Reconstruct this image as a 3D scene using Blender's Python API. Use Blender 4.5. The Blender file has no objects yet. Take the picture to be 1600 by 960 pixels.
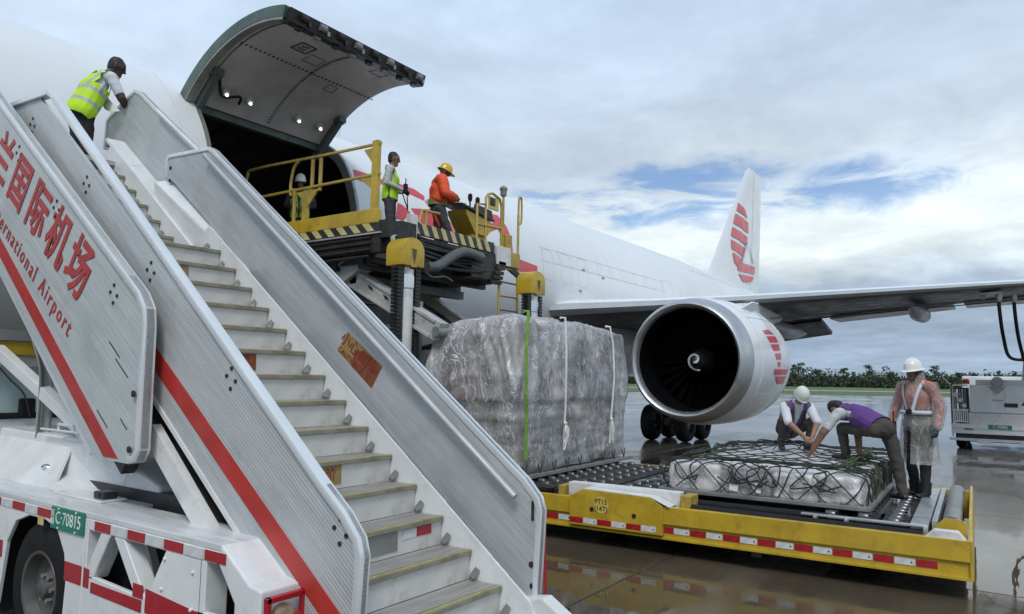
import bpy, bmesh, math, random
from mathutils import Vector, Matrix, noise
import numpy as np
PI = math.pi
V = Vector
random.seed(7)
SC = bpy.context.scene
COL = SC.collection
rad = math.radians

# ------------------------------------------------------------------ camera
# world: X = aft along the aircraft, Y = from the photographer towards the aircraft, Z up (metres)
cam = bpy.data.cameras.new('camera'); camo = bpy.data.objects.new('camera', cam); COL.objects.link(camo)
yaw, pitch, roll = rad(35), rad(5.41), rad(1.0)
F = V((math.cos(yaw)*math.cos(pitch), math.sin(yaw)*math.cos(pitch), math.sin(pitch)))
R0 = V((math.sin(yaw), -math.cos(yaw), 0)); U0 = R0.cross(F)
Rr = R0*math.cos(roll)+U0*math.sin(roll); Ur = U0*math.cos(roll)-R0*math.sin(roll)
mw = Matrix((Rr, Ur, -F)).transposed().to_4x4(); mw.translation = V((0, 0, 2.0))
camo.matrix_world = mw
cam.sensor_width = 36; cam.lens = 25.875; cam.clip_start = .05; cam.clip_end = 6000
SC.camera = camo
# ------------------------------------------------------------------ exposure
SC.view_settings.view_transform = 'Standard'; SC.view_settings.look = 'None'
SC.view_settings.exposure = 0.27; SC.view_settings.gamma = 1.0
SC.cycles.max_bounces = 6; SC.cycles.transparent_max_bounces = 8
# ------------------------------------------------------------------ sun (veiled by cloud)
SUN_EL, SUN_AZ = rad(52), rad(-150)      # azimuth of the sun as an XY angle
sun = bpy.data.lights.new('sun', 'SUN'); sun.energy = 1.5; sun.angle = rad(18); sun.color = (1, .96, .9)
suno = bpy.data.objects.new('sun', sun); COL.objects.link(suno)
sd = V((math.cos(SUN_AZ)*math.cos(SUN_EL), math.sin(SUN_AZ)*math.cos(SUN_EL), math.sin(SUN_EL)))
suno.rotation_euler = (-sd).to_track_quat('-Z', 'Y').to_euler(); suno.location = (0, 0, 60)

# ------------------------------------------------------------------ node helpers
class NT:
    def __init__(s, tree): s.t = tree; s.n = tree.nodes; s.l = tree.links
    def new(s, typ, **kw):
        n = s.n.new(typ)
        for k, v in kw.items():
            if k.startswith('_'): setattr(n, k[1:], v)
        return n
    def link(s, a, b): s.l.new(a, b)
    def set(s, sock, v):
        if isinstance(v, bpy.types.NodeSocket): s.l.new(v, sock)
        else:
            if isinstance(v, (tuple, list)) and len(v) == 3 and sock.type == 'RGBA': v = (*v, 1)
            sock.default_value = v
    def math(s, op, a, b=0.0, c=None, clamp=False):
        n = s.n.new('ShaderNodeMath'); n.operation = op; n.use_clamp = clamp
        s.set(n.inputs[0], a); s.set(n.inputs[1], b)
        if c is not None: s.set(n.inputs[2], c)
        return n.outputs[0]
    def mix(s, f, a, b, blend='MIX'):
        n = s.n.new('ShaderNodeMix'); n.data_type = 'RGBA'; n.blend_type = blend
        s.set(n.inputs['Factor'], f); s.set(n.inputs['A'], a) if False else s.set(n.inputs[6], a); s.set(n.inputs[7], b)
        return n.outputs[2]
    def noise(s, vec, scale, detail=4, rough=.55, dist=0):
        n = s.n.new('ShaderNodeTexNoise'); s.set(n.inputs['Vector'], vec)
        n.inputs['Scale'].default_value = scale; n.inputs['Detail'].default_value = detail
        n.inputs['Roughness'].default_value = rough; n.inputs['Distortion'].default_value = dist
        return n.outputs['Fac']
    def smooth(s, x, a, b, lo=0., hi=1.):
        n = s.n.new('ShaderNodeMapRange'); n.interpolation_type = 'SMOOTHSTEP'
        s.set(n.inputs[0], x)
        for i, v in enumerate((a, b, lo, hi)): s.set(n.inputs[i+1], v)
        return n.outputs[0]
    def ramp(s, x, stops):
        n = s.n.new('ShaderNodeValToRGB'); s.set(n.inputs[0], x)
        e = n.color_ramp.elements
        while len(e) < len(stops): e.new(.5)
        for el, (p, c) in zip(e, stops): el.position = p; el.color = (*c, 1)
        return n.outputs[0]
    def mapping(s, vec, scale=(1, 1, 1), rot=(0, 0, 0), loc=(0, 0, 0)):
        n = s.n.new('ShaderNodeMapping'); s.set(n.inputs[0], vec)
        n.inputs['Location'].default_value = loc; n.inputs['Rotation'].default_value = rot; n.inputs['Scale'].default_value = scale
        return n.outputs[0]

def srgb(r, g, b):
    f = lambda c: (c/255/12.92) if c/255 <= .04045 else ((c/255+.055)/1.055)**2.4
    return (f(r), f(g), f(b))

# ------------------------------------------------------------------ sky
W = bpy.data.worlds.new("World"); SC.world = W; W.use_nodes = True
nt = NT(W.node_tree); W.node_tree.nodes.clear()
out = nt.new('ShaderNodeOutputWorld'); bg = nt.new('ShaderNodeBackground'); bg.inputs[1].default_value = .1
nt.link(bg.outputs[0], out.inputs[0])
sky = nt.new('ShaderNodeTexSky'); sky.sky_type = 'NISHITA'; sky.sun_disc = False
sky.sun_elevation = SUN_EL; sky.sun_rotation = PI/2-SUN_AZ
tc = nt.new('ShaderNodeTexCoord'); d = tc.outputs['Generated']
sx = nt.new('ShaderNodeSeparateXYZ'); nt.link(d, sx.inputs[0])
el = nt.math('MULTIPLY', nt.math('ARCSINE', sx.outputs[2]), 180/PI)
az = nt.math('MULTIPLY', nt.math('ARCTAN2', sx.outputs[1], sx.outputs[0]), 180/PI)
den = nt.math('MAXIMUM', nt.math('ADD', sx.outputs[2], .10), .04)
cx = nt.new('ShaderNodeCombineXYZ')
nt.link(nt.math('DIVIDE', sx.outputs[0], den), cx.inputs[0]); nt.link(nt.math('DIVIDE', sx.outputs[1], den), cx.inputs[1])
pl = cx.outputs[0]
n1 = nt.noise(nt.mapping(pl, (1, 1, 1), loc=(3.1, 1.7, 0)), .55, 9, .6, .5)
n2 = nt.noise(nt.mapping(pl, (1, 1, 1), loc=(7.3, 4.2, 2)), 1.9, 8, .62, .3)
nd = nt.noise(nt.mapping(d, (1, 1, 2.2), loc=(1.5, 2.5, 0)), 3.2, 9, .6, .6)
nf = nt.noise(nt.mapping(d, (1, 1, 1.6), loc=(5.5, .5, 1)), 9, 8, .62, .4)
wob = nt.math('MULTIPLY', nt.math('SUBTRACT', nd, .5), 9.0)
wob2 = nt.math('MULTIPLY', nt.math('SUBTRACT', nf, .5), 5.0)
e2 = nt.math('ADD', el, nt.math('ADD', wob, wob2))
CL = lambda r, g, b: srgb(r, g, b)
base = nt.ramp(nt.math('DIVIDE', e2, 40.0, clamp=True), [
    (0.0, CL(160, 175, 196)), (.07, CL(150, 164, 186)), (.155, CL(172, 184, 203)), (.205, CL(208, 216, 225)), (.25, CL(228, 232, 236)),
    (.35, CL(224, 229, 236)), (.43, CL(199, 209, 226)), (.56, CL(192, 204, 224)), (.75, CL(184, 199, 222)), (1.0, CL(178, 194, 218))])
# light and dark billows
bil = nt.smooth(n1, .34, .66, .86, 1.12)
bil2 = nt.smooth(n2, .34, .66, .90, 1.08)
bm_ = nt.math('MULTIPLY', bil, bil2)
tint = nt.new('ShaderNodeVectorMath', _operation='MULTIPLY'); nt.link(base, tint.inputs[0]); tint.inputs[1].default_value = (.95, 1.01, 1.0)
cmb = nt.new('ShaderNodeVectorMath', _operation='SCALE'); nt.link(tint.outputs[0], cmb.inputs[0]); nt.link(bm_, cmb.inputs['Scale'])
cloud = cmb.outputs[0]
# patches of open sky between the cloud banks
gx = nt.math('DIVIDE', nt.math('SUBTRACT', az, 22.5), 19.0)
gy = nt.math('DIVIDE', nt.math('SUBTRACT', nt.math('ADD', el, nt.math('MULTIPLY', wob, .30)), 14.0), 2.5)
rr = nt.math('ADD', nt.math('POWER', nt.math('ABSOLUTE', gx), 2.0), nt.math('POWER', nt.math('ABSOLUTE', gy), 2.0))
hole = nt.math('SUBTRACT', 1.0, nt.smooth(nt.math('ADD', rr, nt.math('MULTIPLY', nt.math('SUBTRACT', nf, .5), 2.6)), .35, 1.25))
nfs = nt.noise(nt.mapping(d, (1, 1, 4.5), loc=(2.5, 7.5, 3)), 7, 8, .62, .5)
wisp = nt.smooth(nt.math('ADD', nt.math('MULTIPLY', nfs, .60), nt.math('MULTIPLY', nd, .45)), .51, .64, 0, .92)
hole = nt.math('MULTIPLY', hole, nt.math('SUBTRACT', 1.0, wisp))
other = nt.math('MULTIPLY', nt.smooth(n1, .66, .76), nt.smooth(el, 24, 40, 0, .5))
hole = nt.math('MAXIMUM', hole, other)
blue = nt.new('ShaderNodeVectorMath', _operation='MULTIPLY'); nt.link(sky.outputs[0], blue.inputs[0]); blue.inputs[1].default_value = (.78, .95, 1.15)
sc10 = nt.new('ShaderNodeVectorMath', _operation='SCALE'); nt.link(cloud, sc10.inputs[0]); sc10.inputs['Scale'].default_value = 10.0
fin = nt.mix(nt.math('MULTIPLY', hole, .86), sc10.outputs[0], blue.outputs[0])
nt.link(fin, bg.inputs[0])

# ------------------------------------------------------------------ materials
MATS = {}
def principled(name):
    m = bpy.data.materials.new(name); m.use_nodes = True
    n = NT(m.node_tree); b = m.node_tree.nodes['Principled BSDF']
    MATS[name] = m
    return m, n, b
def M(name, col, rough=.5, metal=0., var=.12, scale=3., bump=0., bscale=40., dirt=0., dirtcol=(.05, .045, .04), coat=0., stretch=(1, 1, 1), emit=None, spec=None, rvar=.12, alpha=None):
    m, n, b = principled(name)
    co = n.new('ShaderNodeTexCoord').outputs['Object']
    v = n.mapping(co, stretch)
    nz = n.noise(v, scale, 5, .6)
    lo = tuple(c*(1-var) for c in col); hi = tuple(min(1, c*(1+var)) for c in col)
    c = n.mix(n.smooth(nz, .3, .7), lo, hi)
    if dirt:
        nz2 = n.noise(n.mapping(co, stretch, loc=(3, 1, 2)), scale*2.3, 7, .65)
        c = n.mix(n.smooth(nz2, .52, .72, 0, dirt), c, dirtcol)
    n.set(b.inputs['Base Color'], c)
    n.set(b.inputs['Roughness'], n.smooth(n.noise(v, scale*1.7, 4), .25, .75, max(.02, rough-rvar), min(1, rough+rvar)))
    b.inputs['Metallic'].default_value = metal
    if coat: b.inputs['Coat Weight'].default_value = coat; b.inputs['Coat Roughness'].default_value = .08
    if spec is not None: b.inputs['Specular IOR Level'].default_value = spec
    if bump:
        bn = n.new('ShaderNodeBump'); bn.inputs['Strength'].default_value = bump; bn.inputs['Distance'].default_value = .01
        n.link(n.noise(v, bscale, 4), bn.inputs['Height']); n.link(bn.outputs[0], b.inputs['Normal'])
    if emit: b.inputs['Emission Color'].default_value = (*emit[0], 1); b.inputs['Emission Strength'].default_value = emit[1]
    if alpha is not None: b.inputs['Alpha'].default_value = alpha
    return m
def M_ridge(name, col, slope, freq, rough=.38, metal=.55, strength=.35, contrast=.17):
    """brushed aluminium planking: fine ridges running along a slope in the YZ plane"""
    m, n, b = principled(name)
    co = n.new('ShaderNodeTexCoord').outputs['Object']
    a = math.atan(slope)
    dp = n.new('ShaderNodeVectorMath', _operation='DOT_PRODUCT'); n.link(co, dp.inputs[0]); dp.inputs[1].default_value = (0, -math.sin(a), math.cos(a))
    q = dp.outputs['Value']
    w = n.math('SINE', n.math('MULTIPLY', q, freq))
    w2 = n.smooth(w, .55, .95)
    st = n.noise(n.mapping(co, (1, 1, 1), rot=(-a, 0, 0)), 1, 2)
    mp = n.mapping(n.mapping(co, (1, 1, 1), rot=(-a, 0, 0)), (1, .7, 14))
    st = n.noise(mp, 2.2, 6, .6)
    c = n.mix(n.smooth(st, .3, .7), tuple(x*(1-contrast) for x in col), tuple(min(1, x*(1+contrast*.6)) for x in col))
    c = n.mix(n.math('MULTIPLY', w2, .8*contrast+.06), c, tuple(x*.45 for x in col))
    sm = n.noise(co, 1.3, 5, .6)
    c = n.mix(n.smooth(sm, .50, .75, 0, .5), c, tuple(x*.6 for x in col))
    n.set(b.inputs['Base Color'], c); b.inputs['Metallic'].default_value = metal
    dent = n.new('ShaderNodeBump'); dent.inputs['Strength'].default_value = .22; dent.inputs['Distance'].default_value = .05
    n.link(n.noise(co, 2.6, 3, .5), dent.inputs['Height'])
    n.set(b.inputs['Roughness'], n.smooth(st, .3, .7, rough-.06, rough+.12))
    bn = n.new('ShaderNodeBump'); bn.inputs['Strength'].default_value = strength; bn.inputs['Distance'].default_value = .004
    n.link(w, bn.inputs['Height']); n.link(dent.outputs[0], bn.inputs['Normal']); n.link(bn.outputs[0], b.inputs['Normal'])
    return m

white_aircraft = M('white_aircraft_paint', (.74, .76, .77), .32, 0, .03, .5, dirt=0, coat=.3)
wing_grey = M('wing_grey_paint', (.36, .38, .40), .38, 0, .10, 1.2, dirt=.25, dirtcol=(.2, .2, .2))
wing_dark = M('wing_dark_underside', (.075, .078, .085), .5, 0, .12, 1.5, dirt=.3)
metal_lip = M('polished_metal', (.50, .51, .52), .42, .85, .06, 2.5)
dark_liner = M('dark_liner', (.035, .036, .04), .45, 0, .2)
fan_black = M('fan_black', (.003, .0035, .005), .7, 0, .2, spec=.08)
cargo_lining = M('cargo_hold_lining', (.10, .10, .105), .6, 0, .15, 2, dirt=.3)
door_lining = M('door_inner_lining', (.50, .48, .475), .55, 0, .10, 2.2, dirt=.18)
door_green = M('door_primer_green', (.07, .11, .09), .5, 0, .2, 3, dirt=.3)
red_livery = M('red_livery', (.62, .055, .075), .35, 0, .06, 1, coat=.2)
pink_livery = M('pink_livery', (.66, .22, .24), .4, 0, .08, 2)
grey_livery = M('grey_livery', (.42, .44, .45), .4)
line_grey = M('panel_line_grey', (.63, .64, .65), .6)
white_paint = M('white_truck_paint', (.72, .74, .745), .36, 0, .06, 2.4, dirt=.28, dirtcol=(.38, .37, .35), coat=.25)
white_worn = M('white_worn_paint', (.66, .66, .65), .5, 0, .08, 3, dirt=.35, dirtcol=(.22, .20, .17))
white_deck = M('white_deck_paint', (.62, .64, .65), .3, 0, .10, 1.2, dirt=.55, dirtcol=(.30, .31, .32), stretch=(6, .8, 1))
alu = M('aluminium', (.58, .59, .60), .38, .7, .10, 3, dirt=.15, dirtcol=(.3, .3, .3))
alu_edge = M('aluminium_edge', (.72, .74, .75), .32, .35, .05, 2, dirt=.03, dirtcol=(.4, .4, .4))
alu_panel = M_ridge('ridged_aluminium', (.53, .55, .56), .745, 420, .42, .30, .35, .13)
alu_panel_out = M_ridge('ridged_aluminium_outer', (.55, .57, .575), .745, 300, .42, .28, .16, .11)
letter_panel_mat = M_ridge('lettered_panel_aluminium', (.56, .60, .60), .70, 160, .42, .20, .04, .10)
rail_alu = M('handrail_aluminium', (.44, .45, .46), .5, .3, .08, 4)
tread_mat = M('worn_tread', (.42, .41, .39), .5, .35, .15, 4, dirt=.35, dirtcol=(.16, .14, .10), stretch=(.6, 6, 6))
riser_mat = M('riser_paint', (.60, .59, .56), .48, .05, .10, 3.2, dirt=.42, dirtcol=(.27, .23, .17))
nosing_mat = M('brass_nosing', (.27, .25, .19), .5, .3, .2, 9, dirt=.4, stretch=(.5, 1, 1))
nosing_yellow = M('yellow_nosing_line', (.55, .45, .06), .6, 0, .3, 12, dirt=.5, dirtcol=(.3, .28, .2))
rust_sticker = M('faded_sticker', (.30, .20, .07), .6, 0, .15, 14, dirt=.3, dirtcol=(.25, .04, .02))
red_sticker = M('red_sticker', (.20, .05, .02), .6, 0, .35, 16, dirt=.4, dirtcol=(.30, .18, .06))
sticker_ink = M('sticker_ink', (.22, .02, .015), .6)
red_paint = M('red_stripe_paint', (.43, .032, .024), .42, 0, .12, 4, dirt=.15, dirtcol=(.3, .05, .03))
red_letter = M('red_letter_vinyl', (.42, .05, .05), .5, 0, .15, 6)
red_reflect = M('red_reflector', (.36, .012, .022), .3, 0, .1, 10)
white_reflect = M('white_reflector', (.60, .62, .63), .35, 0, .12, 12)
black_rubber = M('black_rubber', (.012, .012, .013), .7, 0, .2, 5, bump=.2, spec=.25)
black_paint = M('black_paint', (.02, .02, .022), .4, 0, .3, 4, dirt=.2, dirtcol=(.07, .06, .05))
black_grease = M('greasy_black_steel', (.03, .028, .026), .45, .3, .35, 6, dirt=.4, dirtcol=(.09, .075, .06), bump=.3)
steel_grey = M('worn_steel', (.30, .30, .29), .45, .5, .15, 3, dirt=.4, dirtcol=(.10, .09, .08))
galv = M('grey_arm_paint', (.46, .47, .46), .5, .1, .10, 2.5, dirt=.45, dirtcol=(.14, .13, .12))
dark_arm = M('dark_arm_paint', (.10, .115, .115), .5, .1, .2, 2.5, dirt=.3)
yellow_paint = M('yellow_equipment_paint', (.50, .335, .025), .42, 0, .16, 2.6, dirt=.42, dirtcol=(.16, .10, .02), coat=.15)
yellow_rail = M('yellow_rail_paint', (.42, .30, .06), .5, 0, .18, 4, dirt=.4, dirtcol=(.12, .09, .04))
yellow_sticker = M('yellow_disc', (.58, .46, .10), .5, 0, .05)
cream_stripe = M('cream_stripe', (.55, .47, .20), .5, 0, .1)
green_plate = M('green_plate', (.012, .20, .13), .4, 0, .1, 8)
plate_text = M('plate_lettering', (.75, .80, .76), .4)
black_text = M('black_lettering', (.02, .02, .02), .5)
glass_mat = M('windscreen_glass', (.42, .55, .56), .06, 0, .05, 1, spec=.8)
chrome = M('chrome_rod', (.70, .71, .72), .16, 1, .05)
rim_mat = M('wheel_rim_paint', (.13, .13, .125), .42, .5, .15, 4, dirt=.4)
roller_steel = M('roller_steel', (.16, .16, .165), .3, .7, .2, 6)
wet_steel = M('wet_steel_plate', (.10, .10, .105), .14, .4, .2, 3)
lamp_on = M('lit_lamp', (.9, .9, .85), .3, emit=((1, .97, .9), 4.0))
lamp_amber = M('amber_lens', (.7, .28, .02), .2)
lamp_lens = M('tail_lamp_lens', (.35, .26, .18), .15, 0, .3, 20)
grass_mat = M('grass_field', (.075, .115, .028), .9, 0, .35, .05)
leaf_dark = M('leaf_dark', (.035, .052, .026), .7, 0, .35, .3)
leaf_mid = M('leaf_mid', (.05, .072, .03), .7, 0, .35, .3)
bark = M('bark', (.11, .09, .07), .9)
paper = M('paper_white', (.78, .78, .78), .7, 0, .03)
strap_green = M('green_strap', (.16, .30, .045), .6, 0, .15, 12)
strap_white = M('white_strap', (.66, .66, .64), .6, 0, .1, 12)
net_mat = M('dark_net_cord', (.028, .033, .028), .8, 0, .4, 12)
net_green = M('green_net_cord', (.06, .075, .028), .8, 0, .4, 12)
carton = M('brown_carton', (.26, .17, .10), .7, 0, .15, 3)
carton_grey = M('grey_carton', (.15, .15, .16), .7, 0, .15, 3)

# concrete under standing water
def ground_material():
    m, n, b = principled('wet_concrete')
    pos = n.new('ShaderNodeNewGeometry').outputs['Position']
    big = n.noise(pos, .16, 6, .6, .4)
    mid = n.noise(pos, .9, 6, .6)
    fine = n.noise(pos, 14, 6, .65)
    c = n.mix(n.smooth(mid, .3, .7), (.066, .050, .030), (.128, .102, .068))
    c = n.mix(n.smooth(fine, .35, .7, 0, .5), c, (.10, .085, .065))
    streak = n.noise(n.mapping(pos, (.10, .9, 1), rot=(0, 0, rad(35))), 1.0, 6, .6, .5)
    c = n.mix(n.smooth(streak, .5, .68, 0, .55), c, (.06, .05, .042))
    wet = n.smooth(n.math('ADD', n.math('MULTIPLY', big, .6), n.math('MULTIPLY', streak, .4)), .43, .53)
    n.set(b.inputs['Base Color'], n.mix(n.math('MULTIPLY', wet, .35), c, (.045, .038, .03)))
    # open apron, ruffled by wind; its bright sky sheen is painted in as paler colour
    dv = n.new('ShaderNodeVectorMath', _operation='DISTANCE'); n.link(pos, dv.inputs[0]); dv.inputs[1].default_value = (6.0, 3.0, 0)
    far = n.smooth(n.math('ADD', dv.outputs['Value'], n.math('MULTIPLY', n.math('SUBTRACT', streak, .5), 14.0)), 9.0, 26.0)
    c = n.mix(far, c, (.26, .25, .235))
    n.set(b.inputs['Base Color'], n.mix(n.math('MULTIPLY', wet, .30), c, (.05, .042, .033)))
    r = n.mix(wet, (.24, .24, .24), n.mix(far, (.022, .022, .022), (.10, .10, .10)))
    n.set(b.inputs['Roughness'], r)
    b.inputs['IOR'].default_value = 1.33
    b.inputs['Specular IOR Level'].default_value = .5
    rip = n.noise(n.mapping(pos, (.35, 2.2, 1), rot=(0, 0, rad(35))), 1.6, 3, .5)
    bn = n.new('ShaderNodeBump'); n.set(bn.inputs['Strength'], n.smooth(far, 0, 1, .06, .30)); bn.inputs['Distance'].default_value = .05
    n.link(rip, bn.inputs['Height'])
    b2 = n.new('ShaderNodeBump'); n.set(b2.inputs['Strength'], n.math('MULTIPLY', n.math('SUBTRACT', 1.0, wet), .30)); b2.inputs['Distance'].default_value = .004
    n.link(fine, b2.inputs['Height']); n.link(bn.outputs[0], b2.inputs['Normal'])
    n.link(b2.outputs[0], b.inputs['Normal'])
    return m
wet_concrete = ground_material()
# crinkled film
def film_material(name, tint, alpha, glint=.8, big=1.6, arange=.16, crumple=.5, rough=.12):
    """thin plastic film: broad soft creases, sharp crumple lines with glints painted pale, uneven cloudiness"""
    m, n, b = principled(name)
    co = n.new('ShaderNodeTexCoord').outputs['Object']
    cr = n.noise(n.mapping(co, (1, 1, .55)), big, 5, .55, 1.0)
    cr2 = n.noise(n.mapping(co, (1, 1, .8)), big*4.5, 4, .6, .8)
    ridge = n.math('ABSOLUTE', n.math('SUBTRACT', cr, .5))
    line = n.math('MULTIPLY', n.math('SUBTRACT', 1.0, n.smooth(ridge, .0, .018)), n.smooth(cr2, .45, .62))
    cloudy = n.noise(n.mapping(co, (1, 1, 1.5)), 1.1, 5, .6, .6)
    st = n.noise(n.mapping(co, (.8, .8, 11)), 1.6, 5, .6, .3)
    # creases: hanging pleats above, wound stretch lines below
    oz = n.new('ShaderNodeSeparateXYZ'); n.link(co, oz.inputs[0])
    low = n.smooth(n.math('ADD', oz.outputs[2], n.math('MULTIPLY', n.math('SUBTRACT', cloudy, .5), .5)), -.30, -.10, 1, 0)
    wob_ = n.new('ShaderNodeTexNoise'); n.link(co, wob_.inputs['Vector']); wob_.inputs['Scale'].default_value = 1.4; wob_.inputs['Detail'].default_value = 2
    ws_ = n.new('ShaderNodeVectorMath', _operation='SCALE'); n.link(wob_.outputs['Color'], ws_.inputs[0]); ws_.inputs['Scale'].default_value = .55
    cw = n.new('ShaderNodeVectorMath', _operation='ADD'); n.link(co, cw.inputs[0]); n.link(ws_.outputs[0], cw.inputs[1]); cw = cw.outputs[0]
    def creases(vec, sc_, w):
        v_ = n.noise(vec, sc_, 3, .5)
        return n.math('SUBTRACT', 1.0, n.smooth(n.math('ABSOLUTE', n.math('SUBTRACT', v_, .5)), 0, w))
    up_ = n.math('MAXIMUM', creases(n.mapping(cw, (1, 1, .14), rot=(.12, .1, 0)), 5.5, .020), creases(n.mapping(cw, (1, 1, .3), rot=(.5, -.4, .3)), 3.3, .014))
    up_ = n.math('MAXIMUM', up_, n.math('MULTIPLY', creases(n.mapping(cw, (1, 1, .12), rot=(-.2, .15, 0)), 13.0, .03), .6))
    dn_ = n.math('MAXIMUM', creases(n.mapping(cw, (.16, .16, 1), rot=(.08, .05, 0)), 9.0, .022), n.math('MULTIPLY', creases(n.mapping(cw, (.3, .3, 1), rot=(-.25, .2, 0)), 15.0, .03), .7))
    crs = n.math('ADD', n.math('MULTIPLY', up_, n.math('SUBTRACT', 1.0, low)), n.math('MULTIPLY', dn_, low))
    crs = n.math('MULTIPLY', crs, n.smooth(cr2, .30, .60, .25, 1.0))
    c = n.mix(n.smooth(cloudy, .32, .68), tuple(x*.66 for x in tint), tint)
    c = n.mix(n.math('MULTIPLY', n.smooth(st, .5, .75), n.math('MULTIPLY', low, .35)), c, (.62, .61, .62))
    c = n.mix(n.math('MULTIPLY', crs, glint), c, (.80, .80, .82))  # highlights along the creases, painted into the base colour as pale lines
    line = crs
    n.set(b.inputs['Base Color'], c)
    n.set(b.inputs['Roughness'], n.smooth(cloudy, .3, .7, rough, rough+.18))
    b.inputs['Specular IOR Level'].default_value = .7
    al = n.math('ADD', n.smooth(cloudy, .3, .7, alpha-arange, alpha+arange), n.math('MULTIPLY', line, .4), clamp=True)
    n.set(b.inputs['Alpha'], al)
    # crumple: two scales of flat facets, each tilted its own way, meeting in sharp folds
    wv = n.new('ShaderNodeVectorMath', _operation='ADD'); n.link(n.mapping(co, (1, 1, .5), rot=(.2, .3, .1)), wv.inputs[0])
    nc = n.new('ShaderNodeTexNoise'); n.link(co, nc.inputs['Vector']); nc.inputs['Scale'].default_value = big*1.3; nc.inputs['Detail'].default_value = 3
    sc_ = n.new('ShaderNodeVectorMath', _operation='SCALE'); n.link(nc.outputs['Color'], sc_.inputs[0]); sc_.inputs['Scale'].default_value = .45; n.link(sc_.outputs[0], wv.inputs[1])
    acc = n.new('ShaderNodeNewGeometry').outputs['Normal']
    for f_, k_ in ((big*1.7, crumple), (big*5.0, crumple*.7)):
        vo = n.new('ShaderNodeTexVoronoi'); n.link(wv.outputs[0], vo.inputs['Vector']); vo.inputs['Scale'].default_value = f_
        s1 = n.new('ShaderNodeVectorMath', _operation='SUBTRACT'); n.link(vo.outputs['Color'], s1.inputs[0]); s1.inputs[1].default_value = (.5, .5, .5)
        s2 = n.new('ShaderNodeVectorMath', _operation='SCALE'); n.link(s1.outputs[0], s2.inputs[0]); s2.inputs['Scale'].default_value = k_
        s3 = n.new('ShaderNodeVectorMath', _operation='ADD'); n.link(acc, s3.inputs[0]); n.link(s2.outputs[0], s3.inputs[1]); acc = s3.outputs[0]
    nn_ = n.new('ShaderNodeVectorMath', _operation='NORMALIZE'); n.link(acc, nn_.inputs[0])
    bn = n.new('ShaderNodeBump'); bn.inputs['Strength'].default_value = .5; bn.inputs['Distance'].default_value = .03
    hgt = n.math('ADD', n.math('MULTIPLY', crs, .55), n.math('ADD', n.math('MULTIPLY', cr2, .30), n.math('MULTIPLY', st, .30)))
    n.link(hgt, bn.inputs['Height']); n.link(nn_.outputs[0], bn.inputs['Normal']); n.link(bn.outputs[0], b.inputs['Normal'])
    return m
film_grey = film_material('crinkled_clear_film', (.58, .57, .575), .58, .60, crumple=.32)
film_white = film_material('white_stretch_film', (.80, .79, .78), .97, .35, 2.2, .03, crumple=.28, rough=.30)
raincoat_mat = film_material('clear_raincoat_film', (.50, .48, .45), .40, .10, 3.0, .10, crumple=.25)

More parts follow.
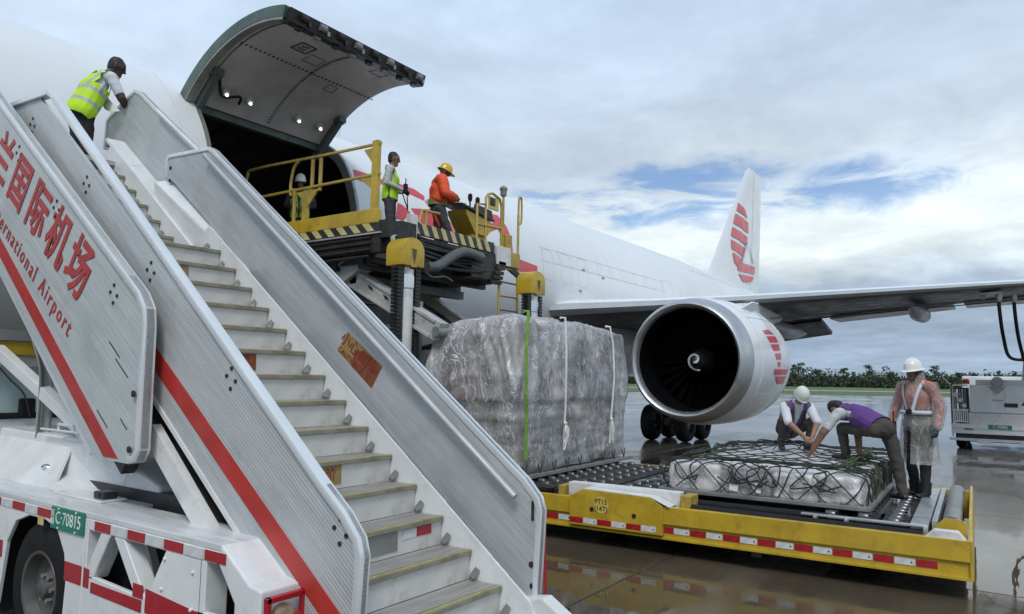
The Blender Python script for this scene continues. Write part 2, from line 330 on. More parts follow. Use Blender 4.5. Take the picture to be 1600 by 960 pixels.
# ------------------------------------------------------------------ mesh builder
WLOC = {}
class B:
    def __init__(s): s.bm = bmesh.new(); s.mi = 0
    def _f(s, vs):
        try:
            f = s.bm.faces.new(vs); f.material_index = s.mi; return f
        except ValueError: return None
    def box(s, c, size, rot=None):
        c = V(c); hx, hy, hz = size[0]/2, size[1]/2, size[2]/2
        vs = []
        for x, y, z in ((-1, -1, -1), (1, -1, -1), (1, 1, -1), (-1, 1, -1), (-1, -1, 1), (1, -1, 1), (1, 1, 1), (-1, 1, 1)):
            p = V((x*hx, y*hy, z*hz))
            if rot is not None: p = rot @ p
            vs.append(s.bm.verts.new(c+p))
        for f in ((0, 3, 2, 1), (4, 5, 6, 7), (0, 1, 5, 4), (1, 2, 6, 5), (2, 3, 7, 6), (3, 0, 4, 7)): s._f([vs[i] for i in f])
        return s
    def span(s, a, b):
        a, b = V(a), V(b); return s.box((a+b)/2, [abs(b[i]-a[i]) for i in range(3)])
    def bar(s, p0, p1, w, h, up=(0, 0, 1)):
        p0, p1 = V(p0), V(p1); d = p1-p0; L = d.length; d.normalize(); up = V(up)
        if abs(d.dot(up)) > .98: up = V((1, 0, 0))
        sd_ = d.cross(up).normalized(); u2 = sd_.cross(d)
        return s.box((p0+p1)/2, (L, w, h), Matrix((d, sd_, u2)).transposed())
    def tube(s, pts, r, n=10, caps=True, radii=None):
        pts = [V(p) for p in pts]; rings = []; prev = None
        for i, p in enumerate(pts):
            d = (pts[min(i+1, len(pts)-1)]-pts[max(i-1, 0)])
            if d.length < 1e-9: d = V((0, 0, 1))
            d.normalize()
            if prev is None:
                u = d.cross(V((0, 0, 1))) if abs(d.z) < .95 else d.cross(V((1, 0, 0)))
            else: u = prev-d*prev.dot(d)
            u.normalize(); prev = u; w = d.cross(u)
            ri = radii[i] if radii else r
            rings.append([s.bm.verts.new(p+(u*math.cos(2*PI*k/n)+w*math.sin(2*PI*k/n))*ri) for k in range(n)])
        for a, b in zip(rings, rings[1:]):
            for k in range(n): s._f([a[k], a[(k+1) % n], b[(k+1) % n], b[k]])
        if caps: s._f(rings[0][::-1]); s._f(rings[-1])
        return s
    def prism(s, poly, thick):
        """planar polygon (3D points) extruded by a vector"""
        t = V(thick); a = [s.bm.verts.new(V(p)) for p in poly]; b = [s.bm.verts.new(V(p)+t) for p in poly]
        s._f(a[::-1]); s._f(b); n = len(poly)
        for i in range(n): s._f([a[i], a[(i+1) % n], b[(i+1) % n], b[i]])
        return s
    def sphere(s, c, r, n=12, sc=(1, 1, 1), m=8):
        rings = []
        for i in range(1, m):
            th = PI*i/m
            rings.append([s.bm.verts.new(V(c)+V((r*sc[0]*math.sin(th)*math.cos(2*PI*k/n), r*sc[1]*math.sin(th)*math.sin(2*PI*k/n), r*sc[2]*math.cos(th)))) for k in range(n)])
        t = s.bm.verts.new(V(c)+V((0, 0, r*sc[2]))); bt = s.bm.verts.new(V(c)-V((0, 0, r*sc[2])))
        for k in range(n):
            s._f([t, rings[0][k], rings[0][(k+1) % n]]); s._f([bt, rings[-1][(k+1) % n], rings[-1][k]])
        for a, b in zip(rings, rings[1:]):
            for k in range(n): s._f([a[k], b[k], b[(k+1) % n], a[(k+1) % n]])
        return s
    def lathe(s, prof, c, axis, n=32, close=False, a0=0., a1=2*PI):
        """prof = [(along, radius)]"""
        ax = V(axis).normalized(); u = ax.cross(V((0, 0, 1))) if abs(ax.z) < .95 else V((1, 0, 0)); u.normalize(); w = u.cross(ax)
        full = abs(a1-a0-2*PI) < 1e-6; rings = []
        for al, r in prof:
            if r < 1e-6: rings.append([s.bm.verts.new(V(c)+ax*al)])
            else: rings.append([s.bm.verts.new(V(c)+ax*al+(u*math.cos(a0+(a1-a0)*k/n)+w*math.sin(a0+(a1-a0)*k/n))*r) for k in range(n if full else n+1)])
        for a, b in zip(rings, rings[1:]+([rings[0]] if close else [])):
            for k in range(n):
                k2 = (k+1) % n if full else k+1
                if len(a) == 1 and len(b) == 1: continue
                if len(a) == 1: s._f([a[0], b[k2], b[k]])
                elif len(b) == 1: s._f([a[k], a[k2], b[0]])
                else: s._f([a[k], a[k2], b[k2], b[k]])
        return s
    def quad(s, *p): s._f([s.bm.verts.new(V(q)) for q in p]); return s
    def build(s, name, mat, parent=None, smooth=None, bevel=0., seg=2, label=None):
        bm = s.bm
        if smooth is not None or bevel or True:
            bmesh.ops.recalc_face_normals(bm, faces=bm.faces)
        if bevel:
            ed = [e for e in bm.edges if len(e.link_faces) == 2 and e.calc_face_angle(0) > .5]
            bmesh.ops.bevel(bm, geom=ed, offset=bevel, segments=seg, affect='EDGES', profile=.6, clamp_overlap=True)
        me = bpy.data.meshes.new(name)
        if bm.verts:
            lo = V([min(v.co[i] for v in bm.verts) for i in range(3)]); hi = V([max(v.co[i] for v in bm.verts) for i in range(3)])
            c = (lo+hi)/2
        else: c = V((0, 0, 0))
        for v in bm.verts: v.co -= c
        bm.to_mesh(me); bm.free()
        for mm in (mat if isinstance(mat, (list, tuple)) else [mat]): me.materials.append(mm)
        if smooth:
            for p in me.polygons: p.use_smooth = True
            me.set_sharp_from_angle(angle=rad(smooth if smooth is not True else 40))
        return put(name, me, c, parent, label)
def put(name, me, c, parent=None, label=None):
    o = bpy.data.objects.new(name, me); COL.objects.link(o); c = V(c)
    if parent is not None:
        o.parent = parent; o.location = c-WLOC[parent.name]
    else: o.location = c
    WLOC[o.name] = c
    if label: o['label'] = label
    return o
def thing(name, label, cat, loc, group=None):
    o = bpy.data.objects.new(name, None); COL.objects.link(o); o.location = loc; WLOC[o.name] = V(loc)
    o.empty_display_size = .2
    tag(o, label, cat, group); return o
def tag(o, label=None, cat=None, group=None, kind=None):
    if label: o['label'] = label
    if cat: o['category'] = cat
    if group: o['group'] = group
    if kind: o['kind'] = kind
    return o
def copy_at(o, c, parent=None, name=None):
    """another object on the same mesh, centred at world point c"""
    n = o.copy(); COL.objects.link(n); n.parent = parent
    n.location = V(c)-(WLOC[parent.name] if parent else V((0, 0, 0))); WLOC[n.name] = V(c)
    return n
def text(name, s, size, mat, parent, origin, right, up, sx=1., depth=.002, align='CENTER', space=1.0, bold=0.):
    cu = bpy.data.curves.new(name, 'FONT'); cu.body = s; cu.size = size; cu.align_x = align; cu.align_y = 'CENTER'; cu.extrude = depth/2
    cu.space_character = space; cu.resolution_u = 3; cu.offset = bold
    t = bpy.data.objects.new(name, cu); COL.objects.link(t); bpy.context.view_layer.update()
    me = bpy.data.meshes.new_from_object(t.evaluated_get(bpy.context.evaluated_depsgraph_get()))
    bpy.data.objects.remove(t); bpy.data.curves.remove(cu)
    r, u = V(right).normalized(), V(up).normalized(); nn = r.cross(u)
    mat4 = Matrix((r*sx, u, nn)).transposed().to_4x4()
    me.transform(mat4); me.materials.clear(); me.materials.append(mat)
    return put(name, me, origin, parent)
def smoothpts(pts, n=6):
    """Catmull-Rom through points"""
    P = [V(p) for p in pts]; P = [P[0]*2-P[1]]+P+[P[-1]*2-P[-2]]; o = []
    for i in range(1, len(P)-2):
        for k in range(n):
            t = k/n; a, b, c, d_ = P[i-1], P[i], P[i+1], P[i+2]
            o.append(.5*((2*b)+(c-a)*t+(2*a-5*b+4*c-d_)*t*t+(3*b-a-3*c+d_)*t**3))
    o.append(P[-2]); return o
# ================================================================== SETTING
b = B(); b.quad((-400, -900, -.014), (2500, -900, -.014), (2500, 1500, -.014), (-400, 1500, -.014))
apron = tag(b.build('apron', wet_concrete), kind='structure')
# poured slabs with recessed joints near the camera
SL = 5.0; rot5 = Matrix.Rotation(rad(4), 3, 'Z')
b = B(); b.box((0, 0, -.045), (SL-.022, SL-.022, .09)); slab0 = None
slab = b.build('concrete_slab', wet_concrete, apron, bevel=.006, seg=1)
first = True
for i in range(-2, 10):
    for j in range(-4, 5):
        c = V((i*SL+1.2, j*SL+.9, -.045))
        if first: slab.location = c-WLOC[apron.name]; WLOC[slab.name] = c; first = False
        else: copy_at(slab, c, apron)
# grass field and the taxiway edge beyond the apron: bands running across the view
gdir = V((math.cos(rad(-60)), math.sin(rad(-60)), 0)); gn = V((-gdir.y, gdir.x, 0)); 
gdir = V((.62, -.785, 0)); gn = V((.785, .62, 0))
def band(name, d0, d1, z, mat, kind='structure'):
    b = B(); p = gn; t = gdir
    b.quad(p*d0-t*900+V((0, 0, z)), p*d0+t*900+V((0, 0, z)), p*d1+t*900+V((0, 0, z)), p*d1-t*900+V((0, 0, z)))
    return tag(b.build(name, mat), kind=kind)
band('grass_field', 112, 1500, -.010, grass_mat)
band('taxiway', 165, 182, -.004, M('pale_taxiway', (.26, .25, .23), .5, 0, .1, .2))

def leaf_cluster(bm, c, rx, ry, rz, n, size, rng):
    for _ in range(n):
        while True:
            p = V((rng.uniform(-1, 1), rng.uniform(-1, 1), rng.uniform(-1, 1)))
            if p.length <= 1: break
        p = p.normalized()*(p.length**.5)
        q = V(c)+V((p.x*rx, p.y*ry, p.z*rz)); s_ = size*rng.uniform(.6, 1.4)
        a = V((rng.gauss(0, 1), rng.gauss(0, 1), rng.gauss(0, .7))).normalized(); bb = a.orthogonal().normalized(); 
        ang = rng.uniform(0, 6.28); bb = Matrix.Rotation(ang, 3, a) @ bb; cc = a.cross(bb)
        vs = [bm.bm.verts.new(q+bb*s_*u+cc*s_*v*.7) for u, v in ((-1, 0), (0, -.6), (1, 0), (0, .6))]
        f = bm._f(vs)
rng = random.Random(3)
bt = B()
for k in range(1500):
    t = rng.uniform(-420, 360); d = rng.uniform(296, 310); h = rng.uniform(2.5, 5.0); bt.mi = 0
    leaf_cluster(bt, gn*d+gdir*t+V((0, 0, h*.5)), rng.uniform(2.8, 5), 3, h*.6, 34, .75, rng)
for k in range(1900):
    t = rng.uniform(-420, 360); d = rng.uniform(300, 345)
    h = rng.uniform(3.4, 8.2)*(1+.22*noise.noise(V((t*.03, 3, 0))))
    bt.mi = 0 if rng.random() < .6 else 1
    leaf_cluster(bt, gn*d+gdir*t+V((0, 0, h*.5)), rng.uniform(2.4, 4.6), 4, h*.56, 42, .62, rng)
tag(bt.build('far_wood', [leaf_dark, leaf_mid]), 'dark green wood along the far edge of the airfield', 'wood', kind='stuff')
def tree(t, d, h, k, label):
    base = gn*d+gdir*t
    r = thing('tree', label, 'tree', base, 'trees rising above the far wood')
    b = B(); b.tube([base, base+V((.2, .1, h*.45)), base+V((.1, .3, h*.9))], .2, 6, radii=[.28, .2, .08])
    for a in range(4):
        an = a*1.6+k; s0 = base+V((0, 0, h*(.5+.08*a)))
        b.tube([s0, s0+V((math.cos(an)*1.5, math.sin(an)*1.5, h*.16))], .07, 5, radii=[.1, .04])
    b.build('trunk', bark, r)
    b = B(); rr_ = random.Random(k*7+1)
    for q in range(6):
        an = rr_.uniform(0, 6.28); ro = rr_.uniform(.2, 1.9); b.mi = q % 2
        leaf_cluster(b, base+V((math.cos(an)*ro, math.sin(an)*ro, h*rr_.uniform(.55, .97))), rr_.uniform(.8, 1.7), rr_.uniform(.8, 1.7), rr_.uniform(.5, 1.1), 42, .42, rr_)
    b.build('crown', [leaf_dark, leaf_mid], r)
for k, (t, h, label) in enumerate((
        (135.1, 8.4, 'round dark tree of the far wood just clear of the engine cowl'),
        (138.6, 11.0, 'tallest dark tree of the far wood, above the squatting man'),
        (148.7, 7.9, 'ragged tree of the far wood between the squatting and the bending man'),
        (157.5, 8.0, 'flat topped tree of the far wood straight above the bending man'),
        (169.3, 9.8, 'tall forked tree of the far wood left of the white-helmeted man'),
        (176.8, 8.4, 'dark tree of the far wood touching the white helmet on its left'),
        (193.5, 7.6, 'low spreading tree of the far wood just right of the raincoat man'),
        (200.2, 9.9, 'tall thin tree of the far wood left of the fuel truck'),
        (208.3, 7.9, 'round tree of the far wood above the left cage of the fuel truck'),
        (216.7, 8.4, 'bushy tree of the far wood above the middle of the fuel truck cabinet'),
        (224.3, 8.1, 'dark tree of the far wood above the right half of the fuel truck cabinet'),
        (232.8, 7.8, 'pointed tree of the far wood behind the fuel truck boom'))):
    tree(t, 300+(k*7 % 5)*1.5, h, k, label)
# ================================================================== AIRCRAFT
YC, ZC, RF = 13.08, 4.7, 2.6
ac = thing('cargo_aircraft', 'white twin-engine cargo aircraft with its big forward side door swung open', 'aircraft', (12, YC, 0))
def fus(X):
    T = [(-6.2, .05, 4.0), (-5.9, .55, 4.05), (-5.2, 1.1, 4.15), (-4, 1.65, 4.35), (-2.5, 2.15, 4.55), (-1, 2.45, 4.66), (.5, 2.58, 4.7), (2, 2.6, 4.7), (27, 2.6, 4.7), (29, 2.55, 4.75), (31, 2.42, 4.86), (34, 2.08, 5.16), (37, 1.66, 5.54), (40, 1.2, 5.95), (43, .75, 6.35), (45.5, .3, 6.6), (46, .03, 6.62)]
    for (x0, r0, z0), (x1, r1, z1) in zip(T, T[1:]):
        if x0 <= X <= x1:
            t = (X-x0)/(x1-x0); return r0+(r1-r0)*t, z0+(z1-z0)*t
    return T[-1][1:]
def fpt(X, th, off=0.):
    r, z = fus(X); a = rad(th); return V((X, YC-(r+off)*math.cos(a), z+(r+off)*math.sin(a)))
xs = [-6.2, -5.9, -5.55, -5.2, -4.6, -4, -3.2, -2.5, -1.7, -1, -.2, .5, 2]+[2+k*1.25 for k in range(1, 20)]+[27, 28, 29, 30, 31, 32.5, 34, 35.5, 37, 38.5, 40, 41.5, 43, 44.3, 45.5, 46]
NA = 96
def hull(off, xs_):
    return [[fpt(x, 360*k/NA, off) for k in range(NA)] for x in xs_]
bm = bmesh.new()
def add_hull(rings, flip, mi):
    vv = [[bm.verts.new(p) for p in r] for r in rings]
    for a, c in zip(vv, vv[1:]):
        for k in range(NA):
            q = [a[k], a[(k+1) % NA], c[(k+1) % NA], c[k]]
            f = bm.faces.new(q[::-1] if flip else q); f.material_index = mi; f.smooth = True
    for r, fl in ((vv[0], not flip), (vv[-1], flip)):
        f = bm.faces.new(r[::-1] if fl else r); f.material_index = mi
add_hull(hull(0, xs), False, 0)
add_hull(hull(-.13, [1.2, 2, 4, 6, 8, 10, 12, 15, 20, 25]), True, 1)
me = bpy.data.meshes.new('fuselage'); bm.to_mesh(me); bm.free()
me.materials.append(white_aircraft); me.materials.append(cargo_lining)
fo = bpy.data.objects.new('fuselage', me); COL.objects.link(fo)
# cut the main-deck doorway
DX0, DX1, DT0, DT1 = 6.60, 9.80, -19.0, 46.0
def rrect(x0, x1, t0, t1, rx=.46, n=7):
    rt = math.degrees(rx/RF); o = []
    for cx_, cy_, a0 in ((x1-rx, t1-rt, 0), (x0+rx, t1-rt, 90), (x0+rx, t0+rt, 180), (x1-rx, t0+rt, 270)):
        for k in range(n): 
            a = rad(a0+90*k/(n-1)); o.append((cx_+rx*math.cos(a), cy_+rt*math.sin(a)))
    # subdivide the long curved sides
    o2 = []
    for (xa, ta), (xb, tb) in zip(o, o[1:]+o[:1]):
        m_ = max(1, int(abs(tb-ta)/4))
        for k in range(m_): o2.append((xa+(xb-xa)*k/m_, ta+(tb-ta)*k/m_))
    return o2
door_out = rrect(DX0, DX1, DT0, DT1)
cb = bmesh.new()
va = [cb.verts.new(fpt(x, t, .5)) for x, t in door_out]; vb = [cb.verts.new(fpt(x, t, -.6)) for x, t in door_out]
n_ = len(va)
for k in range(n_): cb.faces.new([va[k], va[(k+1) % n_], vb[(k+1) % n_], vb[k]])
ca = cb.verts.new(fpt(8.26, 13.5, .75)); cbv = cb.verts.new(fpt(8.26, 13.5, -.9))
for k in range(n_):
    cb.faces.new([va[(k+1) % n_], va[k], ca]); cb.faces.new([vb[k], vb[(k+1) % n_], cbv])
bmesh.ops.recalc_face_normals(cb, faces=cb.faces)
cme = bpy.data.meshes.new('cutter'); cb.to_mesh(cme); cb.free()
co_ = bpy.data.objects.new('cutter', cme); COL.objects.link(co_)
md = fo.modifiers.new('b', 'BOOLEAN'); md.object = co_; md.operation = 'DIFFERENCE'; md.solver = 'EXACT'
bpy.context.view_layer.update()
me2 = bpy.data.meshes.new_from_object(fo.evaluated_get(bpy.context.evaluated_depsgraph_get()))
bpy.data.objects.remove(fo); bpy.data.objects.remove(co_)
me2.transform(Matrix.Translation(-V((20, YC, ZC)))); me2.set_sharp_from_angle(angle=rad(35)); me2.name = 'fuselage'
fuse = put('fuselage', me2, (20, YC, ZC), ac)
# doorway trim ring
b = B()
ring = [fpt(x, t, .004) for x, t in door_out]; ring2 = [fpt(8.26+(x-8.26)*.955, 13.5+(t-13.5)*.962, .006) for x, t in door_out]; ring3 = [p+(V((p.x, YC, ZC))-p).normalized()*.18 for p in ring2]
for k in range(n_): b.quad(ring[k], ring[(k+1) % n_], ring2[(k+1) % n_], ring2[k]); b.quad(ring2[k], ring2[(k+1) % n_], ring3[(k+1) % n_], ring3[k])
b.build('door_frame', steel_grey, fuse)
# cargo deck inside
b = B(); b.span((1.3, YC-2.2, 3.86), (24, YC+2.2, 3.93)); b.build('cargo_deck', steel_grey, fuse)
b = B(); b.lathe([(0, 0), (0, 2.44), (.05, 2.44), (.05, 0)], (5.9, YC, ZC), (1, 0, 0), 40); b.build('bulkhead', cargo_lining, fuse)
for X in (7.2, 8.2, 9.2):
    b = B(); b.box((X, YC-1.0, 6.92), (.12, .08, .03)); b.build('ceiling_light', lamp_on, fuse)
for X in np.arange(6.3, 11, .62): 
    b = B(); b.tube([V((X, YC-2.41*math.cos(rad(t)), ZC+2.41*math.sin(rad(t)))) for t in range(60, 211, 10)], .03, 6); b.build('hold_rib', cargo_lining, fuse)
# skin joints and plugged-window outlines
b = B()
def skin_line(pts, w=.012):
    for (x0, t0), (x1, t1) in zip(pts, pts[1:]):
        p0, p1 = fpt(x0, t0, .003), fpt(x1, t1, .003); dr = (p1-p0).normalized(); nr = V((0, (p0.y-YC), (p0.z-ZC))).normalized(); s_ = dr.cross(nr)*w/2
        b.quad(p0-s_, p1-s_, p1+s_, p0+s_)
def loop_rect(x0, x1, t0, t1, r=.12, w=.012):
    o = rrect(x0, x1, t0, t1, r, 4); skin_line(o+o[:1], w)
for k in range(9): loop_rect(17.9+k*.82, 16.46+k*.82, 9, 17.5, .11, .010)
for k in range(3): loop_rect(16.4+k*.95, 16.95+k*.95, -2, 17, .15, .016)
loop_rect(24.4, 25.3, -4, 19, .15, .016)
for X in (6.2, 11.6, 15.2, 20.3, 26): skin_line([(X, t) for t in range(-60, 71, 5)], .008)
for T_ in (64, -24): skin_line([(x, T_) for x in np.arange(10.2, 27, 1.2)], .008)
tag(b.build('skin_panel_line', line_grey, fuse), kind='stuff')
for X, t in ((18.6, 9.6), (19.8, 7.5), (18.4, -4.5)):
    b = B(); b.box(fpt(X, t, .01), (.14, .02, .05)); b.build('static_port', steel_grey, fuse)
# red livery swashes on the skin
def skin_patch(b, poly, off=.006, sub=3):
    """polygon in (X, angle) laid on the skin"""
    pts = []
    for (x0, t0), (x1, t1) in zip(poly, poly[1:]+poly[:1]):
        for k in range(sub): pts.append((x0+(x1-x0)*k/sub, t0+(t1-t0)*k/sub))
    bmx = bmesh.new(); vs = [bmx.verts.new((x, t*.045, 0)) for x, t in pts]; f = bmx.faces.new(vs)
    bmesh.ops.triangulate(bmx, faces=[f])
    bmesh.ops.subdivide_edges(bmx, edges=bmx.edges, cuts=2, use_grid_fill=True)
    mp = {}
    for v in bmx.verts: mp[v] = b.bm.verts.new(fpt(v.co.x, v.co.y/.045, off))
    for f in bmx.faces: b._f([mp[v] for v in f.verts])
    bmx.free()
b = B()
for poly in ([(9.9, 31.5), (10.45, 31.5), (11.1, 30), (10.5, 27), (10.0, 25.5), (9.86, 27)],
             [(11.1, 31.8), (11.69, 31.2), (11.95, 28.5), (11.9, 25.5), (11.55, 26.5), (11.1, 28.5)],
             [(10.95, 19.5), (11.1, 19), (11.3, 16), (11.04, 11), (10.8, 11)],
             [(11.34, 18.5), (12.1, 21.5), (12.3, 14), (12.1, 9), (11.7, 11), (11.45, 15.5)],
             [(13.05, 10), (13.15, 17), (13.5, 24), (14.1, 31), (14.26, 28), (13.6, 19), (13.3, 9)],
             [(14.22, 31), (14.8, 31.6), (15.0, 25), (15.05, 17), (15.0, 9), (14.72, 9), (14.62, 18), (14.4, 25)],
             [(14.2, 7), (14.75, 7.2), (15.4, 5.9), (16.1, 4.7), (16.1, .8), (15.3, -.8), (14.3, -.8)],
             [(13.6, 18), (14.4, 24), (14.5, 21), (13.7, 14)]):
    b = B(); skin_patch(b, poly); b.build('red_livery_mark', red_livery, fuse)
b = B()
for poly in ([(11.9, 25), (12.05, 27.5), (12.5, 20), (12.9, 12), (12.4, 12), (12.1, 18)], [(13.3, 10), (13.55, 17), (13.9, 14), (13.8, 7), (13.5, 6)]):
    b = B(); skin_patch(b, poly, .004); b.build('pink_livery_mark', pink_livery, fuse)
b = B(); bl = b.tube([(8.6, YC, 7.28), (8.75, YC, 7.62)], .05, 6, radii=[.1, .02]); b.build('aerial', white_aircraft, fuse)
b = B(); b.prism([(11.0, YC-.02, 7.28), (11.42, YC-.02, 7.28), (11.5, YC-.02, 7.78), (11.32, YC-.02, 7.78)], (0, .04, 0)); b.build('aerial', white_aircraft, fuse)
# belly fairing
b = B(); b.sphere((20.8, YC, 3.05), 1, 28, (6.6, 2.75, 1.35), 16); b.build('belly_fairing', white_aircraft, ac, smooth=True)

# ---- the opened cargo door, hinged at its top edge
EX0, EX1 = 6.40, 9.46
hinge = fpt(8.26, 45.2); ROTD = rad(-93)
def dpt(x, t, off):
    p = fpt(x, t, off)-V((0, hinge.y, hinge.z)); q = Matrix.Rotation(ROTD, 3, 'X') @ V((0, p.y, p.z))
    return V((x, q.y+hinge.y, q.z+hinge.z))
b = B(); NX, NTH = 12, 26
def dgrid(off, mi, x0=EX0+.04, x1=EX1-.04, t0=DT0+.6, t1=DT1-.8):
    b.mi = mi
    return [[b.bm.verts.new(dpt(x0+(x1-x0)*i/NX, t0+(t1-t0)*j/NTH, off)) for j in range(NTH+1)] for i in range(NX+1)]
go_ = dgrid(0, 0); gi = dgrid(-.17, 1)
for i in range(NX):
    for j in range(NTH):
        b.mi = 0; b._f([go_[i][j], go_[i+1][j], go_[i+1][j+1], go_[i][j+1]])
        b.mi = 1; b._f([gi[i][j], gi[i][j+1], gi[i+1][j+1], gi[i+1][j]])
b.mi = 2
for j in range(NTH): b._f([go_[0][j], go_[0][j+1], gi[0][j+1], gi[0][j]]); b._f([go_[NX][j+1], go_[NX][j], gi[NX][j], gi[NX][j+1]])
for i in range(NX): b._f([go_[i+1][0], go_[i][0], gi[i][0], gi[i+1][0]]); b._f([go_[i][NTH], go_[i+1][NTH], gi[i+1][NTH], gi[i][NTH]])
door = b.build('cargo_door', [white_aircraft, door_lining, door_green], ac, smooth=45)
# raised rim on the forward edge, latch beam along the free edge
b = B()
for x0, x1 in ((EX0+.05, EX0+.17),):
    for j in range(NTH):
        t0, t1 = DT0+.6+(DT1-DT0-1.4)*j/NTH, DT0+.6+(DT1-DT0-1.4)*(j+1)/NTH
        b.quad(dpt(x0, t0, -.172), dpt(x0, t1, -.172), dpt(x0, t1, -.21), dpt(x0, t0, -.21)); b.quad(dpt(x0, t0, -.21), dpt(x0, t1, -.21), dpt(x1, t1, -.21), dpt(x1, t0, -.21)); b.quad(dpt(x1, t0, -.21), dpt(x1, t1, -.21), dpt(x1, t1, -.172), dpt(x1, t0, -.172))
b.build('door_rim', steel_grey, door)
b = B()
P = [(x, t, o) for x in (EX0+.1, EX1-.02) for t, o in ((DT0-.6, -.005), (DT0-.6, -.20), (DT0+3.8, -.22), (DT0+3.8, -.165))]
v8 = [dpt(*p) for p in P]; b.quad(v8[0], v8[4], v8[5], v8[1]); b.quad(v8[1], v8[5], v8[6], v8[2]); b.quad(v8[2], v8[6], v8[7], v8[3]); b.quad(v8[0], v8[3], v8[7], v8[4]); b.quad(*v8[:4]); b.quad(*v8[4:])
b.build('latch_beam', black_grease, door)
for k in range(8):
    b = B(); X = EX0+.35+k*.36
    b.tube([dpt(X-.06, DT0-.9, -.08), dpt(X+.06, DT0-.9, -.08)], .055, 8); b.box(dpt(X, DT0+1.2, -.235), (.10, .07, .05)); b.box(dpt(X+.12, DT0-.7, -.13), (.05, .05, .07))
    b.build('latch', steel_grey if k % 2 else black_grease, door)
# riveted seams inside the door
b = B()
for k in range(44):
    t = DT0+5+(DT1-DT0-8)*k/43; p = dpt((EX0+EX1)/2+.1, t, -.176); b.box(p, (.05, .02, .012))
for k in range(34): p = dpt(EX0+.25+k*.085, 12, -.176); b.box(p, (.022, .05, .012))
for k in range(60):
    t = DT0+5+(DT1-DT0-8)*k/59; b.box(dpt(EX0+.26, t, -.176), (.02, .02, .012))
tag(b.build('rivet_seam', black_paint, door), kind='stuff')
b = B()
for x, t, sx_, st_ in ((7.8, 4, .30, 6), (8.8, -8, .28, 5), (8.6, 16, .2, 4)):
    q = [dpt(x-sx_/2, t-st_/2, -.175), dpt(x+sx_/2, t-st_/2, -.175), dpt(x+sx_/2, t+st_/2, -.175), dpt(x-sx_/2, t+st_/2, -.175)]
    for p0, p1 in zip(q, q[1:]+q[:1]): b.bar(p0, p1, .012, .01)
tag(b.build('access_panel_seam', steel_grey, door), kind='stuff')
xc, tcn = 7.42, -1.0
b = B(); q = [dpt(xc-.14, tcn-3.4, -.178), dpt(xc+.14, tcn-3.4, -.178), dpt(xc+.14, tcn+3.4, -.178), dpt(xc-.14, tcn+3.4, -.178)]
for p0, p1 in zip(q, q[1:]+q[:1]): b.bar(p0, p1, .022, .008)
pl_ = b.build('placard_border', black_text, door)
rt_ = (dpt(xc, tcn+1, -.18)-dpt(xc, tcn-1, -.18)).normalized()
text('placard_lettering', 'ES', .20, black_text, door, dpt(xc, tcn, -.182), -rt_, V((1, 0, 0)).cross(rt_).cross(rt_)*1.0 if False else V((-1, 0, 0)))
# four dome lamps and hinge arms near the hinge line
for X in (7.0, 7.46, 8.50, 9.0):
    p = dpt(X, 36.5, -.17); nrm = (dpt(X, 36.5, -.4)-p).normalized()
    b = B(); b.lathe([(0, .075), (.05, .072), (.085, .05), (.10, 0)], p, nrm, 14); lm = b.build('dome_lamp', galv, door, smooth=True)
    b = B(); b.lathe([(.07, .026), (.112, .02), (.118, 0)], p+V((0, 0, -.01)), nrm, 10); b.build('lamp_lens', lamp_on, lm, smooth=True)
for X in (6.68, 9.30):
    b = B(); p = dpt(X, 30, -.19); q_ = fpt(X, 40, -.25)
    b.bar(p, q_, .10, .16); b.box(p, (.16, .2, .1)); b.tube([p+V((-.1, 0, 0)), p+V((.1, 0, 0))], .06, 10); b.build('hinge_arm', dark_arm, door)
b = B(); b.tube(smoothpts([dpt(6.75, 31, -.2), dpt(6.95, 38, -.26), dpt(7.2, 35, -.3), dpt(7.3, 39, -.24)], 5), .025, 7); b.build('hydraulic_hose', black_rubber, door, smooth=True)
b = B(); b.bar(dpt(EX0+.1, 44.5, -.05), dpt(EX1-.1, 44.5, -.05), .16, .12); b.bar(fpt(EX0+.12, 42.5, -.08), fpt(EX1-.12, 42.5, -.08), .12, .18); b.build('hinge_beam', door_green, door)

# ---- wing (port), seen from below
def airfoil(X0, Xt, Y, Zl, Zt, th, n=10):
    o = []
    for k in range(n+1):
        t = .5-.5*math.cos(PI*k/n); yt = th*3.7*(.2969*math.sqrt(t)-.126*t-.3516*t*t+.2843*t**3-.1036*t**4)
        o.append((X0+(Xt-X0)*t, Zl+(Zt-Zl)*t+.02*(Xt-X0)*math.sin(PI*t)*.6, yt*(Xt-X0)))
    up = [V((x, Y, z+h)) for x, z, h in o]; dn = [V((x, Y, z-h*.8)) for x, z, h in o[1:-1]][::-1]
    return up+dn
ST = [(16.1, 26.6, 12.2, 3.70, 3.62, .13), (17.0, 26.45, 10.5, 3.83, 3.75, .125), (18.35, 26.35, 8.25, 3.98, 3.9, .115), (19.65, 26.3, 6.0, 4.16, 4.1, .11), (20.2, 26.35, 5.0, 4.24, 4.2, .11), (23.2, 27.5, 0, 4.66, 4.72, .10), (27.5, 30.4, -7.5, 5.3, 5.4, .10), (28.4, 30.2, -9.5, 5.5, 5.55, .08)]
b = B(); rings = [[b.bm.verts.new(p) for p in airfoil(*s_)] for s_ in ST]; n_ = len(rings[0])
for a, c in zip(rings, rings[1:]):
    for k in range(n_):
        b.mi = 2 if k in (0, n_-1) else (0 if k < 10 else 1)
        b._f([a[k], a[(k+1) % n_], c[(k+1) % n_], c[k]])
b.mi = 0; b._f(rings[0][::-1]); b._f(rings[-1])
wing = b.build('wing', [white_aircraft, wing_dark, wing_grey], ac, smooth=50)
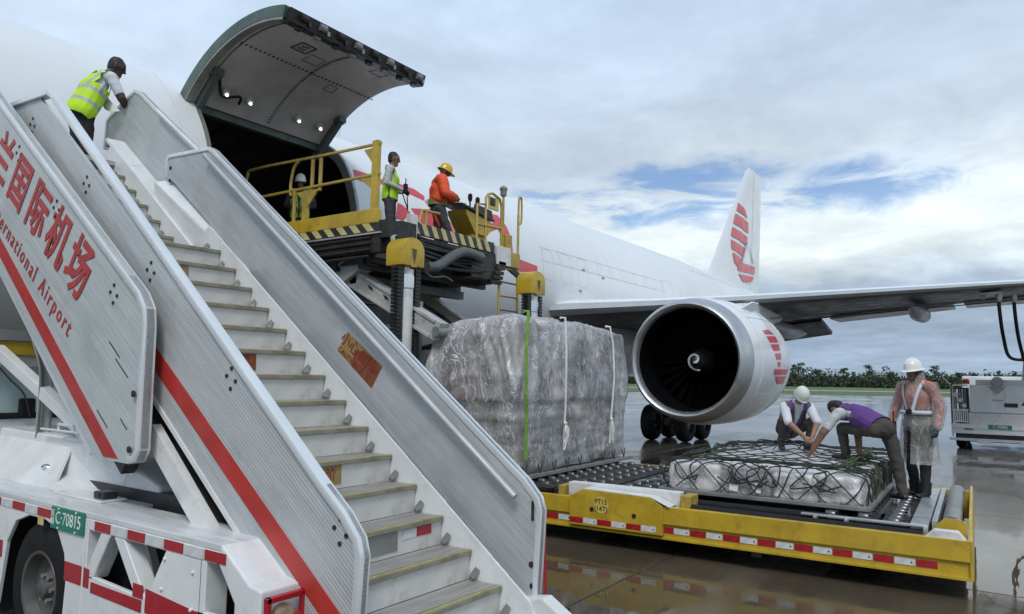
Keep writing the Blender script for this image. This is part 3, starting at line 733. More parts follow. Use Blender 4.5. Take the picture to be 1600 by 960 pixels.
# inboard flap drooped below the trailing edge
b = B(); b.prism([(24.9, 10.1, 3.48), (26.9, 9.9, 3.02), (26.5, 5.35, 3.60), (24.9, 5.35, 3.93)], (.06, 0, .12)); b.build('flap', wing_dark, wing, bevel=.02)
b = B(); b.prism([(25.2, 5.15, 4.02), (26.7, 5.15, 4.02), (27.3, 1.8, 4.38), (25.9, 1.8, 4.40)], (0, 0, .10)); b.build('flap', wing_grey, wing, bevel=.02)
b = B(); b.prism([(26.0, 1.5, 4.42), (27.45, 1.5, 4.42), (29.7, -5, 4.98), (28.3, -5, 4.98)], (0, 0, .08)); b.build('flap', wing_grey, wing, bevel=.02)
for (x, y, z) in ((24.3, 2.55, 4.15), (22.6, 5.9, 3.6), (26.9, -2.8, 4.7)):
    b = B(); b.tube([(x-1.3, y, z+.02), (x-.9, y, z-.06), (x, y, z-.10), (x+1.2, y, z-.08), (x+2.6, y, z-.02)], .2, 14, radii=[.03, .16, .24, .22, .05]); b.build('flap_track_fairing', wing_grey, wing, smooth=True)
b = B(); b.box((23.55, .72, 4.43), (.75, .5, .035)); b.box((23.3, .52, 4.38), (.1, .1, .14)); b.box((23.6, .92, 4.38), (.1, .1, .12)); b.build('refuel_panel', galv, wing)
b = B()
for X in (18.9, 21.5): pass
for t in (.2, .62):
    for s0, s1 in zip(ST[2:6], ST[3:7]):
        p0 = V((s0[0]+(s0[1]-s0[0])*t, s0[2], s0[3]-(s0[1]-s0[0])*.055*(1.15 if t < .3 else .75))); p1 = V((s1[0]+(s1[1]-s1[0])*t, s1[2], s1[3]-(s1[1]-s1[0])*.055*(1.15 if t < .3 else .75)))
        b.bar(p0, p1, .03, .03)
tag(b.build('wing_skin_joint', dark_liner, wing), kind='stuff')
# wing root fillet and the starboard wing stub
b = B(); rings = [[b.bm.verts.new(V((p.x, 2*YC-p.y, p.z))) for p in airfoil(*s_)] for s_ in ST]
for a, c in zip(rings, rings[1:]):
    for k in range(n_): b._f([a[k], a[(k+1) % n_], c[(k+1) % n_], c[k]])
b._f(rings[-1]); b.build('wing', white_aircraft, ac, smooth=50)

# ---- tail
b = B()
def fin_sec(z, x0, x1, th):
    prof = [(0, 0), (.06, .6), (.3, 1), (.65, .7), (1, .04)]
    up = [V((x0+(x1-x0)*t, YC-th*h, z)) for t, h in prof]; dn = [V((x0+(x1-x0)*t, YC+th*h, z)) for t, h in prof[1:]][::-1]
    return up+dn
FS = [(6.2, 32.5, 44.2, .35), (7.05, 35.3, 44.4, .33), (7.5, 35.9, 44.45, .31), (8.3, 36.7, 44.55, .29), (11, 39.2, 44.95, .23), (14.2, 42.25, 45.35, .14), (14.55, 42.8, 45.35, .08)]
rings = [[b.bm.verts.new(p) for p in fin_sec(*s_)] for s_ in FS]
for a, c in zip(rings, rings[1:]):
    for k in range(len(a)): b._f([a[k], a[(k+1) % len(a)], c[(k+1) % len(a)], c[k]])
b._f(rings[-1]); fin_ = b.build('tail_fin', white_aircraft, ac, smooth=50)
def finY(x, z):
    for s0, s1 in zip(FS, FS[1:]):
        if s0[0] <= z <= s1[0]:
            f = (z-s0[0])/(s1[0]-s0[0]); x0 = s0[1]+(s1[1]-s0[1])*f; x1 = s0[2]+(s1[2]-s0[2])*f; th = s0[3]+(s1[3]-s0[3])*f; t = max(0, min(1, (x-x0)/(x1-x0)))
            for (ta, ha), (tb, hb) in zip([(0, 0), (.06, .6), (.3, 1), (.65, .7), (1, .04)], [(.06, .6), (.3, 1), (.65, .7), (1, .04)]):
                if ta <= t <= tb: return YC-th*(ha+(hb-ha)*(t-ta)/(tb-ta))
    return YC-.2
def fin_patch(b, poly, off=.035):
    bx = bmesh.new(); f = bx.faces.new([bx.verts.new((x, 0, z)) for x, z in poly]); bmesh.ops.triangulate(bx, faces=[f]); bmesh.ops.subdivide_edges(bx, edges=bx.edges, cuts=3, use_grid_fill=True)
    mp = {v: b.bm.verts.new((v.co.x, finY(v.co.x, v.co.z)-off, v.co.z)) for v in bx.verts}
    for f in bx.faces: b._f([mp[v] for v in f.verts])
    bx.free()
# striped feather and bowl emblem
Lf = [(40.5, 11.75), (40.05, 11.2), (39.45, 10.4), (39.05, 9.7), (39.0, 9.1), (39.2, 8.55), (39.4, 8.0)]
Rf = [(41.2, 11.85), (41.9, 11.3), (42.0, 10.6), (41.6, 9.9), (41.1, 9.2), (40.55, 8.55), (39.9, 8.0)]
def lerp_edge(E, z):
    for (xa, za), (xb, zb) in zip(E, E[1:]):
        if zb <= z <= za: return xa+(xb-xa)*(za-z)/(za-zb)
    return E[0][0] if z > E[0][1] else E[-1][0]
for z1, z0 in ((11.85, 11.35), (11.12, 10.5), (10.25, 9.72), (9.5, 8.98), (8.8, 8.25)):
    b = B(); zz = [z1+(z0-z1)*k/4 for k in range(5)]
    L_ = [(lerp_edge(Lf, z)-.12, z+.10) for z in zz]; R_ = [(lerp_edge(Rf, z), z-.06) for z in zz]
    fin_patch(b, L_+R_[::-1]); b.build('emblem_stripe', red_livery, fin_)
for poly in ([(39.75, 8.50), (39.8, 8.0), (43.3, 8.22), (43.5, 8.68)], [(39.9, 7.84), (43.2, 8.04), (42.7, 7.75), (41.8, 7.55), (40.7, 7.5)]):
    b = B(); fin_patch(b, poly); b.build('emblem_stripe', red_livery, fin_)
for poly in ([(41.75, 9.9), (42.05, 9.7), (43.2, 8.85), (42.85, 8.85)], [(41.55, 9.9), (41.75, 9.9), (40.7, 8.6), (40.4, 8.6)]):
    b = B(); fin_patch(b, poly, .055); b.build('emblem_leg', grey_livery, fin_)
b = B(); fin_patch(b, [(42.3, 7.2), (42.35, 7.2), (43.45, 14.3), (43.4, 14.3)], .012); b.build('rudder_joint', line_grey, fin_)
for sgn in (-1, 1):
    b = B(); rings = []
    for x0, x1, y, z, th in ((38.8, 44.0, 1.0, 5.9, .1), (42.6, 45.2, 7.2, 6.55, .08)):
        pr = airfoil(x0, x1, 0, z, z, th, 6); rings.append([b.bm.verts.new(V((p.x, YC+sgn*y, p.z))) for p in pr])
    for k in range(len(rings[0])): b._f([rings[0][k], rings[0][(k+1) % len(rings[0])], rings[1][(k+1) % len(rings[0])], rings[1][k]])
    b._f(rings[1]); b.build('tailplane', white_aircraft, ac, smooth=50)

# ---- engine
EY, EZ, EX = 6.0, 2.43, 15.0
b = B(); b.lathe([(.16, 1.115), (.08, 1.135), (.025, 1.165), (0, 1.20), (.025, 1.235), (.12, 1.29), (.45, 1.36)], (EX, EY, EZ), (1, 0, 0), 56)
eng = thing('x', 'x', 'x', (0, 0, 0)); bpy.data.objects.remove(eng)
b2_ = B(); b2_.lathe([(.45, 1.36), (.9, 1.41), (1.5, 1.44), (2.1, 1.44), (2.7, 1.41), (3.3, 1.33), (3.9, 1.2), (4.15, 1.12), (4.1, 1.08), (3.2, 1.1)], (EX, EY, EZ), (1, 0, 0), 56)
engine = b2_.build('engine', white_aircraft, ac, smooth=30)
b.build('intake_lip', metal_lip, engine, smooth=50)
b = B(); b.lathe([(.16, 1.115), (.40, 1.09), (.75, 1.085), (1.3, 1.10), (1.35, 0)], (EX, EY, EZ), (1, 0, 0), 48); b.build('intake_duct', fan_black, engine, smooth=40)
for k in range(26):
    a = 2*PI*k/26; b = B(); u = V((0, math.cos(a), math.sin(a))); w = V((0, -math.sin(a), math.cos(a))); c0 = V((EX+1.05, EY, EZ))
    b.quad(c0+u*.28-w*.03+V((-.06, 0, 0)), c0+u*.28+w*.03+V((.1, 0, 0)), c0+u*1.07+w*.12+V((.16, 0, 0)), c0+u*1.07-w*.10+V((-.02, 0, 0))); 
    bl = b.build('fan_blade', fan_black, engine)
b = B(); b.lathe([(.55, 0), (.62, .09), (.78, .2), (.95, .28), (1.1, .31)], (EX, EY, EZ), (1, 0, 0), 24); sp = b.build('spinner', black_paint, engine, smooth=True)
b = B(); pts = []
for k in range(40):
    t = k/39; a = -PI*.55+t*PI*2.15; r = .03+.19*t; al = .55+.24*(r/.24)**1.2
    pts.append((EX+al-.012, EY-r*math.cos(a), EZ+r*math.sin(a)))
for k in range(39):
    p0, p1 = V(pts[k]), V(pts[k+1]); b.bar(p0, p1, .040*(1-.45*k/39)+.014, .012, up=(1, 0, 0))
b.build('spiral_mark', white_reflect, sp)
b = B(); b.lathe([(3.0, .78), (4.4, .72), (5.1, .55), (5.15, .5), (5.1, .3), (5.9, .02)], (EX, EY, EZ), (1, 0, 0), 32); b.build('exhaust_cone', steel_grey, engine, smooth=40)
b = B(); b.prism([(16.9, EY-.14, 3.78), (19.9, EY-.14, 4.1), (22.5, EY-.14, 3.9), (20.6, EY-.14, 3.1), (18.5, EY-.14, 3.5)], (0, .28, 0)); b.build('pylon', white_aircraft, engine, bevel=.06)
def npt(X, ph, off=.008):
    T = [(.12, 1.29), (.45, 1.36), (.9, 1.41), (1.5, 1.44), (2.1, 1.44), (2.7, 1.41), (3.3, 1.33), (3.9, 1.2), (4.15, 1.12)]; x = X-EX; r = 1.12
    for (xa, ra), (xb, rb) in zip(T, T[1:]):
        if xa <= x <= xb: r = ra+(rb-ra)*(x-xa)/(xb-xa)
    r += off; return V((X, EY-r*math.cos(rad(ph)), EZ+r*math.sin(rad(ph))))
def npatch(b, poly, off=.008):
    """four corners (X, angle) on the nacelle"""
    n = 5
    g = [[None]*(n+1) for _ in range(n+1)]
    for i in range(n+1):
        for j in range(n+1):
            u, v = i/n, j/n; (a, p), (a1, p1), (a2, p2), (a3, p3) = poly
            X = (a*(1-u)+a1*u)*(1-v)+(a3*(1-u)+a2*u)*v; ph = (p*(1-u)+p1*u)*(1-v)+(p3*(1-u)+p2*u)*v
            g[i][j] = b.bm.verts.new(npt(X, ph, off))
    for i in range(n):
        for j in range(n): b._f([g[i][j], g[i+1][j], g[i+1][j+1], g[i][j+1]])
for q in ([(16.35, 28), (16.85, 30), (17.1, 26), (16.4, 24.5)], [(16.42, 22.5), (17.15, 24), (17.2, 18.5), (16.5, 17)], [(16.5, 15), (17.2, 16.5), (17.2, 10.5), (16.65, 9.5)], [(16.7, 7.5), (17.2, 8.5), (17.15, 2.5), (16.8, 2)], [(16.85, 0), (17.12, .5), (17.05, -4), (16.92, -4)],
          [(16.6, -6.5), (18.0, -6), (17.95, -11), (16.65, -11.5)], [(16.75, -13), (17.9, -12.5), (17.6, -20), (17.1, -20)]):
    b = B(); npatch(b, q); b.build('emblem_stripe', red_livery, engine)
b = B()
for X in (15.9, 17.75, 18.3):
    for k in range(60): p0, p1 = npt(X, k*6, .003), npt(X, k*6+6, .003); b.bar(p0, p1, .012, .004, up=(1, 0, 0))
for ph in (-30, 42):
    for k in range(8): b.bar(npt(15.9+k*.23, ph, .003), npt(16.13+k*.23, ph, .003), .01, .004)
tag(b.build('cowl_joint', line_grey, engine), kind='stuff')
b = B(); b.prism([npt(16.3, 55, 0), npt(17.2, 55, 0), npt(17.2, 55, .22), npt(16.75, 55, .2)], (0, .02, .02)); b.build('nacelle_strake', white_aircraft, engine)
# ---- landing gear
def gear(yc):
    b = B(); b.tube([(23.7, yc, .62), (23.7, yc, 3.6)], .16, 14); b.tube([(23.7, yc, 1.0), (23.2, yc+.5, 3.3)], .07, 10); b.bar((22.9, yc, .62), (24.5, yc, .62), .2, .22)
    g = b.build('landing_gear', black_grease, ac, smooth=True)
    for X in (22.98, 24.42):
        for dy in (-.58, .58):
            w = B(); w.lathe([(-.2, .3), (-.2, .46), (-.16, .55), (-.08, .585), (.08, .585), (.16, .55), (.2, .46), (.2, .3)], (X, yc+dy, .585), (0, 1, 0), 28); wh = w.build('wheel', black_rubber, g, smooth=40)
            w = B(); w.lathe([(-.12, 0), (-.14, .1), (-.10, .29), (-.19, .3), (.19, .3), (.10, .29), (.14, .1), (.12, 0)], (X, yc+dy, .585), (0, 1, 0), 20); w.build('hub', black_grease, wh, smooth=40)
        b = B(); b.tube([(X, yc-.6, .585), (X, yc+.6, .585)], .07, 10); b.build('axle', black_grease, g)
gear(9.75); gear(2*YC-9.75)
b = B(); b.prism([(22.3, 8.75, 1.35), (24.6, 8.75, 1.35), (24.9, 8.75, 3.2), (22.0, 8.75, 3.2)], (0, .05, .02)); b.build('gear_door', wing_dark, ac)
b = B(); b.tube([(.4, YC, .45), (.4, YC, 2.4)], .1, 12); ng = b.build('nose_gear', steel_grey, ac)
for dy in (-.26, .26):
    w = B(); w.lathe([(-.14, 0), (-.14, .36), (-.08, .45), (.08, .45), (.14, .36), (.14, 0)], (.4, YC+dy, .45), (0, 1, 0), 24); w.build('wheel', black_rubber, ng, smooth=40)
# ================================================================== STAIR TRUCK
tk = thing('stair_truck', 'white passenger stair truck with ridged aluminium side panels and red stripes', 'stair truck', (3.5, 5.0, 0))
SX0, SX1 = 2.72, 4.172                     # clear width of the steps
RUN, RISE, Y0, Z0 = .2637, .1982, 2.965, .594
def make_step(x0, x1, yn, zn, run, rise):
    """tread whose nosing edge is at (yn, zn); riser drops below the nosing"""
    b = B(); b.span((x0, yn+.0, zn-.018), (x1, yn+run+.012, zn)); 
    for k in range(9): b.span((x0+.01, yn+.055+k*.022, zn), (x1-.01, yn+.067+k*.022, zn+.003))
    b.mi = 1; b.span((x0, yn+.018, zn-rise+.002), (x1, yn+.030, zn-.018))
    st = b.build('step', [tread_mat, riser_mat], tk)
    b = B(); b.span((x0, yn-.004, zn-.030), (x1, yn+.048, zn+.004)); n = b.build('nosing', nosing_mat, st, bevel=.004, seg=1)
    b = B(); b.span((x0+.01, yn+.012, zn+.004), (x1-.01, yn+.019, zn+.007)); l = b.build('nosing_line', nosing_yellow, st)
    b = B(); b.box((x1-.025, yn+.24, zn+.015), (.035, .02, .03)); b.bar((x1-.05, yn+.225, zn+.03), (x1-.01, yn+.20, zn+.085), .03, .028); c = b.build('step_clip', steel_grey, st)
    return st
def dup_tree(o, delta):
    n = copy_at(o, WLOC[o.name]+delta, o.parent)
    for ch in o.children:
        m = ch.copy(); COL.objects.link(m); m.parent = n; WLOC[m.name] = WLOC[ch.name]+delta
    return n
st0 = make_step(SX0, SX1, Y0, Z0, RUN, RISE)
for k in range(-2, 14):
    if k: dup_tree(st0, V((0, RUN*k, RISE*k)))
U0y, U0z, URUN, URISE = 7.243, 3.385, .269, .201
for k in range(-1, 5): dup_tree(st0, V((0, U0y+URUN*k-Y0, U0z+URISE*k-Z0)))
b = B(); b.span((SX0-.1, U0y+URUN*5-.02, 4.35), (4.32, 10.42, 4.40)); b.build('landing', tread_mat, tk)
# stickers on some of the risers
def riser_tag(k, x0, w, mat, s=None, upper=False):
    yn, zn = (Y0+RUN*k, Z0+RISE*k)
    b = B(); b.span((x0, yn+.0135, zn-.165), (x0+w, yn+.0175, zn-.035)); o = b.build('riser_sticker', mat, tk)
    if s: text('sticker_lettering', s, .10, sticker_ink, o, (x0+w*.5, yn+.0125, zn-.10), (1, 0, 0), (0, 0, 1))
riser_tag(12, 3.40, .30, rust_sticker, '小心'); riser_tag(8, 3.38, .31, red_sticker, '台阶'); riser_tag(4, 3.38, .30, rust_sticker, '台阶'); riser_tag(2, 3.30, .42, steel_grey)
b = B(); yn, zn = Y0+RUN*2, Z0+RISE*2; b.span((3.91, yn+.013, zn-.10), (4.06, yn+.0175, zn-.035)); b.build('riser_reflector', red_reflect, tk)
b = B(); b.span((3.77, yn+.013, zn-.10), (3.905, yn+.0175, zn-.04)); b.build('riser_reflector', white_reflect, tk)
b = B(); b.lathe([(0, .02), (.004, .02), (.004, 0)], (3.12, Y0+RUN+.0178, Z0+RISE-.09), (0, -1, 0), 12); b.build('bolt_hole', black_paint, tk)
SLP = .7516
# stringers beside the steps
def zl(y): return Z0+SLP*(y-Y0)
b = B(); b.prism([(4.178, 2.35, zl(2.35)-.36), (4.178, 2.75, zl(2.75)+.10), (4.178, 6.62, zl(6.62)+.10), (4.178, 6.9, zl(6.9)-.30)], (.02, 0, 0)); b.build('stringer', white_paint, tk)
b = B(); b.prism([(SX0-.03, 2.45, zl(2.45)-.16), (SX0-.03, 2.75, zl(2.75)+.10), (SX0-.03, 6.62, zl(6.62)+.10), (SX0-.03, 6.9, zl(6.9)-.14)], (.02, 0, 0)); b.build('stringer', white_paint, tk)
zu = lambda y: U0z+.747*(y-U0y)
b = B(); b.prism([(4.178, 6.3, zu(6.3)-.32), (4.178, 6.95, zu(6.95)+.12), (4.178, 8.7, zu(8.7)+.16), (4.178, 8.9, zu(8.9)-.25)], (.03, 0, 0)); b.build('stringer', white_paint, tk)
b = B(); b.prism([(4.21, 6.05, zl(6.05)+.03), (4.275, 6.05, zl(6.05)+.04), (4.40, 7.62, zl(7.62)+.02), (4.20, 7.72, zl(7.72)-.12)], (0, .02, -.03)); b.prism([(4.215, 6.2, zu(6.2)+.13), (4.428, 6.2, zu(6.2)+.14), (4.428, 8.9, zu(8.9)+.14), (4.215, 8.9, zu(8.9)+.13)], (0, .02, -.03)); b.prism([(4.208, 6.05, zl(6.05)+.02), (4.208, 7.74, zl(7.74)-.13), (4.208, 7.74, zl(7.74)-.75), (4.208, 6.05, zl(6.05)-.6)], (.02, 0, 0)); b.build('closing_plate', white_paint, tk)
b = B(); b.span((2.9, 2.45, .06), (4.1, 2.7, .20)); b.span((SX0, 2.38, .02), (SX1, 2.45, .3)); b.build('stair_foot', white_worn, tk)
b = B(); b.prism([(4.2, 2.42, .05), (4.2, 2.78, .05), (4.2, 2.90, .52), (4.2, 2.66, .56), (4.2, 2.42, .42)], (.12, 0, 0)); b.build('stringer_foot', white_worn, tk, bevel=.012)
# balustrade panels of the sliding lower flight
LOW = [(7.67, 4.10), (7.67, 4.31), (7.62, 4.355), (6.86, 4.318), (6.78, 4.275), (3.02, 1.425), (2.86, 1.305), (2.75, 1.19), (2.72, 1.10), (2.755, .46), (2.80, .44), (2.93, zl(2.93)+.035), (7.5, zl(7.5)+.035)]
def panel(x, thick, prof, mat, edge_mat, ew, bevel=0):
    b = B(); b.prism([(x, y, z) for y, z in prof], (thick, 0, 0)); p = b.build('side_panel', mat, tk)
    # capping rail that follows the outline (top and ends)
    return p
def edging(parent, x0, x1, pts, w, mat):
    b = B(); P = [V((0, y, z)) for y, z in pts]; n = len(P)
    inner = []
    for i in range(n):
        d0 = (P[i]-P[max(0, i-1)]); d1 = (P[min(n-1, i+1)]-P[i]); d = (d0.normalized() if d0.length else V((0, 0, 0)))+(d1.normalized() if d1.length else V((0, 0, 0))); d.normalize()
        inner.append(P[i]+V((0, -d.z, d.y))*w)
    rows = []
    for p, q in zip(P, inner): rows.append([b.bm.verts.new((x0, p.y, p.z)), b.bm.verts.new((x1, p.y, p.z)), b.bm.verts.new((x1, q.y, q.z)), b.bm.verts.new((x0, q.y, q.z))])
    for a, c in zip(rows, rows[1:]):
        for k in range(4): b._f([a[k], a[(k+1) % 4], c[(k+1) % 4], c[k]])
    b._f(rows[0][::-1]); b._f(rows[-1]); return b.build('capping_rail', mat, parent, bevel=.008, seg=2, smooth=40)
pr_ = panel(4.282, .035, LOW, alu_panel, alu_edge, .05)
edging(pr_, 4.270, 4.345, LOW[:11], .045, alu_edge)
LOWL = LOW[:10]+[(2.78, .40), (2.90, zl(2.90)-.09), (7.5, zl(7.5)-.09)]
pl__ = panel(2.655, .03, LOWL, alu_panel_out, alu_edge, .05)
edging(pl__, 2.628, 2.70, [(y-(.25 if y > 6 else 0), z+(0 if y > 6 else 0)) for y, z in LOW[1:11]], .045, alu_edge)
# red stripe along the outside of the left panel
b = B(); b.prism([(2.650, 7.2, 3.95), (2.650, 2.80, .745), (2.650, 2.785, .59), (2.650, 7.2, 3.80)], (.004, 0, 0)); b.build('red_stripe', red_paint, pl__)
b = B(); b.prism([(2.648, 7.3, zl(7.3)-.085), (2.648, 2.80, zl(2.80)-.085), (2.648, 2.80, zl(2.8)-.125), (2.648, 7.3, zl(7.3)-.125)], (.045, 0, 0)); b.build('bottom_rail', white_worn, pl__)
def bolts(x, y, z, parent, sgn=-1, r=.013):
    for dy, dz in ((0, .06), (.05, .015), (-.05, -.015), (0, -.06)):
        b = B(); b.lathe([(0, r), (.006, r), (.006, 0)], (x, y+dy*.9, z+dz), (sgn, 0, 0), 10); b.build('bolt', black_paint, parent)
for y, z in ((3.89, 1.99), (2.90, 1.23), (4.86, 2.70), (5.86, 3.44), (6.9, 4.1)): bolts(2.655, y, z-.03, pl__)
b = B(); b.span((4.276, 2.785, 1.03), (4.2825, 2.805, 1.16)); b.build('slot', black_paint, pr_)
for y, z in ((2.80, .74), (2.79, .60), (7.57, 4.2), (7.57, 4.06)):
    b = B(); b.lathe([(0, .02), (.008, .02), (.012, .008), (.012, 0)], (4.282, y, z), (-1, 0, 0), 12); b.build('bolt', black_paint, pr_)
b = B(); HR = [(4.215, 6.84, 4.21), (4.215, 2.90, 1.185)]; b.tube(HR, .024, 12)
b.build('handrail', rail_alu, tk, smooth=True)
for t in (.03, .28, .52, .76, .97):
    b = B(); p = V(HR[0])*(1-t)+V(HR[1])*t; b.tube([p, p+V((.07, 0, -.03))], .012, 8); b.build('handrail_bracket', steel_grey, tk)
b = B(); b.prism([(4.276, 4.68, 2.352), (4.276, 4.262, 2.068), (4.276, 4.376, 1.888), (4.276, 4.79, 2.198)], (.0055, 0, 0)); sk = b.build('warning_sticker', rust_sticker, pr_)
b = B(); b.prism([(4.2745, 4.585, 2.20), (4.2745, 4.43, 2.175), (4.2745, 4.27, 2.060), (4.2745, 4.376, 1.894), (4.2745, 4.615, 2.066)], (.0015, 0, 0)); b.build('sticker_stain', red_sticker, sk)
sl_r = V((0, -math.cos(math.atan(.69)), -math.sin(math.atan(.69)))); sl_u = V((0, -math.sin(math.atan(.69)), math.cos(math.atan(.69))))
text('sticker_lettering', '小心台阶', .125, sticker_ink, sk, (4.2735, 4.54, 2.175), sl_r, sl_u)
text('sticker_lettering', 'CAUTION', .065, sticker_ink, sk, (4.2738, 4.66, 2.135), sl_r, sl_u)
# black stabiliser box with handle beside the stair foot
b = B(); b.span((4.36, 2.62, .12), (4.50, 2.80, .44)); sb = b.build('stabiliser_box', black_rubber, tk, bevel=.012)
b = B(); b.tube(smoothpts([(4.5, 2.66, .36), (4.57, 2.64, .36), (4.57, 2.64, .28), (4.5, 2.66, .27)], 4), .01, 6); b.build('handle', black_paint, sb)
b = B(); b.bar((4.36, 2.735, .50), (4.36, 2.75, .98), .012, .02); b.build('reflector_strip', red_reflect, tk)
# fixed upper flight: lettered panel outside on the left, plain panel on the right
UP = [(9.40, 4.75), (9.38, 5.12), (9.30, 5.17), (8.72, 5.385), (8.60, 5.33), (4.86, 2.625), (4.70, 2.51), (4.61, 2.40), (4.59, 2.28), (4.575, 1.50), (4.62, 1.422), (4.70, 1.405), (5.14, 1.415), (5.22, 1.45)]
b = B(); b.prism([(2.505, y, z) for y, z in UP], (.05, 0, 0)); lp = b.build('lettered_panel', letter_panel_mat, tk)
edging(lp, 2.488, 2.572, UP[:12], .05, alu_edge)
b = B(); b.bar((2.53, 9.4, 4.76), (2.53, 5.2, 1.44), .05, .04); b.build('bottom_rail', alu_edge, lp)
b = B(); b.prism([(2.5005, 9.0, 4.67), (2.5005, 4.84, 1.43), (2.5005, 5.02, 1.43), (2.5005, 9.0, 4.53)], (.004, 0, 0)); b.build('red_stripe', red_paint, lp)
a70 = math.atan(.70); ur = V((0, -math.cos(a70), -math.sin(a70))); uu = V((0, -math.sin(a70), math.cos(a70)))
def UV(u, v, x=2.500): return V((x, 4.59, 2.357))+ur*u+uu*v
for ch, u in zip('兰国际机场', (-2.80, -2.345, -1.885, -1.44, -1.0)):
    text('character', ch, .44, red_letter, lp, UV(u, -.275), ur, uu, sx=.86, bold=.011)
text('lettering', 'International Airport', .180, red_letter, lp, UV(-.79, -.655), ur, uu, sx=.84, space=1.42, align='RIGHT', bold=.002)
for u, v in ((-2.55, .01-.09), (-1.62, -.10), (-.45, -.13)): p = UV(u, v); bolts(2.505, p.y, p.z, lp)
for y, z in ((4.66, 1.85), (4.67, 1.50)):
    b = B(); b.lathe([(0, .022), (.01, .022), (.014, 0)], (2.488, y, z), (-1, 0, 0), 12); b.build('bolt', black_paint, lp)
b = B()
for y, z, L in ((4.78, 1.95, .34), (4.9, 2.08, .3), (5.0, 1.62, .3), (4.75, 1.62, .18), (5.15, 1.62, .26)): b.bar((2.5035, y+L*.5, z+L*.36), (2.5035, y, z), .004, .006)
tag(b.build('scratch', black_paint, lp), kind='stuff')
UPR = [(y, z) for y, z in UP[:9]]+[(4.62, 1.56), (9.2, 4.86)]
b = B(); b.prism([(4.43, y, z) for y, z in UPR], (.04, 0, 0)); ur_ = b.build('side_panel', alu_panel, tk)
edging(ur_, 4.415, 4.485, UP[:9], .045, alu_edge)
b = B(); b.tube([(4.375, 8.1, 4.98), (4.375, 7.05, 4.245)], .022, 10); b.build('handrail', alu_edge, ur_, smooth=True)
b = B(); b.bar((2.9, 9.9, 4.36), (2.9, 9.9, 5.1), .05, .05); b.bar((2.9, 9.0, 5.1), (2.9, 10.3, 5.1), .05, .05); b.bar((2.9, 9.0, 4.36), (2.9, 9.0, 5.1), .05, .05); b.build('landing_rail', alu_edge, tk)
# underside beams of the flights and the lifting struts
b = B()
for x in (2.80, 4.05):
    b = B(); b.bar((x, 2.9, .08), (x, 6.6, .08+.7516*3.7), .10, .16); b.build('flight_beam', dark_liner, tk)
    b = B(); b.bar((x, 5.2, 1.35), (x, 9.0, 1.35+.7516*3.8), .10, .2); b.build('flight_beam', dark_liner, tk)
b = B(); b.bar((2.66, 4.72, 1.60), (2.66, 3.80, .86), .13, .06, up=(1, 0, 0)); b.build('guide_rail', white_worn, tk)
b = B(); b.span((2.9, 3.6, .55), (4.1, 4.4, .80)); b.span((2.85, 4.4, .6), (4.1, 6.0, 1.16)); b.build('machinery_box', dark_liner, tk)
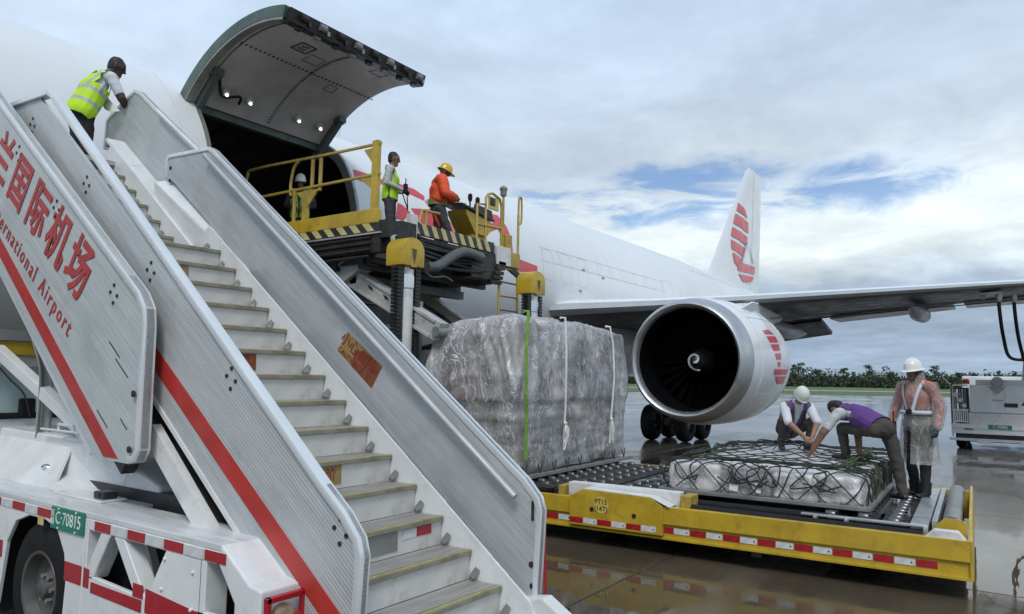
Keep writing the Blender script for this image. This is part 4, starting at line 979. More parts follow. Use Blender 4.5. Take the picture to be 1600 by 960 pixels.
# ---- truck body
TX0, TX1 = 2.42, 4.60
b = B()
b.span((TX0, 3.56, 1.045), (TX0+.34, 9.6, 1.083)); b.span((TX1-.34, 3.56, 1.045), (TX1, 9.6, 1.083)); b.span((TX0+.342, 5.0, 1.040), (TX1-.342, 9.6, 1.078))
b.build('side_deck', white_deck, tk, bevel=.006)
def side(x, sg):
    """side skirt with open zig-zag frame, in the plane of x; sg = outward direction"""
    t = (-sg*.03, 0, 0)
    b = B()
    # panel behind and round the wheel arch
    arch = [(5.72+.46*math.cos(a), .40+.56*math.sin(a)) for a in np.linspace(0.12, PI-.12, 14)]
    b.prism([(x, 5.02, 1.045), (x, 5.02, .28), (x, 5.26, .28)]+[(x, y-.02, z) for y, z in [(5.26, .60), (5.30, .78), (5.42, .92), (5.60, .965), (5.85, .965), (6.06, .90), (6.18, .74), (6.27, .28)]]+[(x, 7.6, .28), (x, 7.6, 1.045)], t)
    # bottom boom, top boom
    b.prism([(x, 5.015, .80), (x, 5.015, .28), (x, 3.45, .28), (x, 3.45, .62), (x, 4.0, .66), (x, 4.4, .74)], t) if False else None
    b.prism([(x, 5.015, .70), (x, 5.015, .28), (x, 3.42, .28), (x, 3.42, .72), (x, 3.7, .71), (x, 4.4, .68)], t)
    b.prism([(x, 5.015, 1.045), (x, 5.015, .975), (x, 3.60, .975), (x, 3.56, 1.045)], t)
    # diagonals of the frame
    for (ya, yb) in ((4.76, 4.95), (4.60, 4.33)):
        b.prism([(x, ya+.06, .976), (x, ya-.06, .976), (x, yb-.06, .68), (x, yb+.06, .68)], (-sg*.10, 0, 0))
    b.prism([(x, 4.08, .976), (x, 4.26, .68), (x, 3.72, .65), (x, 3.72, .976)], t)
    b.prism([(x, 5.013, .976), (x, 4.98, .976), (x, 4.98, .68), (x, 5.013, .68)], (-sg*.10, 0, 0))
    b.prism([(x, 3.735, .976), (x, 3.68, .976), (x, 3.68, .28), (x, 3.735, .28)], (-sg*.14, 0, 0))
    sk_ = b.build('side_skirt', white_paint, tk, bevel=.005, seg=1)
    o = -sg*-.0035
    def strip(y0, y1, zt0, zt1, zb0, zb1): b = B(); b.prism([(x+sg*.001, y0, zt0), (x+sg*.001, y1, zt1), (x+sg*.001, y1, zb1), (x+sg*.001, y0, zb0)], (sg*.003, 0, 0)); b.build('red_band', red_reflect, sk_)
    strip(5.255, 5.03, .74, .74, .62, .62); strip(6.22, 7.5, .74, .74, .62, .62); strip(4.26, 3.73, .735, .70, .60, .58)
    strip(5.0, 4.93, .74, .735, .62, .62); strip(4.90, 4.30, .665, .66, .60, .59) ; strip(4.40, 4.29, .745, .745, .668, .668)
    k = 0; y = 7.5
    while y > 3.66:
        b = B(); w = .20; b.span((x, y-w+.006, .985), (x+sg*.006, y-.006, 1.04)) if not (5.02 < y < 5.66 and sg < 0) else None
        if len(b.bm.verts): b.build('reflector', red_reflect if k % 2 else white_reflect, sk_)
        k += 1; y -= w
    for y, z in ((4.08, .93), (4.10, .76), (3.80, .90), (3.80, .70)):
        b = B(); b.sphere((x+sg*.002, y, z), .012, 8); b.build('rivet', white_worn, sk_)
    return sk_
sl_ = side(TX0, -1); side(TX1, 1)
b = B(); b.span((TX0-.006, 5.60, .925), (TX0-.001, 5.68, .978)); b.build('brown_tag', cream_stripe, sl_)
# number plate on the side
b = B(); b.span((TX0-.016, 5.02, .93), (TX0-.004, 5.47, 1.075)); np_ = b.build('number_plate', green_plate, sl_, bevel=.003, seg=1)
text('plate_number', 'C·70815', .118, plate_text, np_, (TX0-.0175, 5.225, 1.003), (0, -1, 0), (0, 0, 1), sx=.86)
text('plate_number', '民\n航', .052, plate_text, np_, (TX0-.0175, 5.44, 1.003), (0, -1, 0), (0, 0, 1))
for y in (5.36, 5.12):
    for z in (1.065, .94):
        b = B(); b.sphere((TX0-.017, y, z), .008, 8); b.build('plate_screw', white_reflect, np_)
# sloped rear ends of the two side boxes with tail lamps behind red guards
for x0, x1 in ((TX0, TX0+.25), (TX1-.25, TX1)):
    b = B(); b.prism([(x0, 3.56, 1.083), (x0, 3.30, .915), (x0, 3.20, .90), (x0, 3.20, .30), (x0, 3.42, .30), (x0, 3.42, .80), (x0, 3.575, .98)], (x1-x0, 0, 0)); rb = b.build('rear_box', white_paint, tk, bevel=.012)
    b = B()
    for p, q in (((x0+.0, .86), (x1-.0, .86)), ((x0+.0, .64), (x1-.0, .64)), ((x0+.015, .875), (x0+.015, .625)), ((x1-.015, .875), (x1-.015, .625)), ((x0+.03, .75), (x1-.03, .75))):
        b.bar((p[0], 3.165, p[1]), (q[0], 3.165, q[1]), .03, .03)
    b.build('lamp_guard', red_reflect, rb, bevel=.004, seg=1)
    b = B(); b.lathe([(0, .075), (.03, .07), (.045, .04), (.045, 0)], ((x0+x1)/2, 3.20, .75), (0, -1, 0), 18); b.build('tail_lamp', lamp_lens, rb, smooth=True)
# wheels
def wheel(parent, c, r, w, out, rim_r):
    cx_, cy_, cz_ = c; s = B()
    s.lathe([(-w/2, rim_r), (-w/2, r*.86), (-w*.40, r*.96), (-w*.2, r), (w*.2, r), (w*.40, r*.96), (w/2, r*.86), (w/2, rim_r)], c, (out, 0, 0), 40)
    t = s.build('wheel', black_rubber, parent, smooth=35)
    s = B(); s.lathe([(w*.44, rim_r*1.03), (w*.52, rim_r*1.0), (w*.50, rim_r*.92), (w*.18, rim_r*.84), (w*.10, rim_r*.55), (w*.22, rim_r*.40), (w*.24, rim_r*.28), (w*.42, rim_r*.24), (w*.46, rim_r*.16), (w*.46, 0)], c, (out, 0, 0), 36); rm = s.build('rim', rim_mat, t, smooth=30)
    for k in range(6):
        a = k*PI/3; s = B(); p = V(c)+V((out*w*.23, math.cos(a)*rim_r*.34, math.sin(a)*rim_r*.34)); s.lathe([(0, .018), (.03, .018), (.03, 0)], p, (out, 0, 0), 6); s.build('wheel_nut', steel_grey, t)
    return t
for yy in (5.70, 9.0):
    wheel(tk, (TX0+.16, yy, .47), .47, .24, -1, .26); wheel(tk, (TX1-.16, yy, .47), .47, .24, 1, .26)
b = B(); b.span((TX0+.06, 5.2, .3), (TX0+.36, 6.2, 1.03)); 
b = B(); b.span((2.75, 3.0+.4, .45), (4.3, 9.6, .74)); b.build('chassis', dark_liner, tk)
b = B(); b.span((TX0+.31, 5.0, .2), (TX0+.33, 6.6, 1.0)); b.span((TX0+.035, 5.03, 1.0), (TX0+.33, 6.6, 1.03)); b.span((TX0+.035, 6.3, .2), (TX0+.33, 6.32, 1.0)); b.build('wheel_well', dark_liner, tk)
b = B(); b.span((TX0+.1, 3.5, .32), (TX0+.3, 5.0, .40)); b.bar((TX0+.25, 4.4, .4), (TX0+.25, 4.75, .95), .05, .05); b.build('frame_rail', white_worn, tk)
# white housing and hood on the deck
b = B(); b.prism([(2.86, 7.6, 1.083), (2.86, 4.95, 1.083), (2.86, 4.95, 1.20), (2.86, 5.75, 1.45), (2.86, 7.6, 1.47)], (1.3, 0, 0)); hs = b.build('deck_housing', white_paint, tk, bevel=.03, seg=3, smooth=35)
b = B(); b.prism([(2.70, 7.4, 1.084), (2.70, 6.15, 1.084), (2.855, 6.25, 1.38), (2.855, 7.4, 1.40)], (.02, 0, .0)); b.prism([(2.68, 7.6, 1.0835), (2.68, 6.0, 1.0835), (2.86, 5.6, 1.0835), (2.86, 6.3, 1.36), (2.86, 7.6, 1.40)], (.01, 0, .004)); b.build('sloped_hood', white_paint, tk)
b = B(); b.span((2.62, 5.25, 1.084), (2.80, 5.95, 1.10)); b.build('deck_hatch', white_paint, tk, bevel=.004)
b = B(); b.box((2.70, 5.35, 1.125), (.10, .14, .05)); b.box((2.68, 5.35, 1.128), (.08, .05, .035)); b.build('latch_block', black_paint, tk, bevel=.01)
b = B(); b.sphere((2.79, 6.45, 1.22), .05, 10, (1, 1.3, .5)); b.build('hood_catch', chrome, tk, smooth=True)
b = B(); b.span((TX0+.02, 7.0, 1.085), (TX0+.06, 7.14, 1.14)); b.build('side_marker', lamp_amber, tk, bevel=.005)
b = B(); b.tube([(2.80, 6.65, 1.51), (2.80, 5.9, 1.51)], .01, 6); b.tube([(2.8, 6.35, 1.51), (2.8, 6.35, 1.56), (2.8, 6.1, 1.56), (2.8, 6.1, 1.51)], .012, 6); b.build('hood_rail', white_paint, tk)
# cab behind, with windscreen and yellow light bar
b = B(); b.span((2.55, 8.0, .5), (4.45, 9.7, 1.52)); b.span((2.55, 8.05, 2.02), (4.45, 9.7, 2.12)); b.span((2.55, 9.6, 1.5), (4.45, 9.7, 2.1)); b.bar((2.60, 8.02, 1.5), (2.60, 8.1, 2.05), .08, .08); b.bar((4.40, 8.02, 1.5), (4.40, 8.1, 2.05), .08, .08); cabo = b.build('cab', white_paint, tk, bevel=.015)
b = B(); b.quad((2.62, 8.04, 1.52), (4.38, 8.04, 1.52), (4.38, 8.09, 2.02), (2.62, 8.09, 2.02)); b.build('windscreen', glass_mat, cabo)
b = B(); b.box((3.22, 7.99, 1.62), (.13, .08, .18)); b.box((3.6, 8.0, 1.545), (1.7, .05, .06)); b.build('seat_back', black_rubber, cabo, bevel=.03, seg=3)
b = B(); b.span((2.6, 7.9, 2.125), (4.4, 8.2, 2.25)); b.build('yellow_beam', yellow_paint, cabo, bevel=.01)
b = B(); b.span((2.5, 7.88, 2.26), (4.5, 8.1, 2.36)); b.build('roof_rail', alu, cabo)
b = B(); b.bar((2.9, 7.9, 2.17), (2.9, 6.45, 1.64), .09, .10); b.bar((2.9, 6.45, 1.64), (2.9, 5.4, 1.2), .09, .10); b.build('diagonal_strut', white_paint, tk, bevel=.008)
b = B(); b.bar((2.92, 6.93, 1.45), (2.92, 6.93, 2.4), .07, .07); b.build('post', alu_edge, tk)
for k, dx in enumerate((-.055, -.03, .04)):
    b = B(); b.tube(smoothpts([(2.92+dx, 6.88, 1.42), (2.92+dx, 6.88, 1.75), (2.90+dx, 6.86+.02*k, 2.0), (2.88+dx, 7.0, 2.25)], 5), .012, 7); b.build('hose', steel_grey, tk, smooth=True)
b = B(); b.tube(smoothpts([(2.84, 7.9, 2.1), (2.83, 7.4, 1.9), (2.83, 7.1, 1.78), (2.83, 6.95, 1.6)], 6), .008, 6); b.build('cable', black_rubber, tk)
b = B(); b.bar((3.9, 8.5, .9), (3.9, 6.5, 2.9), .12, .12); b.bar((3.0, 9.2, 2.1), (3.0, 9.2, 4.3), .12, .12); b.bar((4.0, 9.2, 2.1), (4.0, 9.2, 4.3), .12, .12); b.build('lift_ram', alu, tk)
# ================================================================== CARGO LOADER (raised bridge)
ld = thing('cargo_loader', 'yellow and black cargo loader with its scissor bridge raised to the open aircraft door', 'cargo loader', (9.5, 8.6, 0))
LX0, LX1, LY0, LY1, LZ = 7.74, 11.08, 7.82, 10.46, 4.02
b = B(); b.span((LX0+.1, LY0+.1, LZ-.06), (LX1-.1, LY1, LZ)); dk = b.build('bridge_deck', black_grease, ld)
for k in range(9):
    b = B(); y = LY0+.3+k*.24; b.tube([(LX0+.4, y, LZ+.02), (LX1-.9, y, LZ+.02)], .045, 8); b.build('roller', steel_grey, dk, smooth=True)
# side frames
b = B(); b.span((LX0-.03, LY0+.10, 4.27), (LX0+.10, LY1+.1, 4.49)); sf = b.build('side_beam', yellow_paint, ld, bevel=.012)
for k in range(9):
    y = LY0+.12+k*.29; b = B(); b.prism([(LX0-.034, y, 4.14), (LX0-.034, y+.14, 4.14), (LX0-.034, y+.27, 4.268), (LX0-.034, y+.13, 4.268)], (.01, 0, 0)); b.build('hazard_stripe', cream_stripe, sf)
b = B(); b.span((LX0-.028, LY0, 4.12), (LX0+.06, LY1+.1, 4.268)); b.build('lower_beam', black_paint, ld)
b = B(); b.span((LX0-.05, LY0-.03, 4.095), (LX0+.08, LY1+.1, 4.118)); b.build('bright_trim', alu, ld)
b = B()
b.span((LX0-.01, LY0, 3.82), (LX0+.12, LY1, 4.09))
for k, (z, y1) in enumerate(((4.05, 10.3), (3.96, 10.2), (3.86, 9.9), (3.76, 9.6))): b.tube([(LX0-.02-.012*k, LY0+.2, z), (LX0-.02-.012*k, y1, z-.02)], .022, 8)
b.span((LX0+.15, LY0+.3, 3.70), (LX1-.15, LY1-.2, 3.94)); 
for y in (8.3, 8.9, 9.5, 10.0): b.span((LX0+.1, y, 3.62), (LX1-.1, y+.1, 3.80))
tag(b.build('under_frame', black_grease, ld), kind='stuff')
# black machinery at the near corner and along the rear edge
b = B(); b.span((LX0-.02, LY0-.16, 4.02), (8.18, LY0+.05, 4.30)); b.span((LX0+.06, LY0-.28, 3.84), (8.40, LY0+.02, 4.05)); b.span((8.06, LY0-.1, 4.1), (8.4, LY0+.1, 4.34)); b.build('bracket', black_grease, ld, bevel=.012)
b = B(); b.lathe([(0, .07), (.05, .07), (.07, .03), (.07, 0)], (LX0+.10, LY0-.16, 4.0), (0, -1, 0), 14); b.build('work_lamp', galv, ld)
b = B(); b.span((8.4, LY0-.02, 4.215), (10.55, LY0+.05, 4.40)); rb = b.build('rear_beam', black_paint, ld, bevel=.006)
k = 0; x = 8.45
while x < 10.45:
    b = B(); b.prism([(x, LY0-.024, 4.218), (x+.115, LY0-.024, 4.218), (x+.015, LY0-.024, 4.397), (x-.10, LY0-.024, 4.397)], (0, .003, 0)) if x > 8.5 else b.prism([(x-.04, LY0-.024, 4.218), (x+.115, LY0-.024, 4.218), (x+.015, LY0-.024, 4.397), (x-.04, LY0-.024, 4.397)], (0, .003, 0))
    b.build('hazard_stripe', cream_stripe, rb); x += .235
b = B(); b.prism([(8.30, LY0-.06, 4.50), (8.47, LY0-.06, 4.50), (8.45, LY0-.06, 4.10), (8.36, LY0-.06, 4.10)], (0, .10, 0)); b.build('white_guard', white_worn, ld, bevel=.01)
b = B(); b.prism([(10.56, LY0-.06, 4.36), (11.02, LY0-.06, 4.36), (11.02, LY0-.06, 4.02), (10.62, LY0-.06, 4.02)], (0, .14, 0)); b.build('white_guard', white_worn, ld, bevel=.01)
rgl = random.Random(5)
b = B()
for k in range(9):
    z = 4.19-.05*k; xa = 8.3+rgl.uniform(0, .3); xb = 10.6+rgl.uniform(-.3, .3); b.tube(smoothpts([(xa, LY0+.02-.008*k, z), (9.2, LY0-.03, z-rgl.uniform(0, .08)), (10, LY0-.02, z-rgl.uniform(0, .05)), (xb, LY0+.02, z)], 4), rgl.uniform(.014, .028), 7)
b.span((9.9, LY0-.02, 3.72), (10.75, LY0+.5, 4.2)); b.span((8.4, LY0+.04, 3.9), (10.0, LY0+.3, 4.2))
for k in range(5): b.span((10.45+.05*k, LY0-.06, 3.66+.09*k), (10.75+.03*k, LY0+.05, 3.72+.09*k))
tag(b.build('hydraulics', black_grease, ld), kind='stuff')
b = B(); b.tube(smoothpts([(8.68, LY0-.08, 3.70), (8.95, LY0-.08, 3.76), (9.35, LY0-.08, 3.99), (9.65, LY0-.08, 4.09), (10.1, LY0-.08, 4.06)], 5), .085, 10); b.build('bent_pipe', dark_arm, ld, smooth=True)
b = B(); b.tube(smoothpts([(8.62, LY0-.1, 3.62), (8.8, LY0-.1, 3.56), (9.1, LY0-.1, 3.60), (9.3, LY0-.1, 3.55)], 5), .016, 7); b.build('pipe', dark_arm, ld)
# yellow rails on the near side
RX = LX0+.03
def rail(pts, r=.026, name='guard_rail', mat=yellow_rail):
    b = B(); b.tube(pts, r, 8); return b.build(name, mat, ld, smooth=45)
b = B(); b.span((RX-.05, LY0+.12, 4.49), (RX+.03, LY0+.24, 5.55)); b.build('corner_post', yellow_paint, ld, bevel=.008)
b = B(); b.prism([(RX-.01, LY0+.24, 5.45), (RX-.01, LY0+.24, 5.18), (RX-.01, LY0+.46, 5.45)], (.03, 0, 0)); b.build('gusset', yellow_rail, ld)
b = B(); b.prism([(RX-.01, LY0+.24, 5.02), (RX-.01, LY0+.24, 4.78), (RX-.01, LY0+.54, 5.02)], (.03, 0, 0)); b.build('gusset', yellow_rail, ld)
rail(smoothpts([(RX, LY0+.1, 5.50), (RX, 9.2, 5.52), (RX, 11.0, 5.56), (RX, 11.22, 5.47), (RX, 11.26, 5.2), (RX, 11.26, 4.5)], 5))
rail([(RX, LY0+.1, 5.03), (RX, 11.26, 5.03)])
for y in (9.30, 9.50): rail([(RX+.02, y, 5.52), (RX+.02, y, 4.95)], .03, 'rail_post')
rail(smoothpts([(RX, 9.82, 5.52), (RX, 9.95, 5.42), (RX, 10.02, 5.15), (RX, 10.0, 4.95)], 4), .024, 'rail_post')
rail([(RX, 9.9, 4.49), (RX, 9.9, 5.03)], .03, 'rail_post')
b = B(); b.prism([(RX-.01, 9.3, 4.98), (RX-.01, 9.85, 4.98), (RX-.01, 9.55, 4.72)], (.03, 0, 0)); b.build('gusset', yellow_rail, ld)
b = B(); b.span((RX-.02, 9.56, 4.49), (RX+.03, 9.68, 4.80)); b.build('rail_foot', yellow_rail, ld)
# rails, console and ladder at the aft rear corner
for p in ([(10.05, LY0, 4.25), (10.05, LY0, 5.02), (10.30, LY0, 5.06)], [(10.30, LY0, 4.25), (10.30, LY0, 5.18), (10.36, LY0, 5.26), (10.50, LY0, 5.30), (10.72, LY0, 5.24), (10.78, LY0, 5.1), (10.78, LY0, 4.2)], [(10.05, LY0, 4.66), (10.80, LY0, 4.70)], [(10.86, LY0+.02, 4.1), (10.86, LY0+.02, 5.36)], [(8.55, LY0, 4.4), (8.62, LY0, 4.62), (9.1, LY0+.05, 4.66)], [(8.72, LY0, 4.4), (8.72, LY0, 4.64)]): rail(p, .024)
b = B(); b.box((10.54, LY0+.01, 5.12), (.30, .03, .24)); sg = b.build('rail_sign', yellow_sticker, ld, bevel=.02)
b = B(); b.box((10.49, LY0-.008, 5.14), (.16, .006, .14)); b.build('sign_mark', black_text, sg)
b = B(); b.lathe([(0, .05), (.02, .06), (.10, .06), (.12, .075), (.15, .075), (.19, .03), (.19, 0)], (10.86, LY0+.02, 5.33), (0, 0, 1), 14); b.build('beacon', steel_grey, ld, smooth=45)
b = B(); b.prism([(10.34, 8.30, 5.04), (11.17, 8.30, 4.92), (11.20, 8.30, 4.84), (10.97, 8.30, 4.62), (10.62, 8.30, 4.64), (10.36, 8.30, 4.95)], (0, .45, .02)); b.span((10.62, 8.35, 4.02), (10.97, 8.7, 4.64)); cn = b.build('control_console', yellow_paint, ld, bevel=.012)
b = B(); b.prism([(10.19, 8.27, 5.09), (11.19, 8.27, 4.95), (11.19, 8.27, 4.99), (10.19, 8.27, 5.13)], (0, .52, .06)); b.build('console_panel', black_paint, cn, bevel=.01)
for x, z, h in ((10.70, 5.10, .24), (10.93, 5.06, .26)):
    b = B(); b.tube([(x, 8.5, z), (x, 8.5, z+h)], .016, 8); b.lathe([(0, .03), (.05, .045), (.12, .045), (.15, .02), (.15, 0)], (x, 8.5, z+h-.06), (0, 0, 1), 10); b.build('joystick', black_rubber, cn)
for k in range(7):
    b = B(); b.lathe([(0, .022), (.035, .022), (.035, 0)], (10.37+.11*k, 8.36+.08*(k % 2), 5.12-.014*k), (0, 0, 1), 8); b.build('switch', steel_grey if k % 3 else red_sticker, cn)
b = B(); b.prism([(10.60, 8.32, 5.06), (11.20, 8.32, 5.0), (11.15, 8.32, 5.16), (10.65, 8.32, 5.2)], (0, .03, .02)); b.build('screen', black_paint, cn)
for x in (10.72, 11.30): rail([(x, LY0-.02, 2.6), (x, LY0-.02, 4.3 if x < 11 else 5.05)], .024, 'ladder_rail')
rail(smoothpts([(11.30, LY0-.02, 5.0), (11.31, LY0-.02, 5.36), (11.36, LY0-.02, 5.40), (11.40, LY0-.02, 5.34), (11.40, LY0-.02, 4.95), (11.32, LY0-.02, 4.88)], 4), .02, 'ladder_rail')
for k in range(7): rail([(10.72, LY0-.02, 2.7+.255*k), (11.30, LY0-.02, 2.7+.255*k)], .018, 'ladder_rung', yellow_rail if k % 2 else steel_grey)
b = B(); b.span((11.0, LY0-.05, 4.02), (11.34, LY0+.2, 4.30)); b.span((10.92, LY0-.03, 4.05), (11.1, LY0+.1, 4.62)); b.build('bracket', yellow_rail, ld, bevel=.01)
b = B(); b.bar((11.0, LY0+.1, 4.1), (11.25, LY0-.1, 3.86), .12, .08); b.build('step_bracket', black_paint, ld)
# scissor arms
def arm(x, pts, w, h, mat, plates=True):
    b = B(); p0, p1 = V((x, *pts[0])), V((x, *pts[1])); b.bar(p0, p1, w, h, up=(0, 0, 1)); d = (p1-p0).normalized(); u = V((0, -d.z, d.y))
    if u.z < 0: u = -u
    b.bar(p0+u*h*.42-V((w/2+.012, 0, 0))+d*.1, p1+u*h*.42-V((w/2+.012, 0, 0))-d*.1, .02, .05); b.bar(p0-u*h*.42-V((w/2+.012, 0, 0))+d*.1, p1-u*h*.42-V((w/2+.012, 0, 0))-d*.1, .02, .05)
    o = b.build('scissor_arm', mat, ld, bevel=.012)
    for p in (p0, p1):
        b = B(); b.tube([p-V((w/2+.04, 0, 0)), p+V((w/2+.04, 0, 0))], .075, 14); b.build('pivot', steel_grey, o, smooth=40)
    return o
a1 = arm(8.05, ((7.94, 4.05), (9.75, 3.12)), .24, .30, galv)
b = B(); b.bar((7.92, 8.2, 4.17), (7.92, 9.1, 3.72), .03, .04); b.bar((7.91, 8.25, 4.02), (7.91, 9.2, 3.56), .04, .05); b.tube([(7.90, 8.35, 3.98), (7.90, 9.15, 3.60)], .03, 8); b.build('ram', steel_grey, a1)
a2 = arm(8.10, ((9.6, 3.95), (6.9, 2.62)), .20, .28, galv)
for k in range(4):
    y = 8.34-.17*k; z = 3.95-(9.6-y)*.4926; b = B(); b.prism([(7.994, y, z+.055), (7.994, y-.09, z+.012), (7.994, y-.13, z-.055), (7.994, y-.04, z-.012)], (.004, 0, 0)); b.build('hazard_stripe', black_text if k % 2 == 0 else cream_stripe, a2)
arm(10.75, ((8.22, 4.16), (10.3, 3.22)), .24, .30, dark_arm)
arm(10.70, ((10.3, 3.9), (8.45, 2.82)), .20, .30, galv)
b = B(); b.span((8.0, 8.6, 3.42), (10.7, 8.74, 3.56)); b.span((8.0, 9.4, 2.9), (10.7, 9.5, 3.2)); b.tube([(8.1, 9.7, 3.2), (10.7, 9.7, 3.2)], .07, 10); b.prism([(8.25, 9.6, 3.75), (8.25, 7.7, 3.25), (8.25, 7.7, 3.0), (8.25, 9.6, 3.3)], (.05, 0, 0)); b.build('cross_frame', dark_arm, ld)
b = B(); b.span((8.75, 8.35, .5), (8.87, 8.45, 3.6)); b.span((9.0, 8.3, .5), (10.4, 8.5, 2.45)); b.build('hose_bracket', steel_grey, ld)
for k in range(5):
    b = B(); b.tube(smoothpts([(8.9, 8.42-.03*k, 3.30), (9.3, 8.3-.03*k, 3.18-.015*k), (9.62+.02*k, 8.1, 2.92), (9.66+.02*k, 7.98, 2.68), (9.4, 8.1, 2.48+.015*k), (8.9, 8.4-.03*k, 2.40)], 6), .022, 7); b.build('hydraulic_hose', black_rubber, ld, smooth=True)
# chassis under the bridge
b = B(); b.span((7.9, 7.9, .45), (11.0, 10.2, .95)); b.span((8.0, 8.2, .95), (10.9, 10.0, 1.5)); b.build('loader_chassis', yellow_paint, ld, bevel=.02)
for y in (8.3, 9.8):
    for x, o in ((8.0, -1), (10.9, 1)): wheel(ld, (x, y, .45), .45, .26, o, .24)
# lifting masts with chain and yellow hooded heads
def mast(x, y, zt, w):
    b = B(); b.tube([(x, y, .4), (x, y, zt-.46)], .115, 20); m = b.build('mast', white_worn, ld, smooth=40)
    b = B(); b.lathe([(0, .128), (.18, .128), (.18, .118), (.2, .118)], (x, y, zt-.74), (0, 0, 1), 20); b.tube([(x, y, zt-.5), (x, y, zt-.4)], .055, 12); b.build('mast_collar', chrome, m, smooth=40)
    h = w/2; out = [(x-h, zt-.42)]+[(x-h*math.cos(a), zt-h*.86+h*.86*math.sin(a)) for a in np.linspace(0, PI, 15)]+[(x+h, zt-.42)]
    b = B(); b.prism([(px, y-.15, pz) for px, pz in out], (0, .34, 0)); hd = b.build('chain_hood', yellow_paint, m, bevel=.012, smooth=40)
    b = B(); b.span((x-.06, y-.158, zt-.44), (x+.06, y-.149, zt-.16)); b.build('hood_bracket', yellow_rail, hd, bevel=.006)
    b = B(); b.prism([(x-.045, y-.163, zt-.17), (x+.045, y-.163, zt-.17), (x+.03, y-.163, zt-.28), (x, y-.163, zt-.40), (x-.03, y-.163, zt-.28)], (0, .006, 0)); b.build('rust_stain', bark, hd)
    for sx in (-1, 1):
        cx_ = x+sx*h*.80; z = zt-.44
        link = None
        while z > zt-2.2:
            if link is None:
                b = B(); b.span((cx_-.055, y-.08, z-.045), (cx_+.055, y+.06, z)); b.span((cx_-.075, y-.06, z-.034), (cx_+.075, y+.04, z-.012)); link = b.build('chain_link', black_grease, m)
            else: copy_at(link, (cx_, WLOC[link.name].y, z-.0225), m)
            z -= .056
        b = B(); b.span((cx_-.05, y-.05, .5), (cx_+.05, y+.05, zt-2.15)); b.build('chain', black_grease, m)
mast(7.87, 7.42, 4.00, .46); mast(11.22, 7.42, 3.93, .46)
b = B(); b.span((7.6, 7.36, .4), (11.5, 7.6, 1.3)); b.build('mast_base', steel_grey, ld)
b = B(); b.span((8.16, 7.4, 1.0), (8.24, 7.5, 3.1)); b.build('mast_guide', steel_grey, ld)

# ================================================================== PALLET TRANSPORTER
tr = thing('pallet_transporter', 'low yellow pallet transporter with red and white reflectors and a black roller deck', 'transporter', (10, 4, 0))
TO = V((8.17, .49, 0)); TA = V((-.05, .99875, 0)); TCc = V((.99875, .05, 0)); TROT = Matrix((TCc, TA, V((0, 0, 1)))).transposed()
def T(u, w, z): return TO+TA*u+TCc*w+V((0, 0, z))
def tspan(b, u0, u1, w0, w1, z0, z1): b.box(T((u0+u1)/2, (w0+w1)/2, (z0+z1)/2), (abs(w1-w0), abs(u1-u0), abs(z1-z0)), TROT); return b
TL, TW, TB = 7.9, 3.85, .19
b = B(); b.prism([T(0, 0, .36), T(0, 0, .555), T(TL, 0, .555), T(TL, 0, .36)], TCc*.08); sb_ = b.build('side_beam', yellow_paint, tr, bevel=.006)
b = B(); b.prism([T(.015, .03, TB+.02), T(.015, .03, .362), T(TL, .03, .362), T(TL, .03, TB+.02)], TCc*.06); b.build('side_skirt', yellow_paint, tr)
b = B(); tspan(b, .01, TL, .0, .10, TB, TB+.028); b.build('bottom_flange', yellow_paint, tr, bevel=.004)
b = B(); tspan(b, 0, TL, TW-.08, TW, TB, .555); b.build('side_beam', yellow_paint, tr)
b = B(); tspan(b, 0.1, TL-.1, .2, TW-.2, TB+.08, .50); b.build('frame', black_grease, tr)
# raised lifting-point box with the fleet number
b = B(); b.prism([T(2.98, -.035, TB+.045), T(2.98, -.035, .56), T(3.12, -.035, .645), T(3.98, -.035, .665), T(4.10, -.035, .60), T(4.16, -.035, .58), T(4.16, -.035, TB+.045)], TCc*.06); bx = b.build('number_box', yellow_paint, tr, bevel=.006)
b = B(); b.prism([T(2.90, -.03, .556), T(3.12, -.03, .647), T(3.98, -.03, .667), T(3.98, .20, .667), T(3.12, .20, .647), T(2.9, .2, .556)], V((0, 0, .004))); b.build('worn_top', white_worn, tr)
b = B(); b.lathe([(0, .098), (.002, .098), (.002, 0)], T(3.74, -.036, .50), -TCc, 28); dsc = b.build('number_disc', yellow_sticker, bx)
for s_, z in (('PT15', .535), ('(14T)', .455)): text('fleet_number', s_, .082, black_text, dsc, T(3.74, -.041, z), -TA, (0, 0, 1), sx=.95)
for u, z in ((3.86, .44), (3.32, .42)):
    b = B(); b.lathe([(0, .026), (.008, .026), (.008, 0)], T(u, -.036, z), -TCc, 14); b.build('bolt_hole', black_paint, bx)
b = B(); tspan(b, 2.85, 4.3, .20, .34, .50, .70); b.build('guide_rail', white_worn, tr, bevel=.01)
b = B(); tspan(b, 4.32, 4.40, .12, .4, .45, .66); b.build('lug', yellow_rail, tr, bevel=.01)
b = B(); tspan(b, 2.7, 2.82, .12, .40, .45, .68); b.build('lug', yellow_rail, tr, bevel=.01)
# reflectors along the side
u = .28; k = 0
while u < TL-.3:
    w_ = .185; mid = 2.98 < u+.09 < 4.16; zc_ = .295
    b = B(); tspan(b, u, u+w_-.008, -.0385 if mid else .0235, -.0355 if mid else .0295, zc_-.032, zc_+.032); b.build('reflector', red_reflect if k % 2 == 0 else white_reflect, tr)
    if k % 2: 
        b = B(); b.lathe([(0, .008), (.004, .008), (.004, 0)], T(u+.03, -.039 if mid else .023, zc_), -TCc, 8); b.build('rivet', black_paint, tr)
    u += w_; k += 1
